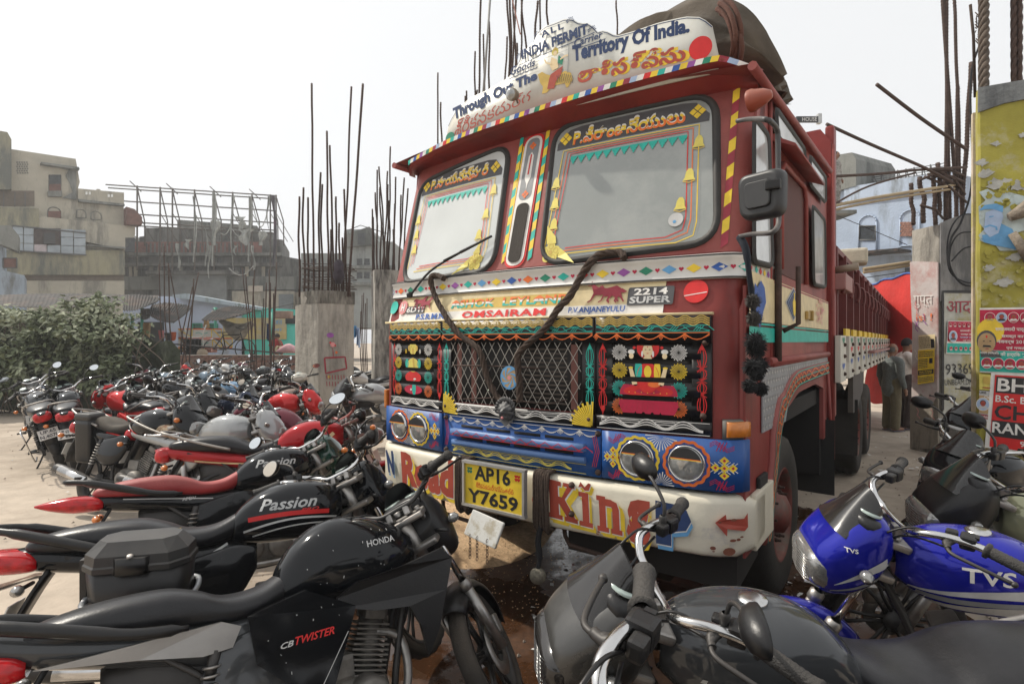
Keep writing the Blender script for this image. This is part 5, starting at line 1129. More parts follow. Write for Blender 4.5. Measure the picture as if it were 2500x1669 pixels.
def bike(label, x, y, hd, lean=8, steer=12, z=0, s=.97, col='black', style='fair', cat='motorcycle', group=None, rail='chrome', side=None, seatm=None, mirrors=(1, 1), headc=None, barc=None, alloy=True, plate=None, crash=False, fendc=None, seatc=None, ind=None, shroud=False, saree=False, rack=False, lens=None):
    root = thing('motorcycle', label, cat, (x, y, z), 0, group)
    root.rotation_mode = 'XYZ'; root.matrix_world = Matrix.Translation((x, y, z)) @ Matrix.Rotation(R(hd), 4, 'Z') @ Matrix.Rotation(-R(lean), 4, 'X') @ Matrix.Scale(s, 4)
    body = paintmat(col, BP[col]); sidem = paintmat(side, BP[side]) if side else body
    mm = dict(MATS); mm['side'] = sidem
    if seatm: mm['seat'] = seatm
    if barc: mm['bar'] = barc
    if ind: mm['ind'] = ind
    hp = HP-V((X0B, 0, 0)); SM = Matrix.Translation(hp) @ Matrix.Rotation(R(steer), 4, AX) @ Matrix.Translation(-hp)
    def P_(name, fn, st, mt, key=None, par=None):
        global SS
        k_ = key or name
        for q in ((1, -1) if k_ in PAIR else (0,)):
            if q: SS = (q,)
            o = part(name, bm_(k_+str(q), fn), mt, par or root); SS = (-1, 1)
            if st and not par: o.matrix_basis = SM
        return o
    d = {}
    for name, fn, st, sl_ in ST: d[name] = P_(name, fn, st, mm[sl_])
    a = 'alloy' if alloy else 'spoke'
    P_('rim', lambda m: m_rim(m, 1.26, alloy), 1, BMET if alloy else GMET, 'frim'+a, d['front_tyre']); P_('rim', lambda m: m_rim(m, 0, alloy), 0, BMET if alloy else GMET, 'rrim'+a, d['rear_tyre'])
    if alloy: P_('brake_disc', m_disc, 1, GMET)
    sp = style == 'sport'
    tank = P_('fuel_tank', m_tank(sp), 0, body, 'tank%d' % sp)
    tl = P_('tail_cowl', m_tail(sp), 0, sidem, 'tail%d' % sp)
    P_('tail_light', m_tlighta if (sp or rail == 'split') else m_tlight, 0, RLENS, 'tl%d' % (sp or rail == 'split'))
    if rail == 'chrome': P_('grab_rail', m_rail, 0, GMET)
    elif rail == 'split': P_('grab_rail', m_raila, 0, PLA, 'raila')
    if rack: P_('luggage_rack', m_rack, 0, CHR, 'rack')
    fm = paintmat(fendc, BP[fendc]) if fendc else (PLA if sp else body)
    P_('front_mudguard', m_ffenda if sp else m_ffend, 1, fm, 'ff%d' % sp)
    if style in ('fair', 'sport', 'naked'): 
        P_('instrument_cluster', m_dash, 1, PLA); dl = P_('dial', m_dial, 1, DIAL)
        if style == 'fair':
            f = P_('headlamp_fairing', m_fair, 1, body if headc is None else headc); P_('windshield', m_vis, 1, VIS); P_('headlight', m_head, 1, lens or CLENS); root['f'] = f.name
        else: f = P_('headlamp_fairing', m_fair, 1, headc or PLA); P_('windshield', m_vis, 1, PLA, 'vis2'); P_('headlight', m_head, 1, CLENS)
    else:
        P_('headlamp_shell', m_rhead, 1, headc or CHR); P_('headlight', m_rlens, 1, CLENS); P_('instrument_cluster', m_dash, 1, PLA); P_('dial', m_dial, 1, DIAL)
    P_('front_indicator', m_find, 1, ind or CLENS)
    for k, s_ in enumerate((1, -1)):
        if mirrors[k]:
            o = P_('mirror', m_mirback(s_), 1, PLA, 'mir%d' % s_); P_('mirror_glass', m_mirglass(s_), 1, MIRG, 'mirg%d' % s_, o)
    if any(mirrors): P_('mirror_stalk', m_mirstalk, 1, BMET)
    if shroud or sp: P_('tank_shroud', m_shroud, 0, PLA)
    if crash: P_('crash_guard', m_crash, 0, CHR)
    if saree: P_('saree_guard', m_saree, 0, CHR)
    if plate:
        q = lambda a_, b_, o_: B((-.505-.0045-o_-.36*(b_-.0)*1.0*0, -a_, .555)) if 0 else None
        Mr = Matrix.Rotation(R(20), 3, 'Y')
        PP = Paint(lambda a_, b_, o_: V((-.505-X0B, 0, .555))+Mr @ V((-.0035-o_, -a_, b_)), .0008)
        l1, l2 = plate
        PP.text('dgrey', l1, [(-.075, .052), (.075, .052), (.075, .008), (-.075, .008)], bold=.03); PP.text('dgrey', l2, [(-.09, -.006), (.09, -.006), (.09, -.052), (-.09, -.052)], bold=.03)
        PP.out('plate_lettering', d['number_plate'])
    BIKES.append((root, tank, tl, d)); return root, tank, tl, d
VIS = mat('smoked windshield', (.010,.009,.009), .10, var=.3, vs=3, dust=.10, dcol=(.30,.28,.25), dn=4, spec=.6)
# ---- decals pressed on to the body panels from the side (s = -1 right side, +1 left side)
def decal(parent, s, items, name='lettering'):
    """items: (colour, text or polygon, quad TL TR BR BL in (x, z) or None)"""
    me = parent.data; bv_ = BVHTree.FromPolygons([v.co.copy() for v in me.vertices], [tuple(p.vertices) for p in me.polygons]); mb = {}
    off = .002
    for c, t, q in items:
        if isinstance(t, str): vs, fs, _ = text2d(t[1:] if t[0] == '/' else t, bold=.02, shear=.35 if t[0] == '/' else 0); pts = [bil(q, a, b) for a, b in vs]
        else: pts, fs = strip(t, q)
        out = []
        for a, b in pts:
            h = bv_.ray_cast(V((a-X0B, s*.5, b)), V((0, -s, 0)))
            if h[0] is None: h = bv_.find_nearest(V((a-X0B, s*.14, b)))
            out.append(h[0]+V((0, s, 0))*off+h[1]*(.001 if h[1].y*s > 0 else -.001))
        mb.setdefault(c, MB()).add(out, fs); off += .0005
    for c, m in mb.items(): part(name, m.raw(name), pcol(c, .3), parent)
SREG = mat('red seat vinyl', (.33,.02,.025), .45, var=.2, dust=.3, bump=.3, bs=120)
SMESH = mat('woven seat mesh', (.030,.028,.026), .85, var=.3, dust=.5, bump=1, bs=190)
SLEO = mat('patterned seat cover', (.44,.35,.24), .8, var=.2, col2=(.20,.08,.035), c2s=26, lo=.48, hi=.55, dust=.2, bump=.3)
SGR = mat('grey seat vinyl', (.30,.29,.27), .6, var=.2, dust=.4)
def clampxy(px, py, hd, z=1.02, s=.95):
    p = onz(px, py, z*s); return p.x-.27*s*cos(R(hd)), p.y-.27*s*sin(R(hd))
# foreground, left
def dline(x0, z0, x1, z1, n=14, bow=0): return [(x0+(x1-x0)*i/n, z0+(z1-z0)*i/n+bow*sin(pi*i/n)) for i in range(n+1)]
A_ = bike('black motorcycle nearest the camera at the lower left, lettered HONDA on its tank', -.51, 1.91, 36, 17, 48, .05, .89, 'black', 'sport', rail='split', mirrors=(0, 0), side='grey', ind=CLENS, barc=BMET)
decal(A_[1], -1, [('ltgrey', 'HONDA', [(.66, .925), (.79, .925), (.79, .90), (.66, .90)])])
sp_ = MB()
for s_ in (-1, 1): sp_.slab([(.20-X0B, .76), (.40-X0B, .80), (.58-X0B, .70), (.54-X0B, .60), (.47-X0B, .44), (.40-X0B, .43), (.22-X0B, .60)], .03, lambda x, z, d, s=s_: V((x, s*(.165+.02*sin((x+.4)*4)-d), z)))
sp_ = part('side_fairing', sp_, A_[1].material_slots[0].material, A_[0])
decal(sp_, -1, [('ltgrey', '/CB', [(.30, .645), (.345, .645), (.345, .625), (.30, .625)]), ('red', '/TWISTER', [(.35, .652), (.49, .652), (.49, .625), (.35, .625)]), ('ltgrey', dline(.42, .45, .54, .62, 8), .003)])
tp_ = MB()
for s_ in (-1, 1): tp_.slab([(-.38-X0B, .765), (.12-X0B, .765), (.18-X0B, .735), (.15-X0B, .675), (.06-X0B, .672), (-.12-X0B, .715)], .02, lambda x, z, d, s=s_: V((x, s*(.142+.045*max(0, x+.75)-d), z)))
part('tail_panel', tp_, mat('silver panel', (.30,.29,.28), .28, .6, dust=.2, coat=.4), A_[0])
rs = random.Random(4)
def flecks(par, s_, x0, x1, z0, z1, n, c='ltgrey'): decal(par, s_, [(c, dline(x, z, x+rs.uniform(-.002, .003), z-rs.uniform(.002, .010), 1), rs.uniform(.0015, .0035)) for x, z in [(rs.uniform(x0, x1), rs.uniform(z0, z1)) for _ in range(n)]], 'paint_fleck')
flecks(A_[1], -1, .40, .80, .78, 1.0, 14); flecks(sp_, -1, .25, .52, .50, .74, 10)
B_ = bike('black motorcycle with gold lettering on its long seat, second from the camera on the left', -1.0, 2.48, 25, 11, 50, .05, .90, 'black', 'fair', rail='split', mirrors=(1, 0), shroud=False, ind=CLENS)
decal(B_[1], -1, [('ltgrey', '/Passion', [(.47, .935), (.74, .935), (.74, .88), (.47, .88)]), ('red', '/PRO', [(.66, .875), (.75, .875), (.75, .86), (.66, .86)]), ('red', dline(.42, .845, .80, .845, 14, .012), .022), ('ltgrey', dline(.40, .79, .84, .81, 14, .03), .010), ('ltgrey', dline(.44, .765, .82, .79, 14, .02), .007)])
decal(B_[2], -1, [('ltgrey', 'Hero', [(.24, .70), (.30, .70), (.30, .672), (.24, .672)]), ('ltgrey', dline(.0, .66, .33, .745, 12, -.025), .010)])
decal(B_[3]['seat'], -1, [('gold', 'U.S.AGARWAL HERO', [(-.03, .845), (.13, .845), (.13, .822), (-.03, .822)]), ('gold', 'SIGRA, VARANASI PH. : 2220888, 2220999', [(-.04, .818), (.13, .818), (.13, .810), (-.04, .810)]), ('gold', 'Hero', [(-.09, .842), (-.04, .842), (-.04, .825), (-.09, .825)])])
C_ = bike('black motorcycle with red seat and APDV side panel, third from the camera on the left', -1.50, 3.55, 34, 13, 49, 0, .90, 'black', 'fair', rail='split', mirrors=(1, 1), headc=mat('dark green screen', (.004,.045,.028), .2, coat=1), seatm=SREG, ind=OLENS, alloy=False)
decal(C_[1], -1, [('ltgrey', '/Passion', [(.47, .935), (.74, .935), (.74, .88), (.47, .88)])]); decal(C_[2], -1, [('ltgrey', 'APDV', [(.02, .745), (.10, .745), (.10, .725), (.02, .725)]), ('ltgrey', dline(-.3, .785, .20, .715, 12), .006)])
D_ = bike('red motorcycle with chrome luggage rail and spoked wheels beside the left end of the bumper', -1.62, 4.42, 14, 7, 36, 0, .96, 'red', 'round', rail='chrome', rack=True, headc=PLA, mirrors=(0, 0), alloy=False, plate=('UP65', 'HH1'), ind=OLENS, barc=mat('pink wrapped bar', (.32,.10,.09), .4, dust=.3))
decal(D_[2], -1, [('cream', dline(-.25, .72, .30, .68, 12, -.01), .012)]); decal(D_[1], -1, [('cream', dline(.55, .75, .80, .90, 12, -.03), .03)])
E_ = bike('black motorcycle with woven seat cover, large spring shock absorber and a hard side box', -3.42, 5.05, -22, 12, 15, 0, .98, 'black', 'fair', rail='chrome', mirrors=(0, 1), seatm=SMESH, ind=OLENS)
decal(E_[1], -1, [('ltgrey', dline(.44, .90, .56, .94, 6), .02), ('ltgrey', dline(.46, .87, .56, .90, 6), .016), ('ltgrey', dline(.40, .84, .50, .77, 8), .022), ('red', dline(.44, .80, .56, .75, 8), .012), ('ltgrey', dline(.48, .765, .76, .75, 8, -.01), .008)])
decal(E_[2], -1, [('red', dline(.1, .75, .38, .72, 8), .010)])
F_ = bike('motorcycle seen from behind with square red tail light and plate UP.65 N.4070', -6.05, 7.45, 131, 16, 26, 0, .97, 'grey', 'round', rail='chrome', rack=False, saree=True, mirrors=(0, 1), plate=('UP.65', 'N.4070'), alloy=False, fendc='silver', headc=PLA)
# foreground, right
Q_ = bike('grey motorcycle at the bottom centre with chrome handlebar and large dusty headlamp fairing', .65, 1.58, 176, 9, 9, 0, .95, 'grey', 'fair', rail='chrome', mirrors=(1, 1), ind=CLENS, lens=VIS, fendc='grey', headc=mat('dusty cowl', (.012,.012,.012), .25, dust=.35, dcol=(.30,.29,.27), dn=3, coat=.3))
decal(Q_[1], 1, [('ltgrey', '/Hero', [(.80, .86), (.62, .86), (.62, .79), (.80, .79)])])
P_b = bike('motorcycle mostly below the frame at bottom centre, showing grip and round-ended brake lever', .41, .91, 195, 10, 6, 0, 1.02, 'grey', 'round', rail='chrome', mirrors=(0, 0), headc=PLA)
R_ = bike('bright blue motorcycle with silver stripes, smoked windshield and white TVS lettering', 1.66, 2.0, 156, 7, 17, .01, .95, 'blue', 'fair', rail='chrome', mirrors=(0, 0), ind=CLENS)
decal(R_[1], 1, [('white', 'TVS', [(.70, .925), (.55, .925), (.55, .875), (.70, .875)]), ('ltgrey', dline(.84, .80, .40, .855, 16, .012), [.006+.040*i/16 for i in range(17)]), ('grey', dline(.84, .785, .40, .82, 16, .0), .020), ('ltgrey', dline(.82, .755, .38, .785, 16, .006), [.010+.044*i/16 for i in range(17)])])
fo = bpy.data.objects[R_[0]['f']]; decal(fo, 1, [('ltgrey', dline(1.13, .83, .95, .92, 10, .01), [.002+.040*i/10 for i in range(11)]), ('grey', dline(1.14, .80, .95, .86, 10, .0), [.004+.02*i/10 for i in range(11)]), ('ltgrey', dline(1.08, .795, .95, .825, 10), [.001+.02*i/10 for i in range(11)]), ('white', 'TVS', [(1.10, .985), (1.06, .985), (1.06, .97), (1.10, .97)])])
S_ = bike('olive motorcycle with a big smoked windscreen lettered HERO HONDA behind the blue one', 2.42, 2.46, 162, 7, 5, .0, .97, 'olive', 'fair', rail='chrome', mirrors=(0, 1), headc=PLA, seatm=SGR, fendc='black')
decal(S_[1], 1, [('white', 'HERO', [(.66, .88), (.56, .88), (.56, .865), (.66, .865)]), ('white', 'HONDA', [(.68, .86), (.55, .86), (.55, .845), (.68, .845)])])
T_ = bike('black motorcycle with curved chrome handlebar and black grips facing the truck wheel', 2.95, 3.55, 200, 9, 8, 0, .95, 'black', 'fair', rail='chrome', mirrors=(0, 1))
V_ = bike('black motorcycle with a glossy black headlamp cowl against the grey pillar', 4.25, 5.15, 205, 9, 8, 0, .97, 'black', 'fair', rail='chrome', mirrors=(0, 0), side='redb')
bike('black motorcycle with one raised mirror half hidden behind the yellow pillar', 5.3, 6.2, 205, 9, 0, 0, .97, 'black', 'fair', mirrors=(0, 1))
# middle rows, left of the pillar: (px, py of the handlebar clamp, heading, colour, style, extras, label)
ROWS = [
 (196, 946, 126, 'black', 'fair', dict(plate=('UP 65 BU', '763')), 'black motorcycle seen from behind, big red tail light, plate starting UP 65 BU'),
 (112, 930, 128, 'navy', 'round', dict(mirrors=(1, 0), rack=True), 'dark motorcycle with a black top rack at the far left by the bush'),
 (278, 900, 128, 'grey', 'fair', dict(mirrors=(0, 0), seatm=SGR), 'grey dusty motorcycle with a long grille-like tail below the bush edge'),
 (300, 945, 146, 'redb', 'fair', dict(mirrors=(0, 0), rail='chrome'), 'red motorcycle with a curved white rail on its tail between two black ones'),
 (322, 935, 150, 'grey', 'fair', dict(plate=('UP 5', 'AL.8607'), mirrors=(1, 0)), 'grey motorcycle with a red tail light and plate ending AL.8607'),
 (338, 905, -40, 'maroon', 'fair', dict(mirrors=(0, 1)), 'motorcycle with a purple and white striped fairing facing the camera'),
 (420, 925, 152, 'black', 'fair', dict(plate=('UP 65', 'BV 1111'), mirrors=(0, 0), rail='split'), 'black motorcycle with a round red tail light and a white plate, black seat'),
 (455, 965, -38, 'black', 'fair', dict(mirrors=(1, 0)), 'black motorcycle with a pointed fairing beside the one with the woven seat'),
 (556, 925, 155, 'sky', 'fair', dict(seatm=SREG, plate=('UP 65', 'BX 1777'), ind=OLENS, mirrors=(0, 1)), 'pale blue motorcycle with a red and black seat'),
 (562, 962, -40, 'navy', 'fair', dict(mirrors=(1, 0), seatm=SLEO), 'dark blue motorcycle with violet flash on its fairing facing right'),
 (590, 1012, -15, 'silver', 'fair', dict(mirrors=(0, 0), seatm=SLEO), 'motorcycle with a brown leopard patterned seat cover'),
 (715, 958, -20, 'redb', 'fair', dict(mirrors=(1, 0), crash=True), 'bright red motorcycle with a chrome crash guard in front of the concrete pillar'),
 (402, 905, 150, 'steel', 'naked', dict(mirrors=(0, 0)), 'blue grey motorcycle with a round instrument in the middle of the parked rows'),
 (432, 893, -35, 'redb', 'fair', dict(mirrors=(0, 0)), 'small red motorcycle in the back row before the brick wall'),
 (500, 905, -38, 'steel', 'fair', dict(mirrors=(0, 0)), 'steel blue motorcycle with white tank patch in the back rows'),
 (521, 890, 150, 'silver', 'fair', dict(mirrors=(0, 0)), 'silver motorcycle with a dark cowl near the brick wall'),
 (545, 885, 155, 'white', 'round', dict(mirrors=(0, 0), headc=PLA), 'white motorcycle by the brick wall beyond the blue ones'),
 (700, 905, 150, 'black', 'fair', dict(mirrors=(1, 1)), 'black motorcycle with oval mirrors to the left of the concrete pillar'),
 (690, 888, 145, 'grey', 'round', dict(mirrors=(1, 0)), 'grey motorcycle with chrome bars in the last row by the pillar'),
 (846, 890, 160, 'black', 'round', dict(mirrors=(0, 0), headc=CHR), 'black classic motorcycle with lettered tank between the two concrete pillars'),
 (838, 905, 200, 'white', 'sport', dict(mirrors=(0, 0)), 'white sport motorcycle between the concrete pillar and the truck'),
 (868, 935, 185, 'silver', 'sport', dict(mirrors=(0, 0), rail='split'), 'silver motorcycle with a pointed grey seat beside the truck lamp'),
 (232, 885, 130, 'black', 'round', dict(mirrors=(1, 1), headc=PLA), 'black motorcycle with two mirrors deep in the rows by the bush'),
 (375, 948, 150, 'black', 'fair', dict(mirrors=(1, 0), rail='split'), 'black motorcycle with a big drop-shaped mirror above the woven seat'),
 (362, 885, -38, 'steel', 'fair', dict(mirrors=(1, 1)), 'grey blue motorcycle facing right in the second last row, both mirrors up'),
 (470, 918, 152, 'silver', 'naked', dict(mirrors=(0, 1)), 'silver grey motorcycle with one mirror in the middle of the crowd'),
 (640, 935, 150, 'black', 'fair', dict(mirrors=(1, 0), ind=OLENS), 'black motorcycle with orange indicators just left of the bright red one'),
 (655, 985, 160, 'maroon', 'fair', dict(mirrors=(1, 1)), 'maroon motorcycle with two mirrors behind the leopard seat'),
 (598, 895, 148, 'black', 'round', dict(mirrors=(1, 1)), 'black motorcycle with chrome headlamp near the maroon scooter'),
 (520, 935, 150, 'grey', 'fair', dict(mirrors=(0, 1), plate=('UP 65', 'N 2231')) if 0 else dict(mirrors=(0, 1)), 'dull grey motorcycle behind the dark blue fairing'),
]
for px, py, hd, c, stl, ex, lab in ROWS:
    x, y = clampxy(px, py, hd); bike(lab, x, y, hd, 8, 24 if hd > 90 else 32, 0, .95, c, stl, group='motorcycles parked in crowded rows', **ex)
# ---- scooters
def scooter(label, x, y, hd, col, seatm, s=.95, mirrors=(1, 1), guard=False):
    root = thing('scooter', label, 'scooter', (x, y, 0), 0, 'scooters parked among the motorcycles'); root.matrix_world = Matrix.Translation((x, y, 0)) @ Matrix.Rotation(R(hd), 4, 'Z') @ Matrix.Rotation(-R(7), 4, 'X') @ Matrix.Scale(s, 4)
    body = paintmat(col, BP[col], .1)
    def q(n, fn, mt, key=None, par=None): return part(n, bm_('sc'+(key or n), fn), mt, par or root)
    def wheel(x0):
        def f(m):
            m.lathe([(.14, -.045), (.20, -.05), (.225, -.03), (.23, 0), (.225, .03), (.20, .05), (.14, .045)], (x0, 0, .23), (0, 1, 0), 30)
        return f
    q('front_tyre', wheel(1.18), TYR, 'ft'); q('rear_tyre', wheel(0), TYR, 'rt'); q('rim', lambda m: [m.lathe([(.145, -.04), (.12, -.02), (0, -.03)], (xx, 0, .23), (0, sg, 0), 20) for xx in (0, 1.18) for sg in (-1, 1)], GMET)
    q('body', lambda m: m.loft([(-.42, .56, .62, .03, 2.2), (-.34, .46, .74, .14, 2.4), (-.1, .38, .77, .20, 2.6), (.18, .34, .76, .20, 2.6), (.36, .34, .72, .15, 2.8), (.42, .36, .60, .12, 3)], 26, 5), body)
    q('floorboard', lambda m: m.loft([(.36, .24, .34, .13, 4), (.60, .23, .32, .16, 4), (.86, .24, .34, .15, 4)], 16, 3), PLA)
    q('leg_shield', lambda m: m.grid(lambda s_, t: V((.86+.16*(1-t)*0+.13*cos((s_-.5)*2.4)-.06-.20*t*0+.02*t, .22*sin((s_-.5)*2.6)*(1-.35*t**2), .28+.66*t)) , 14, 12), body)
    q('inner_shield', lambda m: m.grid(lambda s_, t: V((.84+.13*cos((s_-.5)*2.4)-.06+.02*t, .21*sin((s_-.5)*2.6)*(1-.35*t**2), .29+.64*t)), 14, 12), PLA)
    q('glove_box', lambda m: m.box((.84, 0, .72), (.10, .26, .18), bev=.03), PLA)
    q('front_mudguard', lambda m: fender(m, 1.18, 0, 175, .30-.0, .085, .06), body)
    q('fork', lambda m: [m.tube([(1.18, sg*.065, .23), (1.04, sg*.05, .62)], .018, 8) for sg in (-1, 1)], BMET)
    q('seat', lambda m: m.loft([(-.34, .76, .80, .10, 2.6), (-.26, .75, .86, .15, 2.8), (-.05, .75, .86, .16, 3), (.12, .74, .83, .155, 3), (.32, .72, .80, .13, 2.8), (.40, .70, .75, .08, 2.4)], 22, 4), seatm)
    q('headset', lambda m: m.loft([(.84, .95, 1.02, .08, 2.6), (.90, .90, 1.08, .15, 2.6), (.98, .88, 1.08, .16, 2.6), (1.05, .90, 1.04, .12, 2.6), (1.09, .93, 1.0, .06, 2.4)], 22, 4), body)
    q('headlight', lambda m: m.loft([(1.04, .90, 1.03, .11, 2.6), (1.085, .915, 1.01, .08, 2.6), (1.10, .94, .99, .04, 2.4)], 18, 3), CLENS)
    q('dial', lambda m: m.lathe([(.06, 0), (.058, .008), (0, .010)], (.915, 0, 1.072), (-.45, 0, .9), 22), DIAL)
    q('handlebar', lambda m: [m.tube([(.93, sg*.13, 1.0), (.86, sg*.26, 1.02)], .014, 8) for sg in (-1, 1)], BMET)
    q('grip', lambda m: [m.tube([(.865, sg*.25, 1.02), (.80, sg*.37, 1.03)], .020, 10) for sg in (-1, 1)], GRIP)
    q('tail_light', lambda m: m.loft([(-.45, .60, .66, .04, 2.4), (-.42, .57, .70, .10, 2.6), (-.36, .56, .72, .13, 2.6)], 16, 3), RLENS)
    q('grab_rail', lambda m: m.tube(smooth([(-.05, .17, .80), (-.28, .17, .86), (-.40, .10, .92), (-.40, -.10, .92), (-.28, -.17, .86), (-.05, -.17, .80)], 5), .013, 8), GMET)
    q('rear_mudguard', lambda m: m.box((-.42, 0, .44), (.02, .16, .22), Matrix.Rotation(R(20), 3, 'Y')), PLA); q('number_plate', lambda m: m.box((-.44, 0, .48), (.006, .19, .11), Matrix.Rotation(R(20), 3, 'Y')), PLT)
    q('engine', lambda m: m.loft([(-.2, .18, .36, .06, 3), (.1, .16, .38, .09, 3), (.35, .2, .36, .08, 3)], 12, 3, yc=.12), MET)
    for k, sg in enumerate((1, -1)):
        if mirrors[k]:
            o = part('mirror', bm_('mir%d' % sg, m_mirback(sg)), PLA, root); o.location = (.04, -.03*sg, -.02); g_ = part('mirror_glass', bm_('mirg%d' % sg, m_mirglass(sg)), MIRG, o)
            q('mirror_stalk', lambda m: m.tube(smooth([(.88, sg*.20, 1.02), (.86, sg*.25, 1.10), (.84, sg*.30, 1.17)], 3), .006, 6), BMET, 'ms%d' % sg)
    if guard: q('side_guard', lambda m: [m.tube(smooth([(.10, sg*.24, .70), (-.10, sg*.26, .72), (-.30, sg*.22, .62), (-.28, sg*.24, .40), (.05, sg*.25, .36), (.10, sg*.24, .70)], 4), .009, 6) for sg in (-1, 1)]+[m.tube([(x_, sg*.25, .70), (x_, sg*.25, .38)], .006, 5) for x_ in (-.2, -.08, .03) for sg in (-1, 1)], GMET)
    return root
def scxy(px, py, hd): p = onz(px, py, .98); return p.x-.9*cos(R(hd))*.95, p.y-.9*sin(R(hd))*.95
for px, py, hd, c, sm_, mi, gd, lab in ((660, 897, 110, 'grey', SEAT, (0, 1), 0, 'grey scooter with a black leg shield seen from behind near the pillar'), (330, 877, 130, 'grey', SEAT, (1, 0), 0, 'dark grey scooter with a round bright mirror by the bush'), (464, 872, 145, 'silver', SEAT, (0, 0), 0, 'silver grey scooter headset before the brick wall'), (612, 890, -30, 'maroon', SGR, (1, 0), 1, 'maroon scooter with a white wire side guard in the back row')):
    x, y = scxy(px, py, hd); scooter(lab, x, y, hd, c, sm_, mirrors=mi, guard=gd)
p = onz(690, 964, .70); scooter('cream scooter with a brown seat seen from behind at the foot of the pillar', p.x+.15, p.y+.5, 100, 'beige', mat('brown seat', (.17,.11,.09), .6, dust=.3))
# ---- carrier boxes
def tf(root, v): return root.matrix_world @ V((v[0]-X0B, v[1], v[2]))
hb = MB(); M_ = B_[0].matrix_world
def box_top(): # octagonal lidded carrier strapped behind the near motorcycle
    c = onz(348, 1365, .80)
    rz = Matrix.Rotation(R(12), 4, 'Z'); t = thing('carrier_box', 'black lidded carrier box with a brass lock between the two nearest motorcycles', 'box', c, R(14))
    def oc(w, d, ch): return [(-w, -d+ch), (-w+ch, -d), (w-ch, -d), (w, -d+ch), (w, d-ch), (w-ch, d), (-w+ch, d), (-w, d-ch)]
    m = MB(); m.rings([[V((x*s, y*s, z)) for x, y in oc(.165, .095, .05)] for s, z in ((.90, -.21), (.95, -.13), (1.0, 0))]); part('box_body', m, PLA, t)
    m = MB(); m.rings([[V((x*s, y*s2, z)) for x, y in oc(.165, .095, .05)] for s, s2, z in ((1.05, 1.07, -.006), (1.05, 1.07, .012), (1.02, 1.03, .018), (1.0, 1.0, .05), (.76, .66, .092))], sm=False); ld = part('box_lid', m, mat('carrier lid plastic', (.018,.018,.019), .42, dust=.15, bump=.06), t)
    m = MB(); m.rings([[V((x, y, z)) for x, y in ((-.055*s, -.096), (.055*s, -.096), (.04*s, -.115), (-.04*s, -.115))] for s, z in ((1.1, -.012), (1, .045))]); part('box_latch', m, PLA, ld)
    m = MB(); m.lathe([(.011, 0), (.011, .004), (.006, .006), (0, .006)], (0, -.110, .052), (0, -.4, 1), 14); part('lock', m, GMET, ld)
    m = MB(); m.tube(smooth([V((x*1.06, y*1.08, -.115-.012*(y < 0))) for x, y in oc(.165, .095, .05)]+[V((-.165*1.06, -.045*1.08, -.127))], 4), .010, 8); part('tied_hose', m, mat('plastic wrapped hose', (.26,.27,.28), .35, coat=.5, bump=.5, bs=60), t)
    m = MB(); m.tube([V((x*.9, .02, -.20)) for x in (-.15, .15)], .02); m.box((0, .03, -.27), (.26, .12, .10)); m.box((-.185, 0, -.06), (.02, .03, .16)); part('bracket', m, BMET, t)
box_top()
def pannier():
    c = onz(220, 1020, .86); t = thing('side_box', 'tall black hard side box on the motorcycle with the woven seat', 'box', c, R(-20))
    m = MB(); m.rings([[V((x*s, y*s, z)) for x, y in rquad([(-.11, .08), (.11, .08), (.11, -.08), (-.11, -.08)], .03)] for s, z in ((.90, -.42), (.96, -.40), (1, -.06), (1, -.01))]); part('box_body', m, PLA, t)
    m = MB(); m.rings([[V((x*s, y*s, z)) for x, y in rquad([(-.11, .08), (.11, .08), (.11, -.08), (-.11, -.08)], .03)] for s, z in ((1.03, -.012), (1.03, .03), (.95, .045), (.9, .05))]); part('box_lid', m, mat('carrier lid plastic', (.04,.041,.042)), t)
    m = MB(); m.box((.0, .10, -.2), (.1, .1, .03)); part('bracket', m, BMET, t)
pannier()
# ================================================================ GROUND
def gmat():
    m = mat('dusty concrete ground', (.43,.36,.285), .92, var=.16, vs=3.5, bump=.6, bs=18, col2=(.27,.215,.165), c2s=.7, lo=.48, hi=.70)
    return m
def hgt(x, y):
    h = .012*noise.fractal(V((x*.6, y*.6, 0)), 1, 2, 4)
    return h-.012
m = MB(); xs = [-300, -80, -30]+[-14+i*.35 for i in range(72)]+[14, 40, 120, 300]; ys = [-20, -4]+[0+i*.25 for i in range(72)]+[22, 30, 50, 90, 160, 400]
m.add([(x, y, hgt(x, y) if abs(x) < 13 and 0 < y < 18 else -.012) for x in xs for y in ys], [(i*len(ys)+j, (i+1)*len(ys)+j, (i+1)*len(ys)+j+1, i*len(ys)+j+1) for i in range(len(xs)-1) for j in range(len(ys)-1)], True)
part('ground', m, gmat(), kind='structure')
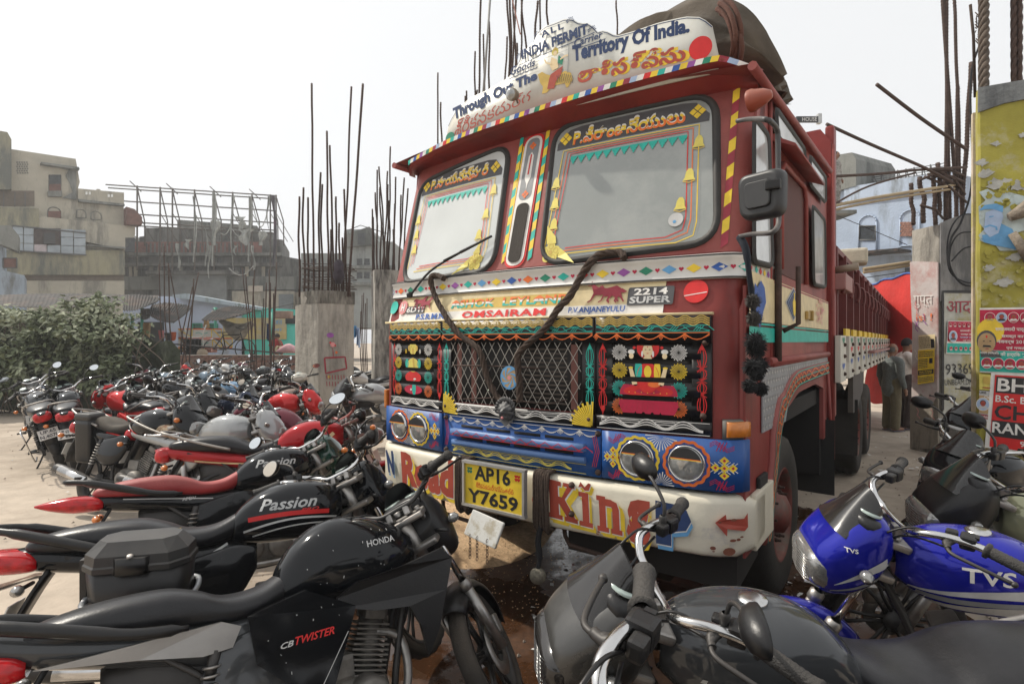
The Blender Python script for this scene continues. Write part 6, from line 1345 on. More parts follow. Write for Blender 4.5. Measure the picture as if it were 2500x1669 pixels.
# wet oily patch in front of and under the truck
def wetmat():
    m = bpy.data.materials.new('wet oily ground'); m.use_nodes = True; n, l = m.node_tree.nodes, m.node_tree.links; b = n['Principled BSDF']
    tc = n.new('ShaderNodeTexCoord'); a = n.new('ShaderNodeTexNoise'); a.inputs['Scale'].default_value = 1.6; a.inputs['Detail'].default_value = 9; a.inputs['Roughness'].default_value = .62; l.new(tc.outputs['Object'], a.inputs[0])
    f = n.new('ShaderNodeTexNoise'); f.inputs['Scale'].default_value = 26; f.inputs['Detail'].default_value = 8; f.inputs['Roughness'].default_value = .75; l.new(tc.outputs['Object'], f.inputs[0])
    r = n.new('ShaderNodeValToRGB'); e = r.color_ramp.elements; e[0].position = .30; e[0].color = (.012, .007, .004, 1); e[1].position = .72; e[1].color = (.17, .10, .055, 1); k = e.new(.5); k.color = (.055, .025, .012, 1); k = e.new(.6); k.color = (.10, .045, .02, 1)
    mm = n.new('ShaderNodeMix'); mm.data_type = 'FLOAT'; mm.inputs[0].default_value = .42; l.new(a.outputs[0], mm.inputs[2]); l.new(f.outputs[0], mm.inputs[3]); l.new(mm.outputs[0], r.inputs[0]); l.new(r.outputs[0], b.inputs['Base Color'])
    rr = n.new('ShaderNodeMapRange'); rr.inputs[1].default_value = .44; rr.inputs[2].default_value = .56; rr.inputs[3].default_value = .02; rr.inputs[4].default_value = .55; l.new(a.outputs[0], rr.inputs[0]); l.new(rr.outputs[0], b.inputs['Roughness'])
    st = n.new('ShaderNodeMapRange'); st.inputs[1].default_value = .46; st.inputs[2].default_value = .6; st.inputs[3].default_value = 0; st.inputs[4].default_value = .3; l.new(a.outputs[0], st.inputs[0])
    bp = n.new('ShaderNodeBump'); bp.inputs['Distance'].default_value = .012; l.new(f.outputs[0], bp.inputs['Height']); l.new(st.outputs[0], bp.inputs['Strength']); l.new(bp.outputs[0], b.inputs['Normal'])
    return m
def sheet(name, pxs, z, mt, kind='structure', wob=.10, seed=0):
    P_ = [onz(*p) for p in pxs]; pts = smooth([tuple(p) for p in P_]+[tuple(P_[0])], 10)[:-1]; c = sum((V(p) for p in pts), V())/len(pts); m = MB(); rr = []
    for s in [1, .97, .9, .75, .5, .25, .02]:
        rr.append([])
        for i, p in enumerate(pts):
            v = c+(V(p)-c)*(s+(wob*noise.noise(V(p)*2.3+V((seed, 0, 0)))+wob*.4*noise.noise(V(p)*9))*(s > .8)); rr[-1].append(V((v.x, v.y, hgt(v.x, v.y)*(1 if abs(v.x) < 13 and 0 < v.y < 18 else 0)+z)))
    m.rings(rr, cap=False); return part(name, m, mt, kind=kind)
WET = wetmat()
m = MB(); nx, ny = 60, 60
def inwet(x, y):
    u = (x-TX)*TC-(y-TY)*TS; v = (x-TX)*TS+(y-TY)*TC
    d = max(abs(u-.55)/1.55, abs(v-.9)/2.8)+.22*noise.fractal(V((x*1.1, y*1.1, 3)), 1, 2, 4); return d
vs = {}; fl = []
for i in range(nx+1):
    for j in range(ny+1): x = -1.6+i*.075; y = .6+j*.1; vs[i, j] = (x, y, hgt(x, y)+.005)
idx = {}; mv = []
for i in range(nx):
    for j in range(ny):
        if inwet(vs[i, j][0]+.04, vs[i, j][1]+.05) < .92:
            q = []
            for k in ((i, j), (i+1, j), (i+1, j+1), (i, j+1)):
                if k not in idx: idx[k] = len(mv); mv.append(vs[k])
                q.append(idx[k])
            fl.append(tuple(q))
m.add(mv, fl, True); part('wet_patch', m, WET, kind='structure')
# grain spilled by the left wheel
GR = mat('spilled grain', (.60,.41,.24), .9, var=.25, vs=40, bump=.8, bs=120, col2=(.34,.22,.12), c2s=6, lo=.45, hi=.65)
gc = onz(1120, 1275); m = MB()
m.grid(lambda s, t: V((gc.x+1.0*t*cos(2*pi*s)*(1+.2*noise.noise(V((cos(2*pi*s)*1.5, sin(2*pi*s)*1.5, 1)))), gc.y+.1+1.15*t*sin(2*pi*s)*(1+.2*noise.noise(V((cos(2*pi*s)*1.5, sin(2*pi*s)*1.5, 1)))), .008+.17*(1-t**1.6)*(1+.3*noise.noise(V((4*t*cos(2*pi*s), 4*t*sin(2*pi*s), 0))))-.03*t)), 64, 20)
part('grain_heap', m, GR, kind='stuff')
rng = random.Random(3); m = MB()
for i in range(4200):
    a = rng.random()*6.283; r = rng.random()**.6*1.75; x = gc.x+r*cos(a); y = gc.y+.1+r*sin(a)*1.1; s = rng.uniform(.003, .008); z = .010+(.17*(1-min(1, r/1.05)**1.6))
    m.add([V((x, y, z+s)), V((x+s, y, z)), V((x-s*.5, y+s*.8, z)), V((x-s*.5, y-s*.8, z))], [(0, 1, 2), (0, 2, 3), (0, 3, 1)])
part('loose_grain', m, GR, kind='stuff')
LIT = mat('litter white', (.62,.62,.60), .7, var=.2); GRV = mat('gravel', (.24,.20,.16), .9, var=.4, vs=20)
m = MB(); g = MB()
for i in range(230):
    if i < 60: p = onz(rng.uniform(2080, 2420), rng.uniform(1065, 1190))
    elif i < 120: p = onz(rng.uniform(1780, 2000), rng.uniform(1400, 1600))
    elif i < 160: p = onz(rng.uniform(1300, 1480), rng.uniform(1380, 1600))
    else: p = V((rng.uniform(-9, 9), rng.uniform(2, 13), 0))
    s = rng.uniform(.008, .035)*(1.4 if i < 60 else .8); a = rng.random()*3; q = [V((s*cos(a+k*1.57)*rng.uniform(.5, 1.1), s*sin(a+k*1.57)*rng.uniform(.5, 1.1), rng.uniform(.004, .018))) for k in range(4)]
    m.add([p+v for v in q], [(0, 1, 2, 3)])
for i in range(1600):
    p = V((rng.uniform(-9, 10), rng.uniform(1.2, 14), 0)) if i % 2 else onz(rng.uniform(1700, 2500), rng.uniform(1100, 1669)); s = rng.uniform(.004, .016)
    g.add([p+V((0, 0, s)), p+V((s, 0, 0)), p+V((-s*.6, s*.9, 0)), p+V((-s*.5, -s, 0))], [(0, 1, 2), (0, 2, 3), (0, 3, 1)])
part('litter', m, LIT, kind='stuff'); part('gravel', g, GRV, kind='stuff')
m = MB()
cp = [onz(x, y) for x, y in ((-60, 1448), (0, 1432), (40, 1420), (70, 1408), (100, 1402), (130, 1398))]
for i in range(len(cp)-1):
    a, b = cp[i], cp[i+1]; w1, w2 = (.05, .07, .06, .05, .03, .01)[i], (.05, .07, .06, .05, .03, .01)[i+1]
    m.add([a+V((0, -w1, .006)), b+V((0, -w2, .006)), b+V((0, w2, .006)), a+V((0, w1, .006))], [(0, 1, 2, 3)])
part('ground_crack', m, mat('broken earth', (.13,.08,.055), .95, var=.4, vs=20, bump=1, bs=40), kind='structure')
# ================================================================ facades
class Fac:
    """a vertical plane seen through pixel columns px0 (distance Y0) and px1 (distance Y1)"""
    def __init__(s, px0, Y0, px1, Y1):
        s.a = V(((px0-CX)/FPX*Y0, Y0, 0)); s.b = V(((px1-CX)/FPX*Y1, Y1, 0)); s.d = (s.b-s.a).normalized(); s.n = V((s.d.y, -s.d.x, 0))
    def pt(s, px, py, out=0.):
        r = ray(px, py); t = s.a.dot(s.n)/V((r.x, r.y, 0)).dot(s.n); p = r*t; return V((p.x, p.y, p.z+CAMH))+s.n*out
    def uv(s, px, py): p = s.pt(px, py); return ((p-s.a).dot(s.d), p.z)
    def mp(s, a, z, out=0.): return V((s.a.x, s.a.y, 0))+s.d*a+V((0, 0, z))+s.n*out
    def slab(s, name, pxs, th, mt, par=None, out=0., label=None, ground=None, mb=None):
        m = mb or MB(); P_ = [s.uv(*p) for p in pxs]
        if ground is not None: P_ = [(a, max(z, ground)) for a, z in P_]
        m.slab(P_, th, lambda a, z, d: s.mp(a, z, out-d))
        if mb: return None
        return part(name, m, mt, par, label)
    def rect(s, name, x0, y0, x1, y1, th, mt, par=None, out=0., label=None, mb=None): return s.slab(name, [(x0, y0), (x1, y0), (x1, y1), (x0, y1)], th, mt, par, out, label, None, mb)
    def window(s, x0, y0, x1, y1, par, glass, frame=None, cols=1, rows=1, arch=False, fw=.06):
        q = [s.uv(x0, y0), s.uv(x1, y0), s.uv(x1, y1), s.uv(x0, y1)]; w = q[1][0]-q[0][0]
        if arch:
            c = (q[0][0]+q[1][0])/2; zt = q[0][1]; poly = [(c+w/2*cos(pi*i/8), zt-w*.45+w*.45*sin(pi*i/8)) for i in range(9)]+[q[3], q[2]]
            poly = [(c+w/2*cos(pi-pi*i/8), zt-w*.45+w*.45*sin(pi*i/8)) for i in range(9)]+[q[2], q[3]]
        else: poly = q
        m = MB(); m.slab(poly, .03, lambda a, z, d: s.mp(a, z, .02-d)); o = part('window', m, glass, par)
        if frame:
            m = MB(); n = len(poly); 
            for i in range(n):
                a, b = poly[i], poly[(i+1) % n]; m.tube([s.mp(*a, .04), s.mp(*b, .04)], fw/2, 4)
            for k in range(1, cols): x = k/cols; m.tube([s.mp(*bil(q, x, 0), .035), s.mp(*bil(q, x, 1), .035)], fw/3, 4)
            for k in range(1, rows): x = k/rows; m.tube([s.mp(*bil(q, 0, x), .035), s.mp(*bil(q, 1, x), .035)], fw/3, 4)
            part('frame', m, frame, o)
        return o
def plaster(n, c, c2, s=.5, lo=.5, hi=.62, **k): return mat('plaster '+n, c, .9, var=.12, vs=1.1, col2=c2, c2s=s, lo=lo, hi=hi, bump=.3, bs=14, streak=1, **k)
PY = plaster('yellow cream', (.40,.37,.30), (.20,.19,.16), .8); PYD = plaster('weathered yellow', (.31,.285,.19), (.12,.125,.11), .9, .42, .6); PG = plaster('grey mould', (.20,.205,.19), (.07,.075,.07), 1.0, .45, .62)
PBK = plaster('soot grey', (.15,.15,.14), (.045,.043,.04), 1.3, .44, .6); PLB = plaster('light blue', (.36,.43,.54), (.17,.19,.20), .7, .52, .68); PBB = plaster('shanty blue', (.45,.52,.66), (.30,.30,.30), 1.5, .55, .7); PTQ = plaster('turquoise', (.10,.50,.42), (.25,.38,.33), 1.2, .56, .7)
BR = plaster('brick brown', (.16,.095,.075), (.08,.06,.055), 2.2); DW = mat('dark window', (.025,.028,.03), .3, var=.5); GW = mat('pale pane', (.30,.34,.37), .25, var=.2, vs=1); WFR = mat('window frame grey', (.10,.10,.10), .7); SHB = mat('brown shutter', (.14,.07,.055), .8, var=.3, vs=3, bump=.3); CONC = plaster('concrete', (.36,.335,.29), (.12,.11,.095), 2.4, .46, .62); RB = RUST
# ---- left cream building
t = thing('building', 'tall cream and yellow weathered building with a glazed gallery at the far left', 'building', (-30, 36, 0)); t.location = (0, 0, 0)
F1 = Fac(0, 34, 320, 38.7)
F1.slab('wall', [(-200,330),(0,325),(0,465),(27,364),(185,388),(195,445),(190,461),(302,471),(302,845),(-200,900)], 6, PY, t)
F1.slab('stair_tower', [(-90,322),(0,325),(17,328),(27,346),(27,466),(-90,466)], 5, PYD, t, .5)
F1.slab('parapet', [(190,461),(234,465),(236,462),(244,463),(245,466),(302,471),(302,503),(190,490)], .3, PY, t, .12)
F1.rect('lower_storey', -200, 612, 302, 672, .6, PYD, t, .35); F1.slab('spandrel', [(93,530),(327,555),(327,575),(302,612),(93,568)], .5, PY, t, .4)
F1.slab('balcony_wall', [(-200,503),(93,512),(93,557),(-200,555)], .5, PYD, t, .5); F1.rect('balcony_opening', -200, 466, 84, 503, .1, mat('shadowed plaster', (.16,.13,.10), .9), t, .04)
for x in (-60, 8, 35, 60): F1.rect('balcony_post', x, 470, x+2, 505, .1, WFR, t, .2)
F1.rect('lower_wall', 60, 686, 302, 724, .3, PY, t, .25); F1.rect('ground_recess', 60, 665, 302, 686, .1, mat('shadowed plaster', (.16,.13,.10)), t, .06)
F1.slab('ledge', [(98,400),(108,401),(190,412),(192,417),(190,418),(98,404)], .5, PG, t, .5); F1.slab('ledge', [(190,488),(302,500),(302,505),(190,494)], .4, PG, t, .35); F1.slab('ledge', [(208,600),(302,606),(302,610),(208,603)], .4, PG, t, .7); F1.slab('mould_patch', [(168,412),(186,414),(186,488),(150,484),(178,470),(170,448),(160,430)], .06, PG, t, .10)
w_ = F1.window(120, 428, 148, 468, t, DW, WFR); F1.rect('shutter', 120, 450, 148, 468, .05, SHB, w_, .1); F1.rect('sill', 116, 468, 150, 481, .4, PG, t, .3)
for i in range(5):
    for j in range(6): F1.rect('vent_hole', 40+i*6+(j % 2)*2, 395+j*5.2, 43+i*6+(j % 2)*2, 398+j*5.2, .05, DW, t, .03)
F1.window(117, 504, 148, 534, t, PY, PG, arch=True); F1.rect('shutter', 117, 516, 148, 533, .05, SHB, t, .12); F1.window(186, 510, 210, 532, t, PY, PG, arch=True, fw=.04); F1.window(222, 515, 247, 536, t, PY, PG, arch=True, fw=.04)
for x in (208, 214, 216, 222, 262, 268, 270, 276):
    if x in (208, 216, 262, 270): F1.rect('parapet_opening', x, 469+(x > 240)*6, x+5, 476+(x > 240)*6, .05, mat('open sky gap', (.75,.75,.73), .9), t, .14)
# gallery of panes
for i, (x0, x1) in enumerate(((30, 55), (57, 80), (82, 112), (114, 145), (147, 176), (178, 206))):
    for j in range(3):
        y0 = 556+j*20+i*1.6; 
        if i in (2, 3) and j < 2: continue
        F1.rect('pane', x0, y0, x1, y0+18.5, .05, GW if (i+j) % 4 or j < 2 else mat('pale pink pane', (.42,.36,.37), .3), t, .5)
F1.rect('gallery_void', 82, 560, 146, 602, .05, mat('brown board', (.075,.055,.048), .8, var=.3), t, .45); F1.rect('cooler', 105, 572, 132, 598, .4, mat('dark cooler', (.05,.05,.05), .7), t, .7)
F1.slab('gallery_frame', [(28,552),(208,570),(208,573),(28,555)], .1, WFR, t, .56); F1.slab('gallery_frame', [(28,612),(208,623),(208,626),(28,615)], .1, WFR, t, .56)
F1.slab('side_balcony', [(302,510),(322,516),(340,535),(340,553),(302,553)], 1.2, SHB, t, .9); F1.rect('side_recess', 303, 582, 326, 616, .3, DW, t, .4)
# blue corner house in front of it
t = thing('building', 'grey blue mouldy house with a boxed balcony at the left edge of the frame', 'building'); F2 = Fac(-150, 27, 60, 29)
F2.slab('wall', [(-150,560),(5,560),(8,660),(60,672),(60,800),(-150,800)], 3, plaster('grey blue', (.27,.32,.38), (.14,.15,.15), .9), t); F2.slab('balcony', [(-150,553),(28,555),(48,580),(48,618),(5,600),(-150,600)], 1.0, PG, t, .6); F2.window(8, 630, 41, 654, t, SHB, WFR)
# ---- burnt-out building with the hoarding frame
t = thing('building', 'dark mouldy building with ruined upper terrace behind the torn hoarding frame', 'building'); F3 = Fac(300, 44, 740, 48)
F3.slab('wall', [(300,560),(340,590),(340,578),(355,576),(355,556),(434,556),(434,537),(628,552),(628,565),(665,566),(665,583),(690,585),(690,625),(740,634),(740,800),(300,800)], 7, PBK, t)
F3.slab('upper_wall', [(434,537),(628,552),(628,566),(434,556)], .3, PG, t, .15); F3.rect('red_balustrade', 330, 592, 640, 620, .2, mat('faded red brick', (.20,.09,.075), .9, var=.35, vs=3, bump=.4), t, .3)
for i in range(26): F3.rect('baluster', 360+i*10, 595, 363+i*10, 618, .1, PBK, t, .4)
for x in (545, 588): 
    w_ = F3.window(x-22, 568, x+16, 598, t, PG, WFR, 6, 4)
F3.rect('ledge', 302, 620, 690, 627, .8, PG, t, .8); F3.rect('ledge', 302, 645, 690, 652, .9, PBK, t, .9); F3.rect('ledge', 302, 676, 740, 708, .5, PG, t, .5)
for x in (312, 345, 372, 395, 455, 480, 560, 585, 610, 650): F3.window(x, 656, x+14, 676, t, DW, WFR)
for x in (318, 330, 368, 388, 440, 600, 640): F3.rect('ochre_pier', x, 652, x+8, 676, .2, PY, t, .35)
for x in (430, 460, 500, 530, 640, 655): F3.window(x, 628, x+12, 643, t, DW, PG)
F3.rect('shop_wall', 570, 712, 720, 760, .4, PY, t, .7); F3.rect('shutter', 683, 720, 718, 760, .1, mat('steel shutter', (.14,.16,.17), .6, bump=.5, bs=20), t, .9); F3.rect('awning_sheet', 375, 668, 590, 676, 1.5, PBK, t, 2.0); F3.rect('grey_shop', 400, 676, 560, 745, .5, mat('grey metal sheet', (.17,.185,.19), .7, var=.2, vs=2, bump=.3), t, 1.4)
for x in (420, 470, 500, 520): F3.window(x, 700, x+22, 728, t, DW, WFR)
F3.rect('board', 610, 700, 645, 714, .1, mat('pale board', (.45,.40,.34), .8), t, 1.0)
t = thing('hoarding_frame', 'tall rusty pipe hoarding frame with torn grey cloth strips', 'hoarding frame'); F4 = Fac(255, 40, 680, 43)
HM = mat('hoarding pipe', (.10,.085,.075), .8, var=.3)
top = lambda x: 450+(x-258)*(478-450)/(675-258)+(0 if x < 400 else 0)
for k, o in enumerate((0, 40, 72, 92, 100)):
    m = MB(); m.tube([F4.pt(258 if k < 1 else (300 if k == 1 else 325), top(300)+o*1.0-2), F4.pt(676, top(676)+o*.92)], .05, 5); part('rail', m, HM, t)
m = MB(); m.tube([F4.pt(258, 455, -.4), F4.pt(676, 483, -.4)], .05, 5); part('rail', m, HM, t)
for x in (335, 391, 421, 475, 522, 568, 615, 660, 674):
    m = MB(); m.tube([F4.pt(x, top(x)-2), F4.pt(x, 660)], .06, 5); m.tube([F4.pt(x, top(x)+2), F4.pt(x+18, 540), F4.pt(x+19, 600)], .045, 5); m.tube([F4.pt(x, 520), F4.pt(x+42, 590)], .03, 4); part('post', m, HM, t)
for x in (317, 406, 512, 608): m = MB(); m.tube([F4.pt(x, top(x)-12), F4.pt(x+28, top(x)+14)], .04, 4); part('antenna_bar', m, HM, t)
CL = mat('torn grey cloth', (.33,.34,.32), .9, var=.3, vs=4, bump=.4)
rng = random.Random(5)
def rag(fc, x, y0, y1, w, mt, par, nm='torn_cloth'):
    m = MB(); n = 12; r0 = rng.random()*9
    def f(s, t_): ww = w*(.35+.65*abs(sin(r0+t_*4.2)))*(1-.6*t_); return fc.pt(x+(s-.5)*ww+3*sin(r0+t_*5), y0+(y1-y0)*t_, .15+.12*sin(s*9+r0+t_*3))
    m.grid(f, 5, n); return part(nm, m, mt, par)
for x, y0, y1, w in ((476,480,640,9),(522,470,650,12),(525,540,600,26),(568,480,660,8),(610,480,640,10),(600,560,600,44),(640,565,600,26),(437,595,655,12),(460,585,610,20),(505,560,650,5),(655,480,560,6),(512,600,680,7),(620,600,660,9),(575,600,625,10),(590,530,560,30)): rag(F4, x, y0, y1, w, CL, t)
rag(F4, 670, 478, 650, 13, mat('purple black banner', (.07,.06,.075), .85, col2=(.25,.10,.18), c2s=.6, lo=.55, hi=.65), t, 'hanging_banner')
for k, (x0, y0, x1, y1, s_) in enumerate(((568, 560, 612, 556, 22), (618, 500, 660, 490, 60), (540, 570, 568, 545, 14), (560, 655, 620, 650, 20))):
    m = MB(); m.tube([F4.pt(x0+(x1-x0)*i/10, y0+(y1-y0)*i/10+s_*sin(pi*i/10), .2) for i in range(11)], .035, 4); part('loose_cable', m, CL, t)
# ---- building behind the pillars
t = thing('building', 'pale grey concrete building with rooftop railing behind the rebar columns', 'building'); F5 = Fac(735, 46, 1000, 46)
F5.slab('wall', [(735,618),(846,618),(846,560),(905,560),(925,590),(960,590),(960,800),(735,800)], 6, plaster('far concrete', (.27,.285,.275), (.14,.15,.145), .5), t); F5.slab('roof_room', [(848,575),(905,556),(912,600),(848,605)], 1, PG, t, .5); F5.rect('opening', 878, 572, 895, 600, .1, DW, t, .55)
m = MB()
for i in range(9): x = 850+i*12; m.tube([F5.pt(x, 560+abs(i-3)*2), F5.pt(x, 578+abs(i-3)*2)], .04, 4)
m.tube([F5.pt(850, 562), F5.pt(880, 550), F5.pt(945, 570)], .04, 4); part('railing', m, WFR, t)
for y in (650, 690): F5.rect('ledge', 735, y, 960, y+7, .5, PG, t, .5)
for x in (760, 800, 872, 890): 
    for y in (632, 665): F5.window(x, y, x+12, y+14, t, DW, WFR)
# ---- shanty with blue brick wall, awnings, painted boards
t = thing('shanty', 'low blue and turquoise brick dwelling with a grey tiled roof strip behind the brick wall', 'shanty'); F6 = Fac(300, 22, 730, 22)
F6.slab('wall', [(300,722),(480,724),(590,748),(600,900),(300,900)], 3, PBB, t); F6.slab('turquoise_wall', [(590,748),(730,756),(730,900),(590,900)], 3, PTQ, t)
F6.slab('roof_strip', [(440,722),(470,719),(640,750),(640,757),(440,728)], 1.2, plaster('blue grey roof', (.34,.40,.45), (.18,.22,.2), 2), t, .5)
F6.rect('wall_advert', 545, 776, 700, 828, .02, mat('ochre advert', (.50,.40,.17), .8, col2=(.35,.33,.25), c2s=1.5), t, .03)
P = Paint(F6.mp, .05)
for x0, y0, x1, y1, s_ in ((670, 782, 690, 792, 'जन'), (655, 800, 690, 808, 'सेवा')): P.text('sky', s_, [F6.uv(x0, y0), F6.uv(x1, y0), F6.uv(x1, y1), F6.uv(x0, y1)])
P.out('wall_lettering', t)
for x in (472, 510): 
    w_ = F6.window(x, 790, x+22, 812, t, DW, mat('green frame', (.06,.28,.20), .7), 1, 5)
F6.rect('dark_doorway', 338, 786, 400, 850, .1, mat('dark doorway', (.035,.04,.042), .9), t, .05); F6.rect('dark_doorway', 698, 770, 722, 790, .1, DW, t, .05)
def thing_px(name, label, cat, group=None): return thing(name, label, cat, (0, 0, 0), 0, group)
F7 = Fac(300, 19.5, 740, 19.5)
CORR = mat('dark corrugated sheet', (.035,.033,.031), .9, 0, var=.35, vs=3, col2=(.12,.075,.055), c2s=2, lo=.5, hi=.7)
def awning(label, q, dY, Y=19.5, n=22):
    """corrugated sheet; q = far-left, far-right, near-right, near-left pixels; near edge dY closer"""
    fa, nb = Fac(0, Y, 100, Y), Fac(0, Y-dY, 100, Y-dY); A0, A1, B1, B0 = fa.pt(*q[0]), fa.pt(*q[1]), nb.pt(*q[2]), nb.pt(*q[3]); m = MB()
    def f(s, t_): return A0*(1-s)*(1-t_)+A1*s*(1-t_)+B1*s*t_+B0*(1-s)*t_+V((0, 0, (.020 if n < 30 else .008)*sin(s*n*2*pi)+.06*sin(t_*3+s*4)))
    m.grid(f, n*6, 4, True); m.grid(lambda s, t_: f(s, t_)+V((0, 0, -.012)), n*6, 4); return tag(part('awning', m, CORR), label, 'awning', 'corrugated iron awnings')
awning('long dark corrugated roof sheet above the bush', ((-60, 722), (390, 718), (350, 745), (-60, 745)), 3, 21, 40); awning('corrugated awning sloping down behind the thin rebars', ((372, 742), (472, 744), (424, 790), (362, 768)), 2.2, 19.8, 16); awning('crumpled corrugated awning over the ochre advert', ((540, 752), (622, 750), (600, 768), (490, 782)), 2, 19.8, 14); awning('small corrugated awning piece at the left over green post', ((300, 722), (392, 724), (375, 742), (300, 758)), 1.5, 18.9, 12)
BW = mat('white painted board', (.60,.59,.55), .6, var=.08, dust=.2)
t = thing_px('painted_board', 'white boards with yellow crossed borders leaning in a row behind the brick wall', 'board'); F8 = Fac(400, 19.2, 700, 19.2)
P = Paint(F8.mp, .03)
for x0, y0, x1, y1 in ((436, 803, 470, 824), (472, 803, 518, 824), (520, 803, 542, 826), (436, 825, 470, 848), (472, 828, 520, 848), (520, 828, 542, 850), (544, 826, 568, 848)):
    F8.rect('board', x0, y0, x1, y1, .04, BW, t, .02); q = [F8.uv(x0, y0), F8.uv(x1, y0), F8.uv(x1, y1), F8.uv(x0, y1)]
    P.line('orange', [q[0], q[1]], .04); P.line('orange', [q[3], q[2]], .04); P.line('yellow', [q[0], q[2]], .035) if x0 != 472 else P.line('teal', [bil(q, .15, .5), bil(q, .3, .6), bil(q, .5, .4), bil(q, .8, .6)], .02); P.line('yellow', [q[1], q[2]], .03)
P.out('board_painting', t)
GP_ = mat('green pipe', (.08,.32,.24), .6, var=.2)
for x, y0, y1, lab in ((347, 740, 870, 'green post under the long dark roof sheet'), (526, 750, 850, 'green post beside the white painted boards'), (665, 762, 870, 'green post in front of the turquoise wall'), (323, 768, 860, 'short green post among the vine leaves')):
    m = MB(); m.tube([F7.pt(x, y0), F7.pt(x, y1)], .05, 8); m.tube([F7.pt(x-5, y0+3), F7.pt(x+5, y0+3)], .03, 6); tag(part('green_post', m, GP_), lab, 'post', 'green posts of the shanty')
def hang(lab, x, y0, y1, w, c, n=3, Y=19.0, cat='cloth'):
    fc = Fac(0, Y, 100, Y); m = MB(); r0 = x*.37; m.grid(lambda s, t_: fc.pt(x+(s-.5)*w*(1+.15*sin(t_*4+r0)), y0+(y1-y0)*t_*(1+.08*sin(s*6+r0)), .08*sin(s*n*2*pi+r0+t_)), 14, 6); return tag(part('hanging_cloth', m, mat('cloth %s' % c, PC.get(c, (.3, .3, .3)), .9, bump=.3)), lab, cat, 'cloths hung up to dry')
hang('white cloth hanging from the post by the crumpled awning', 521, 758, 778, 8, 'white'); hang('beige knotted rag hanging under the awning', 503, 777, 800, 10, 'tan'); hang('red orange cloth on the washing line', 424, 810, 830, 7, 'orange'); hang('black cloth on the washing line beside the red one', 412, 812, 832, 13, 'black'); hang('white cloth at the end of the washing line', 395, 806, 826, 9, 'pink'); hang('brown trousers hanging by the green post', 359, 788, 830, 12, 'tan'); hang('dark grey net bag beside the green post', 356, 753, 779, 18, 'grey'); hang('dark blue cloth by the rebars in front of the turquoise wall', 655, 790, 830, 7, 'navy')
m = MB(); fc = Fac(0, 18.8, 100, 18.8)
def sag(s, t_): return fc.pt(545+80*s, 778+12*sin(pi*s)+t_*(16+26*sin(pi*min(1, s*1.1))), .25*sin(t_*3)+.06*sin(s*19+t_*5))
m.grid(sag, 24, 10); tag(part('hanging_sheet', m, mat('grey jute sheet', (.26,.24,.20), .95, var=.25, bump=.5)), 'large sagging grey sheet tied in front of the ochre advert', 'sheet')
# small things behind the wall
t = thing('basket_chair', 'round wicker basket chair behind the brick wall', 'chair', tuple(at(370, 858, 18.6)[:2])+(1.0,)); m = MB(); m.lathe([(.18, 0), (.22, .15), (.30, .38), (.36, .5), (.33, .5), (.27, .36), (.16, .12)], (0, 0, 0), (0, 0, 1), 20); m.lathe([(.25, -.25), (.18, 0)], (0, 0, 0), (0, 0, 1), 16); part('basket_body', m, mat('wicker', (.22,.15,.09), .9, var=.4, vs=20, bump=1, bs=60), t)
t = thing('crate', 'black plastic crate standing on end behind the brick wall', 'crate', tuple(at(463, 850, 18.4))); m = MB()
for i in range(7): m.box((-.27+i*.09, 0, 0), (.03, .05, .6)); m.box((0, 0, -.3+i*.1), (.58, .05, .03))
part('crate_grid', m, BLK, t); m = MB(); m.box((0, .15, 0), (.6, .03, .62)); part('crate_back', m, PLA, t)
t = thing('chair', 'pale plastic chair upside down on the black crate', 'chair', tuple(at(476, 826, 18.5))); m = MB(); m.box((0, 0, .05), (.5, .4, .04))
for x in (-.25, .25): m.tube([(x, 0, .05), (x*1.5, 0, .45)], .02, 5)
for x in (-.25, .25): m.tube([(x, 0, .05), (x*1.2, 0, -.4)], .02, 5)
part('chair_frame', m, BW, t)
def bicycle():
    o = at(560, 852, 18.3); t = thing('bicycle', 'black bicycle leaning in front of the turquoise wall', 'bicycle', o)
    for x in (-.52, .52):
        m = MB(); m.tube([(x+.33*cos(a), 0, .33*sin(a)) for a in [2*pi*k/24 for k in range(24)]], .018, 5, closed=True); wh = part('wheel', m, BLK, t); m = MB()
        for k in range(10): a = 2*pi*k/10; m.tube([(x, 0, 0), (x+.33*cos(a), 0, .33*sin(a))], .003, 3)
        part('spoke', m, GMET, wh)
    m = MB(); 
    for a, b in (((-.52, 0), (-.12, -.02)), ((-.52, 0), (-.2, .45)), ((-.12, -.02), (-.22, .52)), ((-.12, -.02), (.35, .42)), ((-.2, .45), (.36, .48)), ((.36, .55), (.52, 0))): m.tube([(a[0], 0, a[1]), (b[0], 0, b[1])], .02, 6)
    part('frame', m, BLK, t); m = MB(); m.tube([(.2, 0, .72), (.3, .05, .68), (.40, .2, .66), (.36, 0, .6)], .014, 5); part('handlebar', m, BMET, t); m = MB(); m.loft([(-.38, .53, .57, .07, 2.2), (-.22, .53, .57, .08, 2.2), (-.08, .54, .56, .02, 2.2)], 10, 2); part('saddle', m, BLK, t)
bicycle()
for px, py, Y, s, c, lab, nm in ((494, 862, 18.2, .16, (.38, .30, .22), 'rounded clay pot on the brick wall', 'clay_pot'),):
    m = MB(); m.lathe([(0, -.15), (.12, -.12), (.17, 0), (.13, .11), (.07, .13), (.09, .16)], at(px, py, Y), (0, 0, 1), 16); tag(part(nm, m, mat('clay', c, .9, var=.2)), lab, 'pot')
m = MB(); m.loft([(-.35, 0, .12, .15, 2.4), (0, 0, .32, .22, 2.2), (.35, 0, .1, .12, 2.4)], 14, 4); o = part('cloth_bundle', m, mat('pink cloth', (.52,.30,.32), .9, bump=.8, bs=9)); o.location = at(705, 862, 18.2); tag(o, 'pink cloth bundle on the wall beside the child', 'bundle')
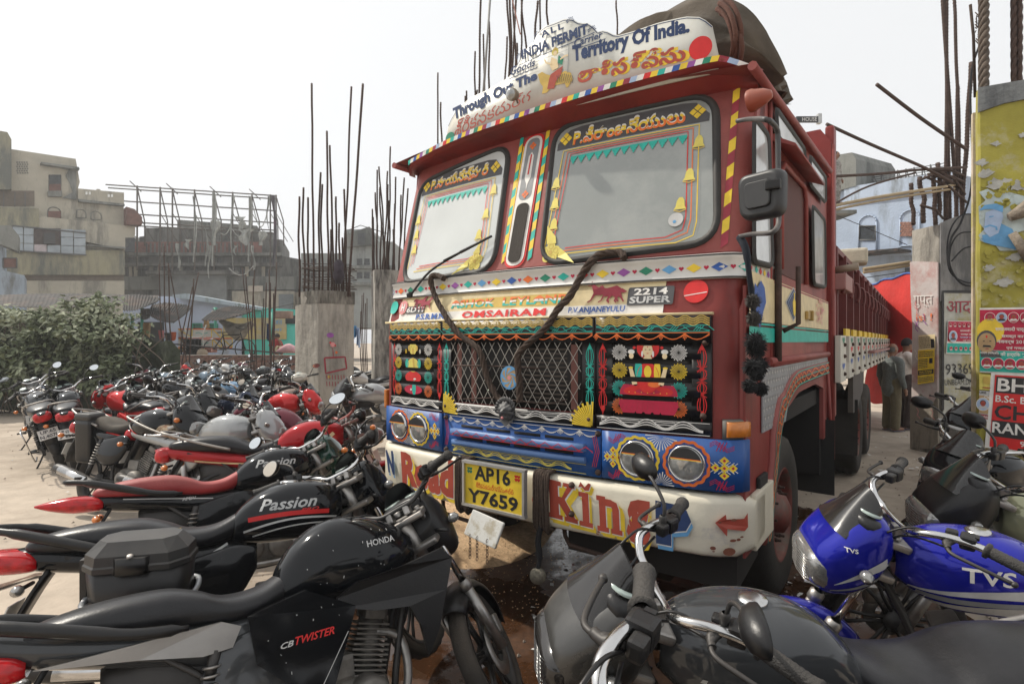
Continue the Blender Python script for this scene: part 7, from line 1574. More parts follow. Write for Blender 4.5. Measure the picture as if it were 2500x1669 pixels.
m = MB(); m.box((0, 0, 0), (.55, .3, .24), bev=.03); o = part('beam_block', m, mat('brown block', (.25,.17,.13), .9, var=.2, bump=.4)); o.location = at(692, 768, 18.3); tag(o, 'brown bundle balanced on the pipe at the right of the turquoise wall', 'bundle')
m = MB(); m.tube([at(240, 835, 17.8), at(430, 840, 17.8), at(690, 862, 17.8)], .025, 6); m.tube([at(310, 788, 18.2), at(370, 765, 18.2), at(455, 744, 18.2)], .012, 4); m.tube(smooth([at(520, 756, 18.2), at(570, 763, 18.2), at(640, 757, 18.2), at(720, 740, 18.2)], 5), .012, 4); tag(part('pipe', m, BMET), 'dark horizontal pipe and sagging wires strung before the shanty', 'pipe')
for x0, y0, x1, y1, w, c, lab in ((398, 849, 452, 860, .5, (.40,.22,.06), 'orange brown wooden cot behind the thin rebars'), (484, 846, 515, 860, .4, (.33,.12,.08), 'small red brick hearth beside the black crate')):
    fc = Fac(0, 18.6, 100, 18.6); m = MB(); fc.rect('', x0, y0, x1, y1, w, None, None, 0, None, m); tag(part('cot' if w == .5 else 'hearth', m, mat('c%d' % x0, c, .9, var=.3, vs=8, bump=.5)), lab, 'cot' if w == .5 else 'hearth')
# ---- brick wall, every brick laid
bw = thing('brick_wall', 'low red brick wall behind the back row of motorcycles', 'wall', (0, 17, 0)); x0_ = (330-CX)/FPX*17; x1_ = (735-CX)/FPX*17
m = MB(); m.box(((x0_+x1_)/2, .10, .36), (x1_-x0_, .16, .72)); m.box(((x0_+x1_)/2, .13, .93), (x1_-x0_-.02, .12, .45)); part('mortar', m, mat('mortar', (.24,.21,.18), .95, var=.2, bump=.4), bw)
bme = []
for k in range(4):
    m = MB(); rng = random.Random(k); m.box((0, 0, 0), (.212, .10, .062), bev=.006); m.v = [(a+rng.uniform(-.003, .003), b+rng.uniform(-.004, .004), c+rng.uniform(-.002, .002)) for a, b, c in m.v]; bme.append(m.mesh('brick'))
BKM = [mat('brick %d' % k, c, .9, var=.3, vs=12, bump=.5, bs=30, dust=.4) for k, c in enumerate(((.24,.12,.09), (.20,.105,.085), (.28,.16,.12), (.22,.15,.125)))]
rng = random.Random(11)
for r_ in range(7):
    x = x0_+(.11 if r_ % 2 else 0)
    while x < x1_-.1:
        if not (r_ == 6 and rng.random() < .12): o = put(bpy.data.objects.new('brick', bme[rng.randrange(4)]), BKM[rng.randrange(4)], bw); o.location = (x+.11, rng.uniform(-.006, .006)+.04, .66+r_*.074+.031); o.rotation_euler = (0, 0, rng.uniform(-.02, .02))
        x += .225
m = MB(); m.box(((x0_+x1_)/2, .10, 1.17), (x1_-x0_, .24, .03), bev=.01); part('coping', m, mat('mortar', (.24,.21,.18)), bw)
# ---- concrete columns with rebar
def rebar(p0, p1, r=.012, mt=RB, par=None, bend=.02, lab=None, top=None):
    """one ribbed bar, slightly bent"""
    rng = random.Random(int(p0.x*997+p1.z*77)); n = 10; m = MB(); o = []
    for i in range(n+1):
        t_ = i/n; o.append(p0.lerp(p1, t_)+V((noise.noise(V((p0.x*9, t_*2.5, 0))), noise.noise(V((p0.x*9, t_*2.5, 7))), 0))*bend*sin(pi*t_))
    m.tube(o, r, 6)
    L = (p1-p0).length; k = 0; s = .03
    if r > .008 and L < 6:
        while s < L-.02:
            t_ = s/L*n; i = min(int(t_), n-1); c = o[i].lerp(o[i+1], t_-i); m.lathe([(r, -.005), (r*1.28, 0), (r, .005)], c, (o[i+1]-o[i]), 5, sm=False); s += .05
    return part('rebar', m, mt, par)
def column(label, poly, z1, mt=CONC, bev=.03, jag=0):
    t = thing('concrete_column', label, 'column'); c = sum((V((*p, 0)) for p in poly), V())/len(poly); m = MB()
    zs = [-.05+(z1+.05)*i/14 for i in range(15)]; rr = []
    for z in zs:
        L = []
        n = len(poly)
        for i in range(n):
            a, b = V((*poly[i], 0)), V((*poly[(i+1) % n], 0))
            for k in range(6): p = a.lerp(b, k/6)+V((0, 0, z)); d = (p-c-V((0, 0, z))).normalized(); L.append(p+d*(.012*noise.noise(p*5)+.006*noise.noise(p*17)-(bev*.5 if k == 0 else 0)))
        rr.append(L)
    m.rings(rr, sm=False); part('shaft', m, mt, t); return t
Yc = 11.0
cl = at(719, 0, 11.3); cm = at(776, 0, 10.75); cr = at(866, 0, 11.15)
K1 = plaster('column concrete', (.38,.35,.30), (.20,.185,.16), 3.5, .44, .64, )
c1 = column('near concrete column topped with many rusty rebars and red stencilled paint', [(cl.x, 11.3), (cm.x, 10.75), (cr.x, 11.15), (cr.x-.42, 11.75)], at(0, 712, 11).z, K1)
m = MB(); rr = []
MO = mat('black mould', (.055,.05,.042), .95, col2=(.28,.26,.22), c2s=5, lo=.42, hi=.62, streak=1)
m.rings([[V((x_, y_, z)) for x_, y_ in ((cl.x-.004, 11.3), (cm.x, 10.744), (cr.x+.004, 11.146), (cr.x-.42, 11.755))] for z in (at(0, 742, 11).z, at(0, 711, 11).z+.004)], sm=False); part('mould_stain', m, MO, c1)
fr = Fac(776, 10.75, 866, 11.15); P = Paint(fr.mp, .012)
q4 = lambda f, x0, y0, x1, y1: [f.uv(x0, y0), f.uv(x1, y0), f.uv(x1, y1), f.uv(x0, y1)]
for a in (('maroon', [(793, 873), (842, 871), (846, 899), (795, 911), (792, 873)]),): P.line(a[0], [fr.uv(*p) for p in a[1]], .03)
for k in range(14): x = 797+(k % 7)*7; y = 915+(k//7)*16; P.line('maroon', [fr.uv(x, y), fr.uv(x+1, y+11)], .014)
P.disc('pink', fr.uv(812, 841), .05, 12); P.disc('red', fr.uv(806, 836), .02, 8); P.disc('red', fr.uv(818, 843), .02, 8); P.disc('purple', fr.uv(806, 818), .07, 12, .05); P.line('maroon', [fr.uv(812, 850), fr.uv(814, 870)], .012); P.disc('orange', fr.uv(821, 860), .025, 9); P.disc('gold', fr.uv(803, 919), .03, 9)
P.out('stencil', c1)
for x0, x1, y0, d in ((731,731,480,0),(742,741,458,.1),(753,752,482,.2),(767,761,204,0),(779,783,421,.1),(787,787,450,.2),(801,798,320,0),(817,805,355,.1),(809,808,560,.25),(822,820,480,.2),(829,828,544,0),(846,840,462,.1),(838,858,212,.2),(849,886,205,0),(855,852,660,0),(836,836,580,.3)):
    Y = 11.0+d; b = at(x0, 716, Y); b.z = at(0, 712, 11).z-.1; rebar(b, at(x1, y0, Y), .025 if x1 == 886 else .021, par=c1, bend=.05)
for k in range(9):
    y = 702-k*6.2-(8 if k > 5 else 0); p = at(738, y+3*sin(k*2), 10.85); q = at(864-(k % 3)*6, y+3*sin(k+1), 10.95); m = MB(); m.tube([p, q, q+V((-.05, .4, .02)), p+V((.05, .45, 0)), p], .007, 5); part('stirrup', m, RB, c1)
m = MB(); bc_ = at(827, 655, 10.8); m.lathe([(0, .17), (.05, .16), (.10, .08), (.085, -.02), (.11, -.15), (.06, -.30), (0, -.31)], bc_, (0, 0, 1), 14); tag(part('tied_bag', m, mat('dark cloth bag', (.045,.035,.045), .9, var=.4, bump=.8, bs=12)), 'dark cloth bag tied on the rebars over the near concrete column', 'bag')
a, b = at(900, 0, 13), at(978, 0, 12.8); c2 = column('second concrete column beside the left edge of the truck cab', [(a.x, 13.2), (at(915, 0, 12.6).x, 12.6), (b.x, 12.8), (b.x-.2, 13.6)], at(0, 660, 12.8).z, plaster('column concrete 2', (.36,.34,.30), (.06,.055,.05), 2.2, .46, .58))
for x0, x1, y0, d in ((909,909,510,.1),(913,911,530,.2),(922,916,470,0),(930,927,457,.1),(920,921,415,.3),(944,925,407,.2),(938,946,418,0),(946,953,358,.1),(950,950,490,.2),(961,966,432,0),(958,964,497,.1),(975,979,476,.1),(973,987,434,0),(981,996,460,.1),(963,960,560,.1),(935,935,555,.2),(945,947,450,.15)):
    Y = 12.9+d; b_ = at(x0, 664, Y); b_.z = at(0, 662, 12.8).z-.1; rebar(b_, at(x1, y0, Y), .020, par=c2, bend=.05)
def rebars_thing(label, bars, Y, r, group='starter bars of unfinished columns', ybase=0.0, par=None):
    t = thing('rebar_cluster', label, 'rebar')
    for i, (x0, y0, x1, y1) in enumerate(bars):
        Yi = Y+.12*(i % 4); p = at(x0, y0, Yi); q = at(x1, y1, Yi); 
        if ybase is not None: q = p+(q-p)*1.0; k = (p.z-ybase)/(p.z-q.z) if abs(p.z-q.z) > .01 else 1; q = p+(q-p)*min(k, 1.6)
        rebar(q, p, r*(.9+.2*(i % 3)/2), par=t, bend=.06)
    return t
rebars_thing('cluster of bent rebars crossing in front of the dark awning', [(388,645,398,880),(400,602,407,880),(411,642,420,890),(411,642,452,870),(485,665,440,900),(473,680,462,870),(470,700,436,870)], 15.0, .016)
rebars_thing('dense cluster of rebars in front of the turquoise wall', [(592,653,612,880),(600,670,616,870),(622,658,612,880),(618,680,624,900),(657,658,660,890),(660,690,662,880),(676,640,668,880),(672,700,664,890),(650,690,648,870),(644,728,640,890),(639,760,640,880),(668,716,668,890),(620,760,626,900)], 14.6, .015)
rebars_thing('thin rebars between the two concrete columns', [(884,720,884,890),(888,715,887,890),(892,740,892,890),(896,728,896,890),(881,760,881,890)], 15.4, .015)
rebars_thing('single tall rebar to the left of the cab', [(1069,178,1068,420),(1076,250,1077,420)], 10.5, .017)
rebars_thing('tall rebars rising behind the left half of the sign board', [(1160,126,1162,260),(1165,220,1163,260),(1176,-60,1170,260),(1180,84,1182,260),(1194,53,1197,260),(1136,235,1136,300),(1139,222,1138,300)], 9.6, .017)
rebars_thing('bundle of long rebars crossing behind the sign board', [(1238,90,1234,260),(1236,-60,1243,200),(1244,-60,1245,200),(1252,-60,1254,200),(1262,-50,1248,200),(1262,106,1263,200),(1279,-60,1267,150),(1272,-60,1283,130),(1313,3,1304,120),(1319,-60,1317,120),(1336,-60,1341,80)], 8.8, .016)
rebars_thing('short rebar rising beside the tarpaulin', [(1504,2,1507,120)], 8.5, .014)
m = MB(); m.tube([at(1199, -40, 9.3), at(1190, 90, 9.3), at(1178, 260, 9.3)], [.022, .018, .022], 8); tag(part('bamboo_pole', m, mat('grey bamboo', (.30,.30,.29), .7)), 'pale grey bamboo pole among the tall rebars', 'pole')
m = MB(); m.grid(lambda s, t_: at(1247+22*t_+3*s, -10+95*t_, 8.7+.05*sin(t_*6)), 2, 12); tag(part('cloth_strip', m, mat('cloth pink strip', (.42,.22,.18), .9)), 'faded red cloth strip hanging between the long rebars', 'cloth')
# ================================================================ BUSH
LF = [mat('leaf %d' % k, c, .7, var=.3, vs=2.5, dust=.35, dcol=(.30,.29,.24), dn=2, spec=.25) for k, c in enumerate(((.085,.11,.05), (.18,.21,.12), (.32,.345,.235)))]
def leaves(name, n, fn, par, s0=.055, s1=.085, seed=1):
    rng = random.Random(seed); ms = [MB(), MB(), MB()]
    for i in range(n):
        p, k = fn(rng)
        if p is None: continue
        d = V((rng.gauss(0, .6), rng.gauss(-.35, .6), rng.gauss(.0, .5))).normalized(); nrm = V((rng.gauss(0, .55), rng.gauss(-.45, .5), 1)).normalized(); t_ = d.cross(nrm).normalized(); L = rng.uniform(s0, s1)
        dr = V((0, 0, -L*.35)); ms[k].add([p, p+d*L*.55+t_*L*.48+dr*.2, p+d*L*1.2+t_*L*.22+dr*.7, p+d*L*1.7+dr*1.2, p+d*L*1.2-t_*L*.22+dr*.7, p+d*L*.55-t_*L*.48+dr*.2], [(0, 1, 2, 3), (0, 3, 4, 5)])
    for k in range(3): part(name, ms[k].raw(name), LF[k], par, kind='stuff')
bush = thing('bush', 'large dusty green bush with broad leaves at the left behind the parked motorcycles', 'bush', (0, 0, 0))
def topz_(x): return 2.42+.12*sin(x*1.3+1)+.14*sin(x*3.1)+.2*noise.noise(V((x*2, 0, 0)))-(max(0, x+9.4)*.5)
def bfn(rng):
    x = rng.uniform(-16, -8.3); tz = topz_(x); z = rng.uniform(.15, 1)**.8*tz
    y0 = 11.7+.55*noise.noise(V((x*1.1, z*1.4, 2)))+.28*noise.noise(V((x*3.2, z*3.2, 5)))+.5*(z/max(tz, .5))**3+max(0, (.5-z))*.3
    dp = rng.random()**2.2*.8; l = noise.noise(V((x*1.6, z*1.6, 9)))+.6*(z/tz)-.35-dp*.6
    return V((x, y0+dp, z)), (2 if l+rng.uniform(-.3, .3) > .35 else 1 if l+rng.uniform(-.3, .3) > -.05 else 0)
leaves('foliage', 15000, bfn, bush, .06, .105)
m = MB(); rng = random.Random(9)
for i in range(60):
    x = rng.uniform(-15, -7.8); m.tube(smooth([V((x, 12.4, 0)), V((x+rng.uniform(-.3, .3), 12.3, .9)), V((x+rng.uniform(-.7, .7), 12.1, min(topz_(x), 2.0)))], 3), .012, 4)
part('stem', m, mat('bark grey brown', (.14,.11,.085), .9, var=.3), bush)
m = MB(); m.grid(lambda s, t_: V((-16+8.5*s, 12.75+.2*sin(s*30), 2.0*t_*topz_(-16+8.5*s)/2.2)), 40, 6); part('foliage_backing', m, mat('dark bush backing', (.05,.06,.035), .95, var=.5, vs=5, bump=1, bs=6), bush)  # dark backing sheet, shade between the leaves put into its colour
vine = thing('vine', 'leafy vine trailing over bare stakes between the bush and the green post', 'vine')
def vfn(rng):
    x = rng.uniform(270, 372); y = rng.uniform(765, 985); k = noise.noise(V((x*.04, y*.04, 3)))
    if k+.12-(x-290)*.0045-max(0, y-900)*.003 < 0: return None, 0
    return at(x, y, 14.2+rng.uniform(-.4, .4)), rng.choice((0, 1, 1, 2))
leaves('foliage', 2600, vfn, vine, .045, .075, 4)
m = MB()
for x in (280, 291, 300, 312, 322, 334): m.tube([at(x, 830, 14.4), at(x+2, 950, 14.4)], .03, 5)
part('stake', m, RUST, vine)
# ================================================================ RIGHT SIDE
t = thing('building', 'light blue weathered house with two arched windows at the right behind the truck', 'building'); G1 = Fac(2030, 20, 2300, 17)
G1.slab('wall', [(2030,452),(2085,455),(2240,430),(2330,420),(2330,622),(2030,622)], 4, PLB, t); G1.slab('lower_wall', [(2030,622),(2330,622),(2330,900),(2030,900)], 3.6, PLB, t, -.35)
G1.slab('tower', [(2018,385),(2086,374),(2096,390),(2096,455),(2040,470),(2028,470)], 2.5, PG, t, .15); G1.slab('parapet_band', [(2065,459),(2240,432),(2330,420),(2330,460),(2065,493)], .3, plaster('pale blue band', (.40,.47,.58), (.18,.2,.21), 1.2, .48, .6), t, .12)
G1.window(2098, 530, 2141, 612, t, plaster('light blue niche', (.37,.44,.56), (.25,.28,.3), 1), PLB, arch=True, fw=.05); w_ = G1.window(2099, 552, 2140, 586, t, DW, WFR); G1.window(2199, 517, 2246, 600, t, plaster('light blue niche', (.37,.44,.56), (.25,.28,.3), 1), PLB, arch=True, fw=.05)
bn = MB()
for j in range(7):
    for i in range(4): a, z = G1.uv(2200+i*7+(j % 2)*3, 543+j*5); bn.slab([(a, z), (a+.085, z), (a+.085, z-.06), (a, z-.06)], .03, lambda u_, z_, d: G1.mp(u_, z_, .07-d))
part('infill_brick', bn, BKM[0], t, kind='stuff')
G1.slab('ledge', [(2078,622),(2225,610),(2225,616),(2078,628)], .9, CORR, t, .8); G1.rect('lower_window', 2197, 652, 2222, 680, .05, DW, t, -.3)
m = MB()
for k in range(7): m.tube([G1.pt(2096, 420+k*5.5, -.8), G1.pt(2290, 386+k*7.4, -.8)], .014, 4)
for k in range(10): x = 2100+k*20; m.tube([G1.pt(x, 417-k*3.6, -.8), G1.pt(x, 455-k*2.2, -.8)], .02, 4); m.tube([G1.pt(x, 417-k*3.6, -.8), G1.pt(x+16, 455-k*2.2, -.8)], .014, 4)
part('roof_railing', m, WFR, t); m = MB(); G1.slab('', [(2185,428),(2225,403),(2240,402),(2290,412),(2290,430),(2190,434)], 1, None, None, -1.4, None, None, m); part('roof_shed', m, mat('brown shed', (.14,.11,.10), .9), t)
G1.slab('left_wall', [(1990,455),(2030,440),(2030,900),(1990,900)], 3, plaster('white plaster', (.52,.52,.50), (.30,.30,.29), 1), t, .1)
t = thing('sign_post', 'dark rooftop sign with white letters just visible over the cab', 'sign'); G2 = Fac(1940, 24, 2020, 24); G2.rect('sign_face', 1945, 284, 1998, 298, .1, BLK, t); G2.rect('sign_pole', 1998, 277, 2007, 300, .2, mat('grey box', (.45,.46,.46), .6), t)
P = Paint(G2.mp, .02); P.text('white', 'HOUSE', [G2.uv(1958, 287), G2.uv(1994, 286), G2.uv(1994, 296), G2.uv(1958, 297)]); P.out('sign_lettering', t)
# red cloth screen
m = MB(); R0, R1 = at(2110, 700, 12.6), at(2250, 660, 10.6)
def rc(s, t_): p = R0.lerp(R1, s); zt = at(2110+140*s, 702-42*s, 12.6-2*s).z; w = .05*sin(s*7+t_*6)+.03*noise.noise(V((s*6, t_*9, 0)))*3; return V((p.x, p.y+w, zt*(1-t_)+.25*t_+.02*sin(20*s)))
m.grid(rc, 40, 26); sc_ = part('red_cloth', m, mat('red cloth', (.55,.028,.020), .8, var=.15, vs=2, bump=.35, bs=7)); tag(sc_, 'big bright red cloth screen with a blue hem behind the truck', 'cloth')
m = MB(); m.tube([rc(i/20, 0)+V((0, 0, .01)) for i in range(21)], .02, 6); part('hem', m, pcol('blue'), sc_)
m = MB(); m.grid(lambda s, t_: T2W((1.27+.03*sin(9*s+3*t_), 12.0+.25*s, 2.3-.65*t_)), 6, 8); tag(part('tail_cloth', m, mat('teal cloth', (.05,.16,.17), .9, bump=.5)), 'teal cloth hanging at the rear corner of the truck body', 'cloth')
# grey column with posters
C0 = V((.769*7.9, 7.9, 0)); CLf = V((.7188*8.35, 8.35, 0)); CRt = V((.829*7.97, 7.97, 0))+V((.25, .04, 0))
K3 = mat('lit whitewashed pillar', (.50,.44,.42), .9, var=.15, vs=2, col2=(.42,.24,.22), c2s=2.2, lo=.48, hi=.62, bump=.4, bs=20); K4 = mat('shade-toned stained pillar', (.26,.255,.25), .9, var=.2, vs=2, col2=(.10,.10,.10), c2s=1.8, lo=.45, hi=.6, bump=.4, bs=20, streak=1)  # left face toned as lit, right face as shaded, in the base colours
zt = at(0, 548, 7.9).z; c3 = column('grey concrete pillar with painted lettering, yellow bill and rusty rebars at the right', [(CLf.x, CLf.y), (C0.x, C0.y), (CRt.x, CRt.y), (CRt.x-.1, CRt.y+.5)], zt, CONC)
L3 = Fac(2224, 8.35, 2292, 7.9); N3 = Fac(2292, 7.9, 2380, 7.975)
L3.slab('left_face', [(2224,640),(2232,638),(2292,640),(2292,960),(2280,985),(2250,960),(2228,985),(2230,800),(2226,720)], .02, K3, c3, .02); L3.slab('left_base', [(2224,985),(2250,960),(2280,985),(2292,960),(2292,1095),(2224,1095)], .02, plaster('stained base', (.25,.22,.18), (.10,.085,.07), 3), c3, .016); N3.slab('right_face', [(2294,545),(2330,530),(2385,520),(2385,735),(2294,735)], .02, K4, c3, .02)
N3.rect('notice_ground', 2299, 716, 2385, 1010, .02, mat('painted notice ground', (.40,.40,.36), .9, var=.2, col2=(.34,.30,.14), c2s=2.5, lo=.5, hi=.62), c3, .025)
P = Paint(N3.mp, .035); P.line('black', [N3.uv(2297, 1000), N3.uv(2297, 850), N3.uv(2297, 712), N3.uv(2385, 712)], .035); P.text('maroon', 'आदित्य', [N3.uv(2306, 724), N3.uv(2420, 722), N3.uv(2420, 772), N3.uv(2306, 776)])
P.text('black', '93369', [N3.uv(2304, 888), N3.uv(2372, 886), N3.uv(2372, 912), N3.uv(2304, 914)]); P.text('black', 'SUNBEAM,DPS', [N3.uv(2295, 926), N3.uv(2372, 924), N3.uv(2372, 940), N3.uv(2295, 942)])
P.out('painted_lettering', c3)
def poster(F, name, label, quad, out, base, items, par=None, cat='poster'):
    t_ = MB(); q = [F.uv(*p) for p in quad]; n = 8
    t_.grid(lambda s, t: F.mp(*bil(q, s, t), out+.003*noise.noise(V((s*5, t*5, quad[0][0])))), n, n); o = part(name, t_, pcol(base, .7)); tag(o, label, cat)
    Pp = Paint(F.mp, out+.004)
    for it in items:
        k = it[0]
        if k == 'r': _, c, x0, y0, x1, y1 = it; Pp.poly(c, [bil(q, x0, 1-y0), bil(q, x1, 1-y0), bil(q, x1, 1-y1), bil(q, x0, 1-y1)])
        elif k == 't': _, c, s, x0, y0, x1, y1 = it; Pp.text(c, s, [bil(q, x0, 1-y0), bil(q, x1, 1-y0), bil(q, x1, 1-y1), bil(q, x0, 1-y1)], bold=.02)
        elif k == 'p':
            _, x, y, r, shirt = it; c_ = bil(q, x, 1-y); asp = 1
            Pp.disc('white', c_, r*1.25, 18, r*1.5); Pp.up(.0006); Pp.disc('crimson' if shirt == 'white' else 'lblue', c_, r*1.12, 18, r*1.38); Pp.up(.0006)
            Pp.poly(shirt, [(c_[0]-r*.95, c_[1]-r*.95), (c_[0]+r*.95, c_[1]-r*.95), (c_[0]+r*.55, c_[1]-r*.35), (c_[0]-r*.55, c_[1]-r*.35)]); Pp.disc('dgrey', (c_[0], c_[1]+r*.32), r*.56, 14, r*.66); Pp.up(.0006); Pp.disc('brown', (c_[0], c_[1]+r*.15), r*.46, 14, r*.62); Pp.up(.0006); Pp.poly('black', [(c_[0]-r*.2, c_[1]-r*.08), (c_[0]+r*.2, c_[1]-r*.08), (c_[0]+r*.12, c_[1]), (c_[0]-r*.12, c_[1])])
            for s_ in (-1, 1): Pp.disc('black', (c_[0]+s_*r*.18, c_[1]+r*.25), r*.06, 6)
        elif k == 'l':  # rows of small print
            _, c, x0, y0, x1, y1, nn = it; rr_ = random.Random(nn)
            for j in range(nn):
                y = y0+(y1-y0)*(j+.5)/nn; x = x0
                while x < x1: w = rr_.uniform(.03, .10); Pp.line(c, [bil(q, x, 1-y), bil(q, min(x+w, x1), 1-y)], abs(q[0][1]-q[3][1])*(y1-y0)/nn*.42); x += w+.02
        elif k == 'u': Pp.up(.0008)
    Pp.out('print', o); return o
poster(L3, 'bill', 'pale yellow printed bill pasted above the brighter yellow one on the grey pillar', ((2248,818),(2288,816),(2290,852),(2249,855)), .04, 'cream', [('l', 'dgrey', .06, .1, .7, .9, 6), ('r', 'black', .75, .3, .95, .9)])
poster(L3, 'bill', 'bright yellow printed bill with a black band on the grey pillar', ((2247,854),(2288,852),(2286,932),(2246,938)), .04, 'yellow', [('l', 'dgrey', .06, .04, .95, .22, 3), ('l', 'dgrey', .06, .26, .6, .55, 6), ('r', 'black', .7, .26, .9, .42), ('r', 'black', .03, .60, .97, .74), ('u',), ('l', 'yellow', .12, .62, .88, .72, 2), ('l', 'dgrey', .06, .80, .95, .96, 3)])
P = Paint(L3.mp, .034); P.text('orange', 'isi !', [L3.uv(2241, 766), L3.uv(2280, 764), L3.uv(2280, 782), L3.uv(2242, 784)]); P.text('white', 'गुप्त', [L3.uv(2234, 722), L3.uv(2282, 720), L3.uv(2282, 750), L3.uv(2234, 752)])
for k in range(9): x, y = random.uniform(2232, 2286), random.uniform(660, 1000); P.line(random.choice(('purple', 'pink', 'white')), [L3.uv(x, y), L3.uv(x+5, y+8), L3.uv(x+2, y+18), L3.uv(x+9, y+26)], .012)
P.out('painted_scrawl', c3)
pm = [('r', 'crimson', 0.02, .02, .98, .62), ('r', 'teal', .02, .68, .98, .97), ('u',)]+[('p', .10+.165*i, .13, .020, 'white') for i in range(6)]+[('p', .18, .47, .055, 'dgrey')]+[('p', .12+.17*i, .84, .020, 'white') for i in range(5)]+[('t', 'white', 'समाजवादी पार्टी', .40, .26, .95, .34), ('t', 'white', 'समस्त काशी', .42, .37, .95, .44), ('t', 'lblue', 'नववर्ष 2016', .40, .47, .95, .54), ('t', 'white', 'एवं गणतंत्र', .5, .57, .95, .62)]
poster(N3, 'poster', 'small red and green political poster with a moustached face on the grey pillar', ((2307,783),(2371,784),(2371,864),(2303,863)), .045, 'white', pm)
c3o = c3
for x0, y0, x1, y1, r_ in ((2248,545,2246,440,.028),(2272,540,2268,424,.032),(2302,545,2300,415,.030),(2338,540,2334,-40,.024),(2326,540,2331,-40,.022),(2356,540,2322,-50,.024),(2370,560,2352,-40,.022),(2366,560,2395,140,.030),(2352,560,2362,200,.026),(2310,520,2312,390,.03),(2330,535,2328,410,.034)): rebar(N3.pt(x0, y0, -.12), N3.pt(x1, y1, -.15), r_, par=c3, bend=.05)
for x0, y0, x1, y1 in ((2246,440,2300,425),(2268,424,2360,455),(2250,500,2318,530),(2290,415,2372,470),(2270,415,2370,424),(2280,430,2370,440),(2260,430,2376,490)): m = MB(); m.tube([N3.pt(x0, y0, -.02), N3.pt((x0+x1)/2, (y0+y1)/2-4, .0), N3.pt(x1, y1, -.1)], .018, 6); part('stirrup', m, RB, c3)
m = MB(); m.tube([N3.pt(2266+6*k, 700-255*k/10-40*sin(k*.3), .1) for k in range(2)], .012)
cw = MB(); cw.tube(smooth([N3.pt(*p, .12) for p in ((2372,120),(2350,210),(2354,440),(2330,540),(2302,590),(2300,650),(2330,695),(2380,700))], 6), .014, 6); cw.tube(smooth([N3.pt(*p, .10) for p in ((2380,530),(2330,530),(2300,580),(2302,660),(2340,690),(2390,690))], 6), .010, 6); cw.tube(smooth([N3.pt(*p, .11) for p in ((2380,572),(2330,572),(2306,600),(2300,640))], 6), .010, 6); cw.tube(smooth([N3.pt(*p, .11) for p in ((2390,605),(2340,608),(2306,640))], 6), .010, 6)
tag(part('cable_coil', cw, MC['black cord']), 'black cable looped down the grey pillar', 'cable')
for lab, pts, r_, mt_ in (('long rusty bar slanting down from the sky to the rebars at the right', [(2140,206,7.2),(2250,290,7.4),(2360,365,7.6)], .022, RUST), ('rusty bar running from the cab roof down to the grey pillar', [(2018,303,7.0),(2120,350,7.2),(2262,412,7.6),(2330,450,8.0)], .020, RUST), ('horizontal rusty bar beside the cab over the blue house', [(2028,431,6.8),(2150,424,7.3),(2240,415,7.6),(2360,408,8)], .018, RUST), ('thin rod rising diagonally over the blue house', [(2030,502,6.8),(2120,455,7.2),(2235,422,7.6)], .013, RUST), ('pair of pale bamboo rods across the blue house', [(2028,504,6.8),(2150,480,7.3),(2330,452,8)], .020, mat('bamboo', (.36,.28,.17), .7, var=.2)), ('bamboo poles across the house below the ledge', [(2108,657,8.6),(2222,640,8.6)], .026, MC['bamboo'] if 'bamboo' in MC else None)):
    m = MB(); P_ = smooth([at(*p) for p in pts], 6); m.tube(P_, r_, 8)
    if 'pair' in lab or 'poles' in lab: m.tube([V(p)+V((0, 0, -.05)) for p in P_], r_*.8, 8)
    tag(part('long_bar', m, mt_ or MC['bamboo']), lab, 'bar')
m = MB(); m.tube([at(2030, 520, 9), at(2215, 598, 9)], .006, 4); m.tube([at(2080, 628, 9), at(2222, 600, 9)], .008, 4); m.tube([at(2110, 678, 9), at(2222, 662, 9)], .008, 4); m.tube([at(2027, 395, 9), at(2032, 330, 9)], .012, 4); tag(part('wire', m, BMET), 'thin wires crossing the blue house', 'wire')
# yellow pillar with posters
Y4 = 4.5; W0 = V(((2388-CX)/FPX*Y4, Y4, 0)); wd = V((.879, -.477, 0)); W1_ = W0+wd*.9; bk = V((.477, .879, 0))*.10
YP = mat('yellow limewash', (.34,.305,.055), .9, var=.2, vs=2.5, col2=(.40,.37,.20), c2s=2.6, lo=.54, hi=.62, bump=.35, bs=24); 
t = column('yellow limewashed pillar with torn posters at the right edge', [(W0.x, W0.y), (W1_.x, W1_.y), (W1_.x+bk.x, W1_.y+bk.y), (W0.x+bk.x, W0.y+bk.y)], at(0, 217, 4.5).z, YP); N5 = Fac(2388, 4.5, 2700, (4.5-.477*.9))
N5.b = W1_; N5.d = wd; N5.n = V((wd.y, -wd.x, 0))
m = MB(); m.slab([N5.uv(*p) for p in ((2387,216),(2440,207),(2520,193),(2520,240),(2450,254),(2387,276))], .02, lambda a, z, d: N5.mp(a, z, .018-d)); part('grey_cap', m, plaster('cap', (.17,.18,.18), (.08,.085,.09), 3, .45, .6), t)
m = MB(); m.slab([N5.uv(*p) for p in ((2387,1095),(2410,1060),(2440,1090),(2520,1110),(2520,1400),(2387,1400))], .02, lambda a, z, d: N5.mp(a, z, .012-d)); part('mossy_base', m, mat('mossy base', (.20,.16,.07), .95, var=.4, vs=6, col2=(.09,.06,.04), c2s=5, lo=.45, hi=.6, bump=1, bs=16), t)
m = MB(); rng = random.Random(8)
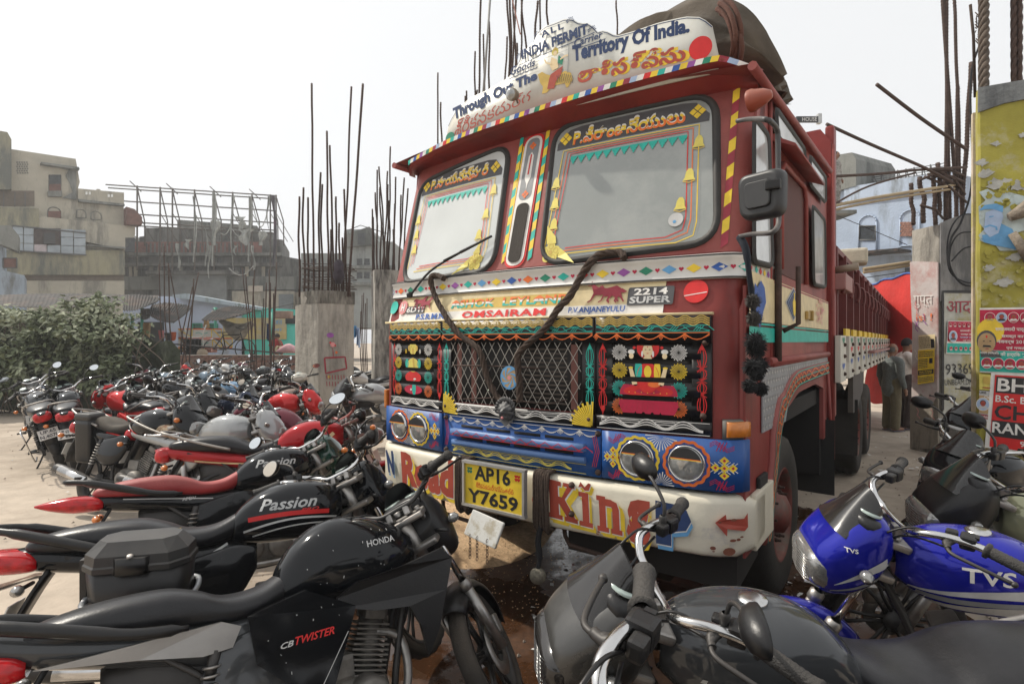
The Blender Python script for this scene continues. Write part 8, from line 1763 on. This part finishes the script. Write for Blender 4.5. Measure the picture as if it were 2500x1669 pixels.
for i in range(90):
    x, y = rng.uniform(2392, 2500), rng.choice((rng.uniform(440, 520), rng.uniform(610, 760), rng.uniform(1080, 1280))); a, z = N5.uv(x, y); r_ = rng.uniform(.006, .03); P_ = [(a+r_*cos(k*1.05)*rng.uniform(.6, 1.2), z+r_*sin(k*1.05)*rng.uniform(.6, 1.2)) for k in range(6)]; m.slab(P_, .008, lambda u_, z_, d: N5.mp(u_, z_, .012-d+.006))
part('loose_plaster', m, YP, t, kind='stuff')
for px_, py_, r0 in ((2402, 425, .05), (2440, 450, .07), (2490, 452, .06), (2395, 398, .035), (2480, 628, .045), (2410, 655, .04), (2452, 690, .05), (2500, 330, .03), (2430, 352, .025)):
    m = MB(); a, z = N5.uv(px_, py_); k0 = rng.random()*9; P_ = [(a+r0*(1.5*cos(q_))*(.7+.5*noise.noise(V((cos(q_)*2+k0, sin(q_)*2, 0)))), z+r0*sin(q_)*(.7+.6*noise.noise(V((cos(q_)*3, sin(q_)*3+k0, 4))))) for q_ in [2*pi*i/26 for i in range(26)]]; m.slab(P_, .004, lambda u_, z_, d: N5.mp(u_, z_, .013-d)); part('bare_patch', m, mat('bare plaster', (.40,.40,.37), .95, var=.25, vs=9, bump=.6, bs=30), t)
m = MB(); S0 = at(2379, 0, 4.62); m.box((S0.x, S0.y, 1.75), (.035, .05, 3.5), Matrix.Rotation(-.5, 3, 'Z'), bev=.004); tag(part('wood_batten', m, mat('cream batten', (.56,.47,.36), .7, var=.2, col2=(.42,.36,.10), c2s=4)), 'tall cream batten fixed on the left edge of the yellow pillar', 'batten')
o1 = poster(N5, 'poster', 'large red and green political poster with rows of portraits on the yellow pillar', ((2379+11,752),(2530,750),(2530,915),(2379+11,908)), .022, 'white', [('r', 'crimson', 0, .03, 1, .65), ('r', 'teal', 0, .66, 1, .98), ('u',)]+[('p', .18+.205*i, .15, .028, c) for i, c in enumerate(('white', 'black', 'white', 'white'))]+[('t', 'white', 'समाजवादी पार्टी महानगर', .27, .29, 1.1, .37), ('t', 'white', 'समस्त काशीवासियों', .38, .40, 1.1, .47), ('t', 'white', 'नववर्ष 2016, मकर', .30, .49, 1.1, .56), ('t', 'white', 'एवं गणतंत्र दिवस', .46, .58, 1.1, .645), ('t', 'white', 'की हार्दिक शुभकामनाएं', .36, .67, 1.1, .75), ('t', 'white', 'यादव (विक्की)', .0, .67, .33, .72)]+[('p', .12+.2*i, .85, .030, 'white') for i in range(5)])
P = Paint(N5.mp, .028); c = N5.uv(2404, 838); P.disc('yellow', (c[0]+.03, c[1]+.10), .085, 20, .10); P.up(); P.disc('dgrey', (c[0]+.005, c[1]+.02), .062, 18, .085); P.poly('dgrey', [(c[0]-.03, c[1]-.11), (c[0]+.10, c[1]-.11), (c[0]+.07, c[1]-.06), (c[0]-.03, c[1]-.05)]); P.up(); P.disc('tan', (c[0]+.005, c[1]+.005), .055, 20, .080); P.up(); P.poly('black', [(c[0]-.02, c[1]-.028), (c[0]+.035, c[1]-.03), (c[0]+.028, c[1]-.014), (c[0]-.015, c[1]-.012)]); P.disc('red', (c[0]+.005, c[1]+.055), .006, 8, .012); P.disc('black', (c[0]-.012, c[1]+.018), .008, 8, .004); P.disc('black', (c[0]+.028, c[1]+.018), .008, 8, .004); P.disc('maroon', (c[0]+.008, c[1]-.042), .014, 8, .004); P.out('portrait', o1)
poster(N5, 'poster', 'red, black and white coaching poster with BH, CHS and RANI in big letters', ((2418,908),(2545,915),(2545,1112),(2402,1092)), .022, 'white', [('r', 'red', .08, .03, 1, .97), ('u',), ('r', 'black', .11, .05, 1, .26), ('r', 'black', .09, .62, 1, .83), ('u',), ('t', 'white', 'BHU', .14, .07, 1.05, .24), ('t', 'white', 'B.Sc. B.com', .12, .29, 1.1, .38), ('t', 'black', 'CHS', .12, .41, .98, .60), ('t', 'white', 'RANI', .10, .64, .80, .78), ('t', 'white', 'E', .72, .795, .80, .825), ('t', 'white', '9387', .60, .85, 1.0, .92)])
poster(N5, 'poster', 'old yellow notice with a round emblem under the political poster', ((2389,912),(2417,914),(2417,952),(2389,950)), .020, 'lemon', [('l', 'brown', .3, .75, .95, .95, 1), ('r', 'gold', .35, .15, .9, .6)]); poster(N5, 'poster', 'torn sepia coaching bill lettered CBSE and Misir Pokh', ((2389,952),(2414,954),(2409,1028),(2388,1024)), .020, 'ltgrey', [('t', 'dgrey', 'CBSE', 0, .02, .7, .10), ('r', 'tan', 0, .16, 1, .75), ('u',), ('t', 'white', 'Cla', .5, .16, 1, .24), ('p', .4, .45, .035, 'ltgrey'), ('r', 'maroon', 0, .78, 1, .92), ('u',), ('t', 'white', 'Misir Pokh', .02, .81, .98, .89)])
tq = [(2389,470),(2410,462),(2440,480),(2455,455),(2462,470),(2500,480),(2510,560),(2460,575),(2486,600),(2480,612),(2440,613),(2430,600),(2396,590),(2388,575),(2402,560),(2390,545),(2388,505),(2405,490)]
m = MB(); m.slab([N5.uv(*p) for p in tq], .002, lambda a, z, d: N5.mp(a, z, .014-d)); o2 = part('torn_poster', m, mat('torn blue paper', (.46,.54,.54), .8, var=.15, vs=8, col2=(.36,.42,.40), c2s=9, lo=.5, hi=.6)); tag(o2, 'torn blue and white portrait poster high on the yellow pillar', 'poster')
P = Paint(N5.mp, .018); P.poly('sky', [N5.uv(*p) for p in ((2400,592),(2396,575),(2425,570),(2440,545),(2470,560),(2482,590),(2478,610),(2420,598))]); P.up(); P.poly('lblue', [N5.uv(*p) for p in ((2400,565),(2405,520),(2440,505),(2448,530),(2436,570),(2415,580))]); P.up(); P.poly('sky', [N5.uv(*p) for p in ((2388,516),(2402,502),(2430,498),(2448,505),(2446,520),(2425,512),(2404,512))]); P.line('sky', [N5.uv(*p) for p in ((2402,556),(2415,551),(2430,555),(2432,563))], .012); P.line('sky', [N5.uv(*p) for p in ((2413,531),(2424,529))], .008); P.text('sky', 'विनय सिंह', [N5.uv(2387, 582), N5.uv(2440, 582), N5.uv(2440, 590), N5.uv(2387, 590)]); P.out('print', o2)
for lab, pts, r_ in (('weathered split plank end nailed across the torn poster', ((2458,535),(2480,525),(2510,505)), (.035,.05,.06)), ('second grey plank slanting down below the torn poster', ((2465,572),(2485,600),(2510,640)), (.03,.035,.04))):
    m = MB(); m.tube([N5.pt(*p, .06) for p in pts], list(r_), 7); tag(part('broken_plank', m, mat('weathered wood', (.24,.20,.155), .9, var=.35, vs=20, bump=1, bs=50)), lab, 'plank')
m = MB()
for s in range(4): m.tube([N5.pt(2406+7*sin(k*.5+s*1.57), 213-k*6, -.05+.035*cos(k*.5+s*1.57)) for k in range(46)], .020, 6)
tag(part('wire_rope', m, mat('thick wire rope', (.12,.095,.075), .8, .3, var=.3, bump=.6, bs=90)), 'thick twisted cable rising from the top of the yellow pillar', 'cable')
for k_, (x, lab) in enumerate(((2480, 'ribbed bar at the right end of the yellow pillar top'), (2494, 'outermost ribbed bar on the yellow pillar top'))): m = MB(); [m.tube([N5.pt(x+3*sin(k*.5+s*2.1), 200-k*6, -.05+.02*cos(k*.5+s*2.1)) for k in range(46)], .014, 6) for s in range(3)]; tag(part('ribbed_bar', m, RUST), lab, 'rebar')
m = MB(); m.tube([N5.pt(2396, 214, -.2), N5.pt(2392, 60, -.2), N5.pt(2384, -20, -.2)], .012, 6); rr = random.Random(2)
for i in range(16): m.tube([N5.pt(2392+rr.uniform(-4, 4), 10+i*5, -.1), N5.pt(2392+rr.uniform(-14, 14), 10+i*5+rr.uniform(5, 30), -.05)], .004, 4)
tag(part('frayed_cord', m, ROPE), 'frayed brown cord strands tangled round the thick cable', 'cord')
# ================================================================ PEOPLE
def fused(name, m, vox, mt, par, label=None):
    me = m.mesh(name); o = bpy.data.objects.new(name, me); COL.objects.link(o); md = o.modifiers.new('r', 'REMESH'); md.mode = 'VOXEL'; md.voxel_size = vox; md.use_smooth_shade = True; ms = o.modifiers.new('s', 'SMOOTH'); ms.iterations = 3
    dg = bpy.context.evaluated_depsgraph_get(); n = bpy.data.meshes.new_from_object(o.evaluated_get(dg)); bpy.data.objects.remove(o); n.name = name
    if not n.materials: n.materials.append(None)
    return part(name, n, mt, par, label)
SKN = mat('brown skin', (.22,.11,.065), .55, var=.1); HAIR = mat('black hair', (.012,.010,.010), .8, var=.3, bump=.5, bs=60)
def limb(m, pts, rs): 
    pts = [V(p) for p in pts]; 
    for i in range(len(pts)-1):
        m.tube([pts[i].lerp(pts[i+1], k/4) for k in range(5)], [rs[i]+(rs[i+1]-rs[i])*k/4 for k in range(5)], 12)
    for p, r in zip(pts, rs): m.lathe([(0, -r), (r*.6, -r*.8), (r*.95, -r*.3), (r*.95, r*.3), (r*.6, r*.8), (0, r)], p, (0, 0, 1), 12)
def person(label, loc, rz, h=1.68, shirt=None, trouser=None, armL=None, armR=None, bald=False, long=False, barefoot=True):
    """standing figure facing +x in its own space"""
    t = thing('person', label, 'person', loc, rz); k = h/1.68; m = MB()
    hd = V((.03, 0, 1.555)); 
    m.grid(lambda s, q: hd+V((cos(2*pi*s)*sin(pi*q)*.092*(1+.08*(cos(2*pi*s) > 0)), sin(2*pi*s)*sin(pi*q)*.074, cos(pi*q)*.118)), 20, 14)
    m.grid(lambda s, q: hd+V((.088+.022*sin(pi*q)*cos(2*pi*s)*.8, sin(2*pi*s)*sin(pi*q)*.013, -.012+cos(pi*q)*.026)), 8, 6)
    for s in (-1, 1): m.lathe([(0, -.012), (.018, -.008), (.018, .008), (0, .012)], hd+V((-.005, s*.076, -.005)), (0, 1, 0), 8)
    limb(m, [(.0, 0, 1.46), (-.01, 0, 1.36)], [.052, .060])
    for s in (-1, 1): limb(m, [(-.01, s*.06, 1.36), (-.01, s*.18, 1.34)], [.06, .055]); limb(m, [(0, s*.085, .88), (.01, s*.09, .48), (-.02, s*.09, .09)], [.085, .058, .038]); m.box((.05, s*.09, .035), (.24, .085, .06), bev=.02)
    limb(m, [(0, 0, 1.25), (0, 0, 1.05), (0, 0, .90)], [.125, .115, .12])
    arms = {1: armL or [(-.01, .20, 1.32), (-.02, .24, 1.05), (.05, .25, .82)], -1: armR or [(-.01, -.20, 1.32), (-.02, -.24, 1.05), (.05, -.25, .82)]}
    for s, a in arms.items():
        limb(m, a, [.050, .040, .027]); w = V(a[2]); d = (w-V(a[1])).normalized(); sd_ = d.cross(V((0, 1, 0))).normalized(); limb(m, [w, w+d*.07], [.026, .030])
        for f in range(4): p0 = w+d*.08+sd_*(-.024+.016*f); limb(m, [p0, p0+d*.04, p0+d*.065-V((0, s*.02, 0))], [.009, .008, .007])
        limb(m, [w+d*.03+sd_*.03, w+d*.065+sd_*.045], [.011, .009])
    b = fused('body', m, .011, SKN, t)
    m = MB(); limb(m, [(0, 0, 1.26), (0, 0, 1.08), (.0, 0, .92 if not long else .80)], [.150, .140, .150 if not long else .17]); 
    for s in (-1, 1): limb(m, [(-.01, s*.05, 1.36), (-.01, s*.17, 1.335)], [.080, .078])
    for s, a in arms.items(): e = 1.0 if long else .62; p1 = V(a[0]).lerp(V(a[1]), e); limb(m, [a[0], p1]+([a[1], V(a[1]).lerp(V(a[2]), .85)] if long else []), [.076, .066]+([.055, .048] if long else []))
    fused('shirt', m, .013, shirt, t); m = MB()
    for s in (-1, 1): limb(m, [(0, s*.075, .93), (.015, s*.092, .50), (-.01, s*.092, .09)], [.115, .090, .085])
    limb(m, [(0, 0, .98), (0, 0, .88)], [.135, .13]); fused('trousers', m, .013, trouser, t); m = MB()
    if not bald:
        m.grid(lambda s, q: hd+V((-.018, 0, .022))+V((cos(2*pi*s)*sin(pi*q*.62)*.094, sin(2*pi*s)*sin(pi*q*.62)*.082, cos(pi*q*.62)*.112)), 22, 10); part('hair', m, HAIR, t)
    else:
        m.grid(lambda s, q: hd+V((-.022, 0, .0))+V((-abs(cos(pi*(s-.5)))*.090, sin(pi*(s-.5))*.080, .05-.09*q)), 16, 5); part('hair', m, mat('grey hair', (.10,.095,.09), .9), t)
    for s in (-1, 1): m = MB(); m.grid(lambda a, q: hd+V((.087, s*.030, .018))+V((cos(2*pi*a)*sin(pi*q), sin(2*pi*a)*sin(pi*q), cos(pi*q)))*.011, 8, 6); part('eye', m, mat('eye', (.03,.02,.02), .3), t)
    m = MB(); m.box(hd+V((.095, 0, -.045)), (.02, .05, .012), bev=.004); part('moustache', m, HAIR, t)
    m = MB()
    for s in (-1, 1): m.box((.05, s*.09, .008), (.26, .095, .016), bev=.006)
    part('sandal', m, mat('sandal', (.05,.05,.09), .7), t)
    t.scale = (k, k, k); return t
g1 = onz(2212, 1046); g2 = onz(2176, 1050)
WS = mat('off-white shirt', (.80,.74,.70), .85, bump=.5, bs=9); BT = mat('brown trousers', (.060,.040,.036), .85, bump=.5, bs=9); GS = mat('grey checked kurta', (.13,.145,.14), .9, var=.25, vs=40, bump=.5, bs=9); OT = mat('olive trousers', (.13,.11,.065), .85, bump=.5, bs=9)
person('man with dark hair in an off-white short-sleeved shirt beside the grey pillar', g1, R(-8), 1.66, WS, BT, armR=[(.0, -.20, 1.32), (.06, -.24, 1.08), (.26, -.20, 1.02)])
person('balding man in a grey shirt and olive trousers at the rear corner of the truck', g2, R(10), 1.57, GS, OT, bald=True, long=True)
def child():
    o = at(676, 860, 18.3); t = thing('person', 'child in a red shirt sitting on the wall with hands at the face', 'person', o); m = MB()
    m.grid(lambda s, q: V((.0, 0, .50))+V((cos(2*pi*s)*sin(pi*q)*.085, sin(2*pi*s)*sin(pi*q)*.085, cos(pi*q)*.11)), 14, 10); limb(m, [(0, 0, .42), (0, 0, .05)], [.05, .11])
    for s in (-1, 1): limb(m, [(s*.11, 0, .34), (s*.20, -.08, .22), (s*.10, -.12, .42)], [.04, .035, .03]); limb(m, [(s*.07+.05, -.02, .04), (s*.07+.18, -.15, .16), (s*.07+.16, -.18, -.1)], [.07, .055, .04])
    fused('body', m, .014, SKN, t); m = MB(); limb(m, [(0, 0, .34), (0, 0, .06)], [.12, .14]); 
    for s in (-1, 1): limb(m, [(s*.10, 0, .35), (s*.19, -.07, .24)], [.06, .055])
    fused('shirt', m, .016, mat('red shirt', (.30,.03,.03), .9), t); m = MB(); limb(m, [(.10, -.02, .04), (.20, -.14, .16), (.20, -.16, .0)], [.085, .07, .06]); limb(m, [(-.02, -.02, .04), (.08, -.14, .16), (.08, -.16, .0)], [.085, .07, .06]); fused('trousers', m, .016, mat('khaki', (.38,.33,.20), .9), t); m = MB(); m.grid(lambda s, q: V((0, .01, .53))+V((cos(2*pi*s)*sin(pi*q*.6)*.095, sin(2*pi*s)*sin(pi*q*.6)*.095, cos(pi*q*.6)*.10)), 14, 8); part('hair', m, HAIR, t)
child()
o = at(2040, 452, 15.8); pr = person('person in a pale speckled garment standing on the roof corner of the blue house', (o.x, o.y, o.z-.55), R(-60), 1.5, mat('speckled garment', (.30,.29,.27), .9, col2=(.10,.09,.08), c2s=9), mat('speckled garment', (.30,.29,.27)), long=True)
m = MB(); q = at(2040, 470, 15.8); m.box((q.x+.0, q.y+.2, q.z-.60), (.9, .9, .10)); tag(part('roof_ledge', m, PG), 'small concrete ledge under the person on the blue house', 'ledge')
# washing between the columns
for x, c, lab in ((865, 'sky', 'blue garments hanging between the two concrete columns'), (874, 'lblue', 'pale blue shirt hanging between the two concrete columns')): hang(lab, x, 800 if x > 870 else 795, 845 if x > 870 else 825, 9, c, 2, 14.5)
# ================================================================ AIR
hz = MB(); hz.box((0, 40, 9.0), (130, 90, 20.2)); hm = bpy.data.materials.new('haze'); hm.use_nodes = True; n = hm.node_tree.nodes; n.remove(n['Principled BSDF']); v_ = n.new('ShaderNodeVolumePrincipled'); v_.inputs['Color'].default_value = (.93, .94, .95, 1); v_.inputs['Density'].default_value = .0022; v_.inputs['Anisotropy'].default_value = .2; hm.node_tree.links.new(v_.outputs[0], n['Material Output'].inputs['Volume'])
HAZE = 1
if HAZE: part('haze', hz, hm, kind='stuff')
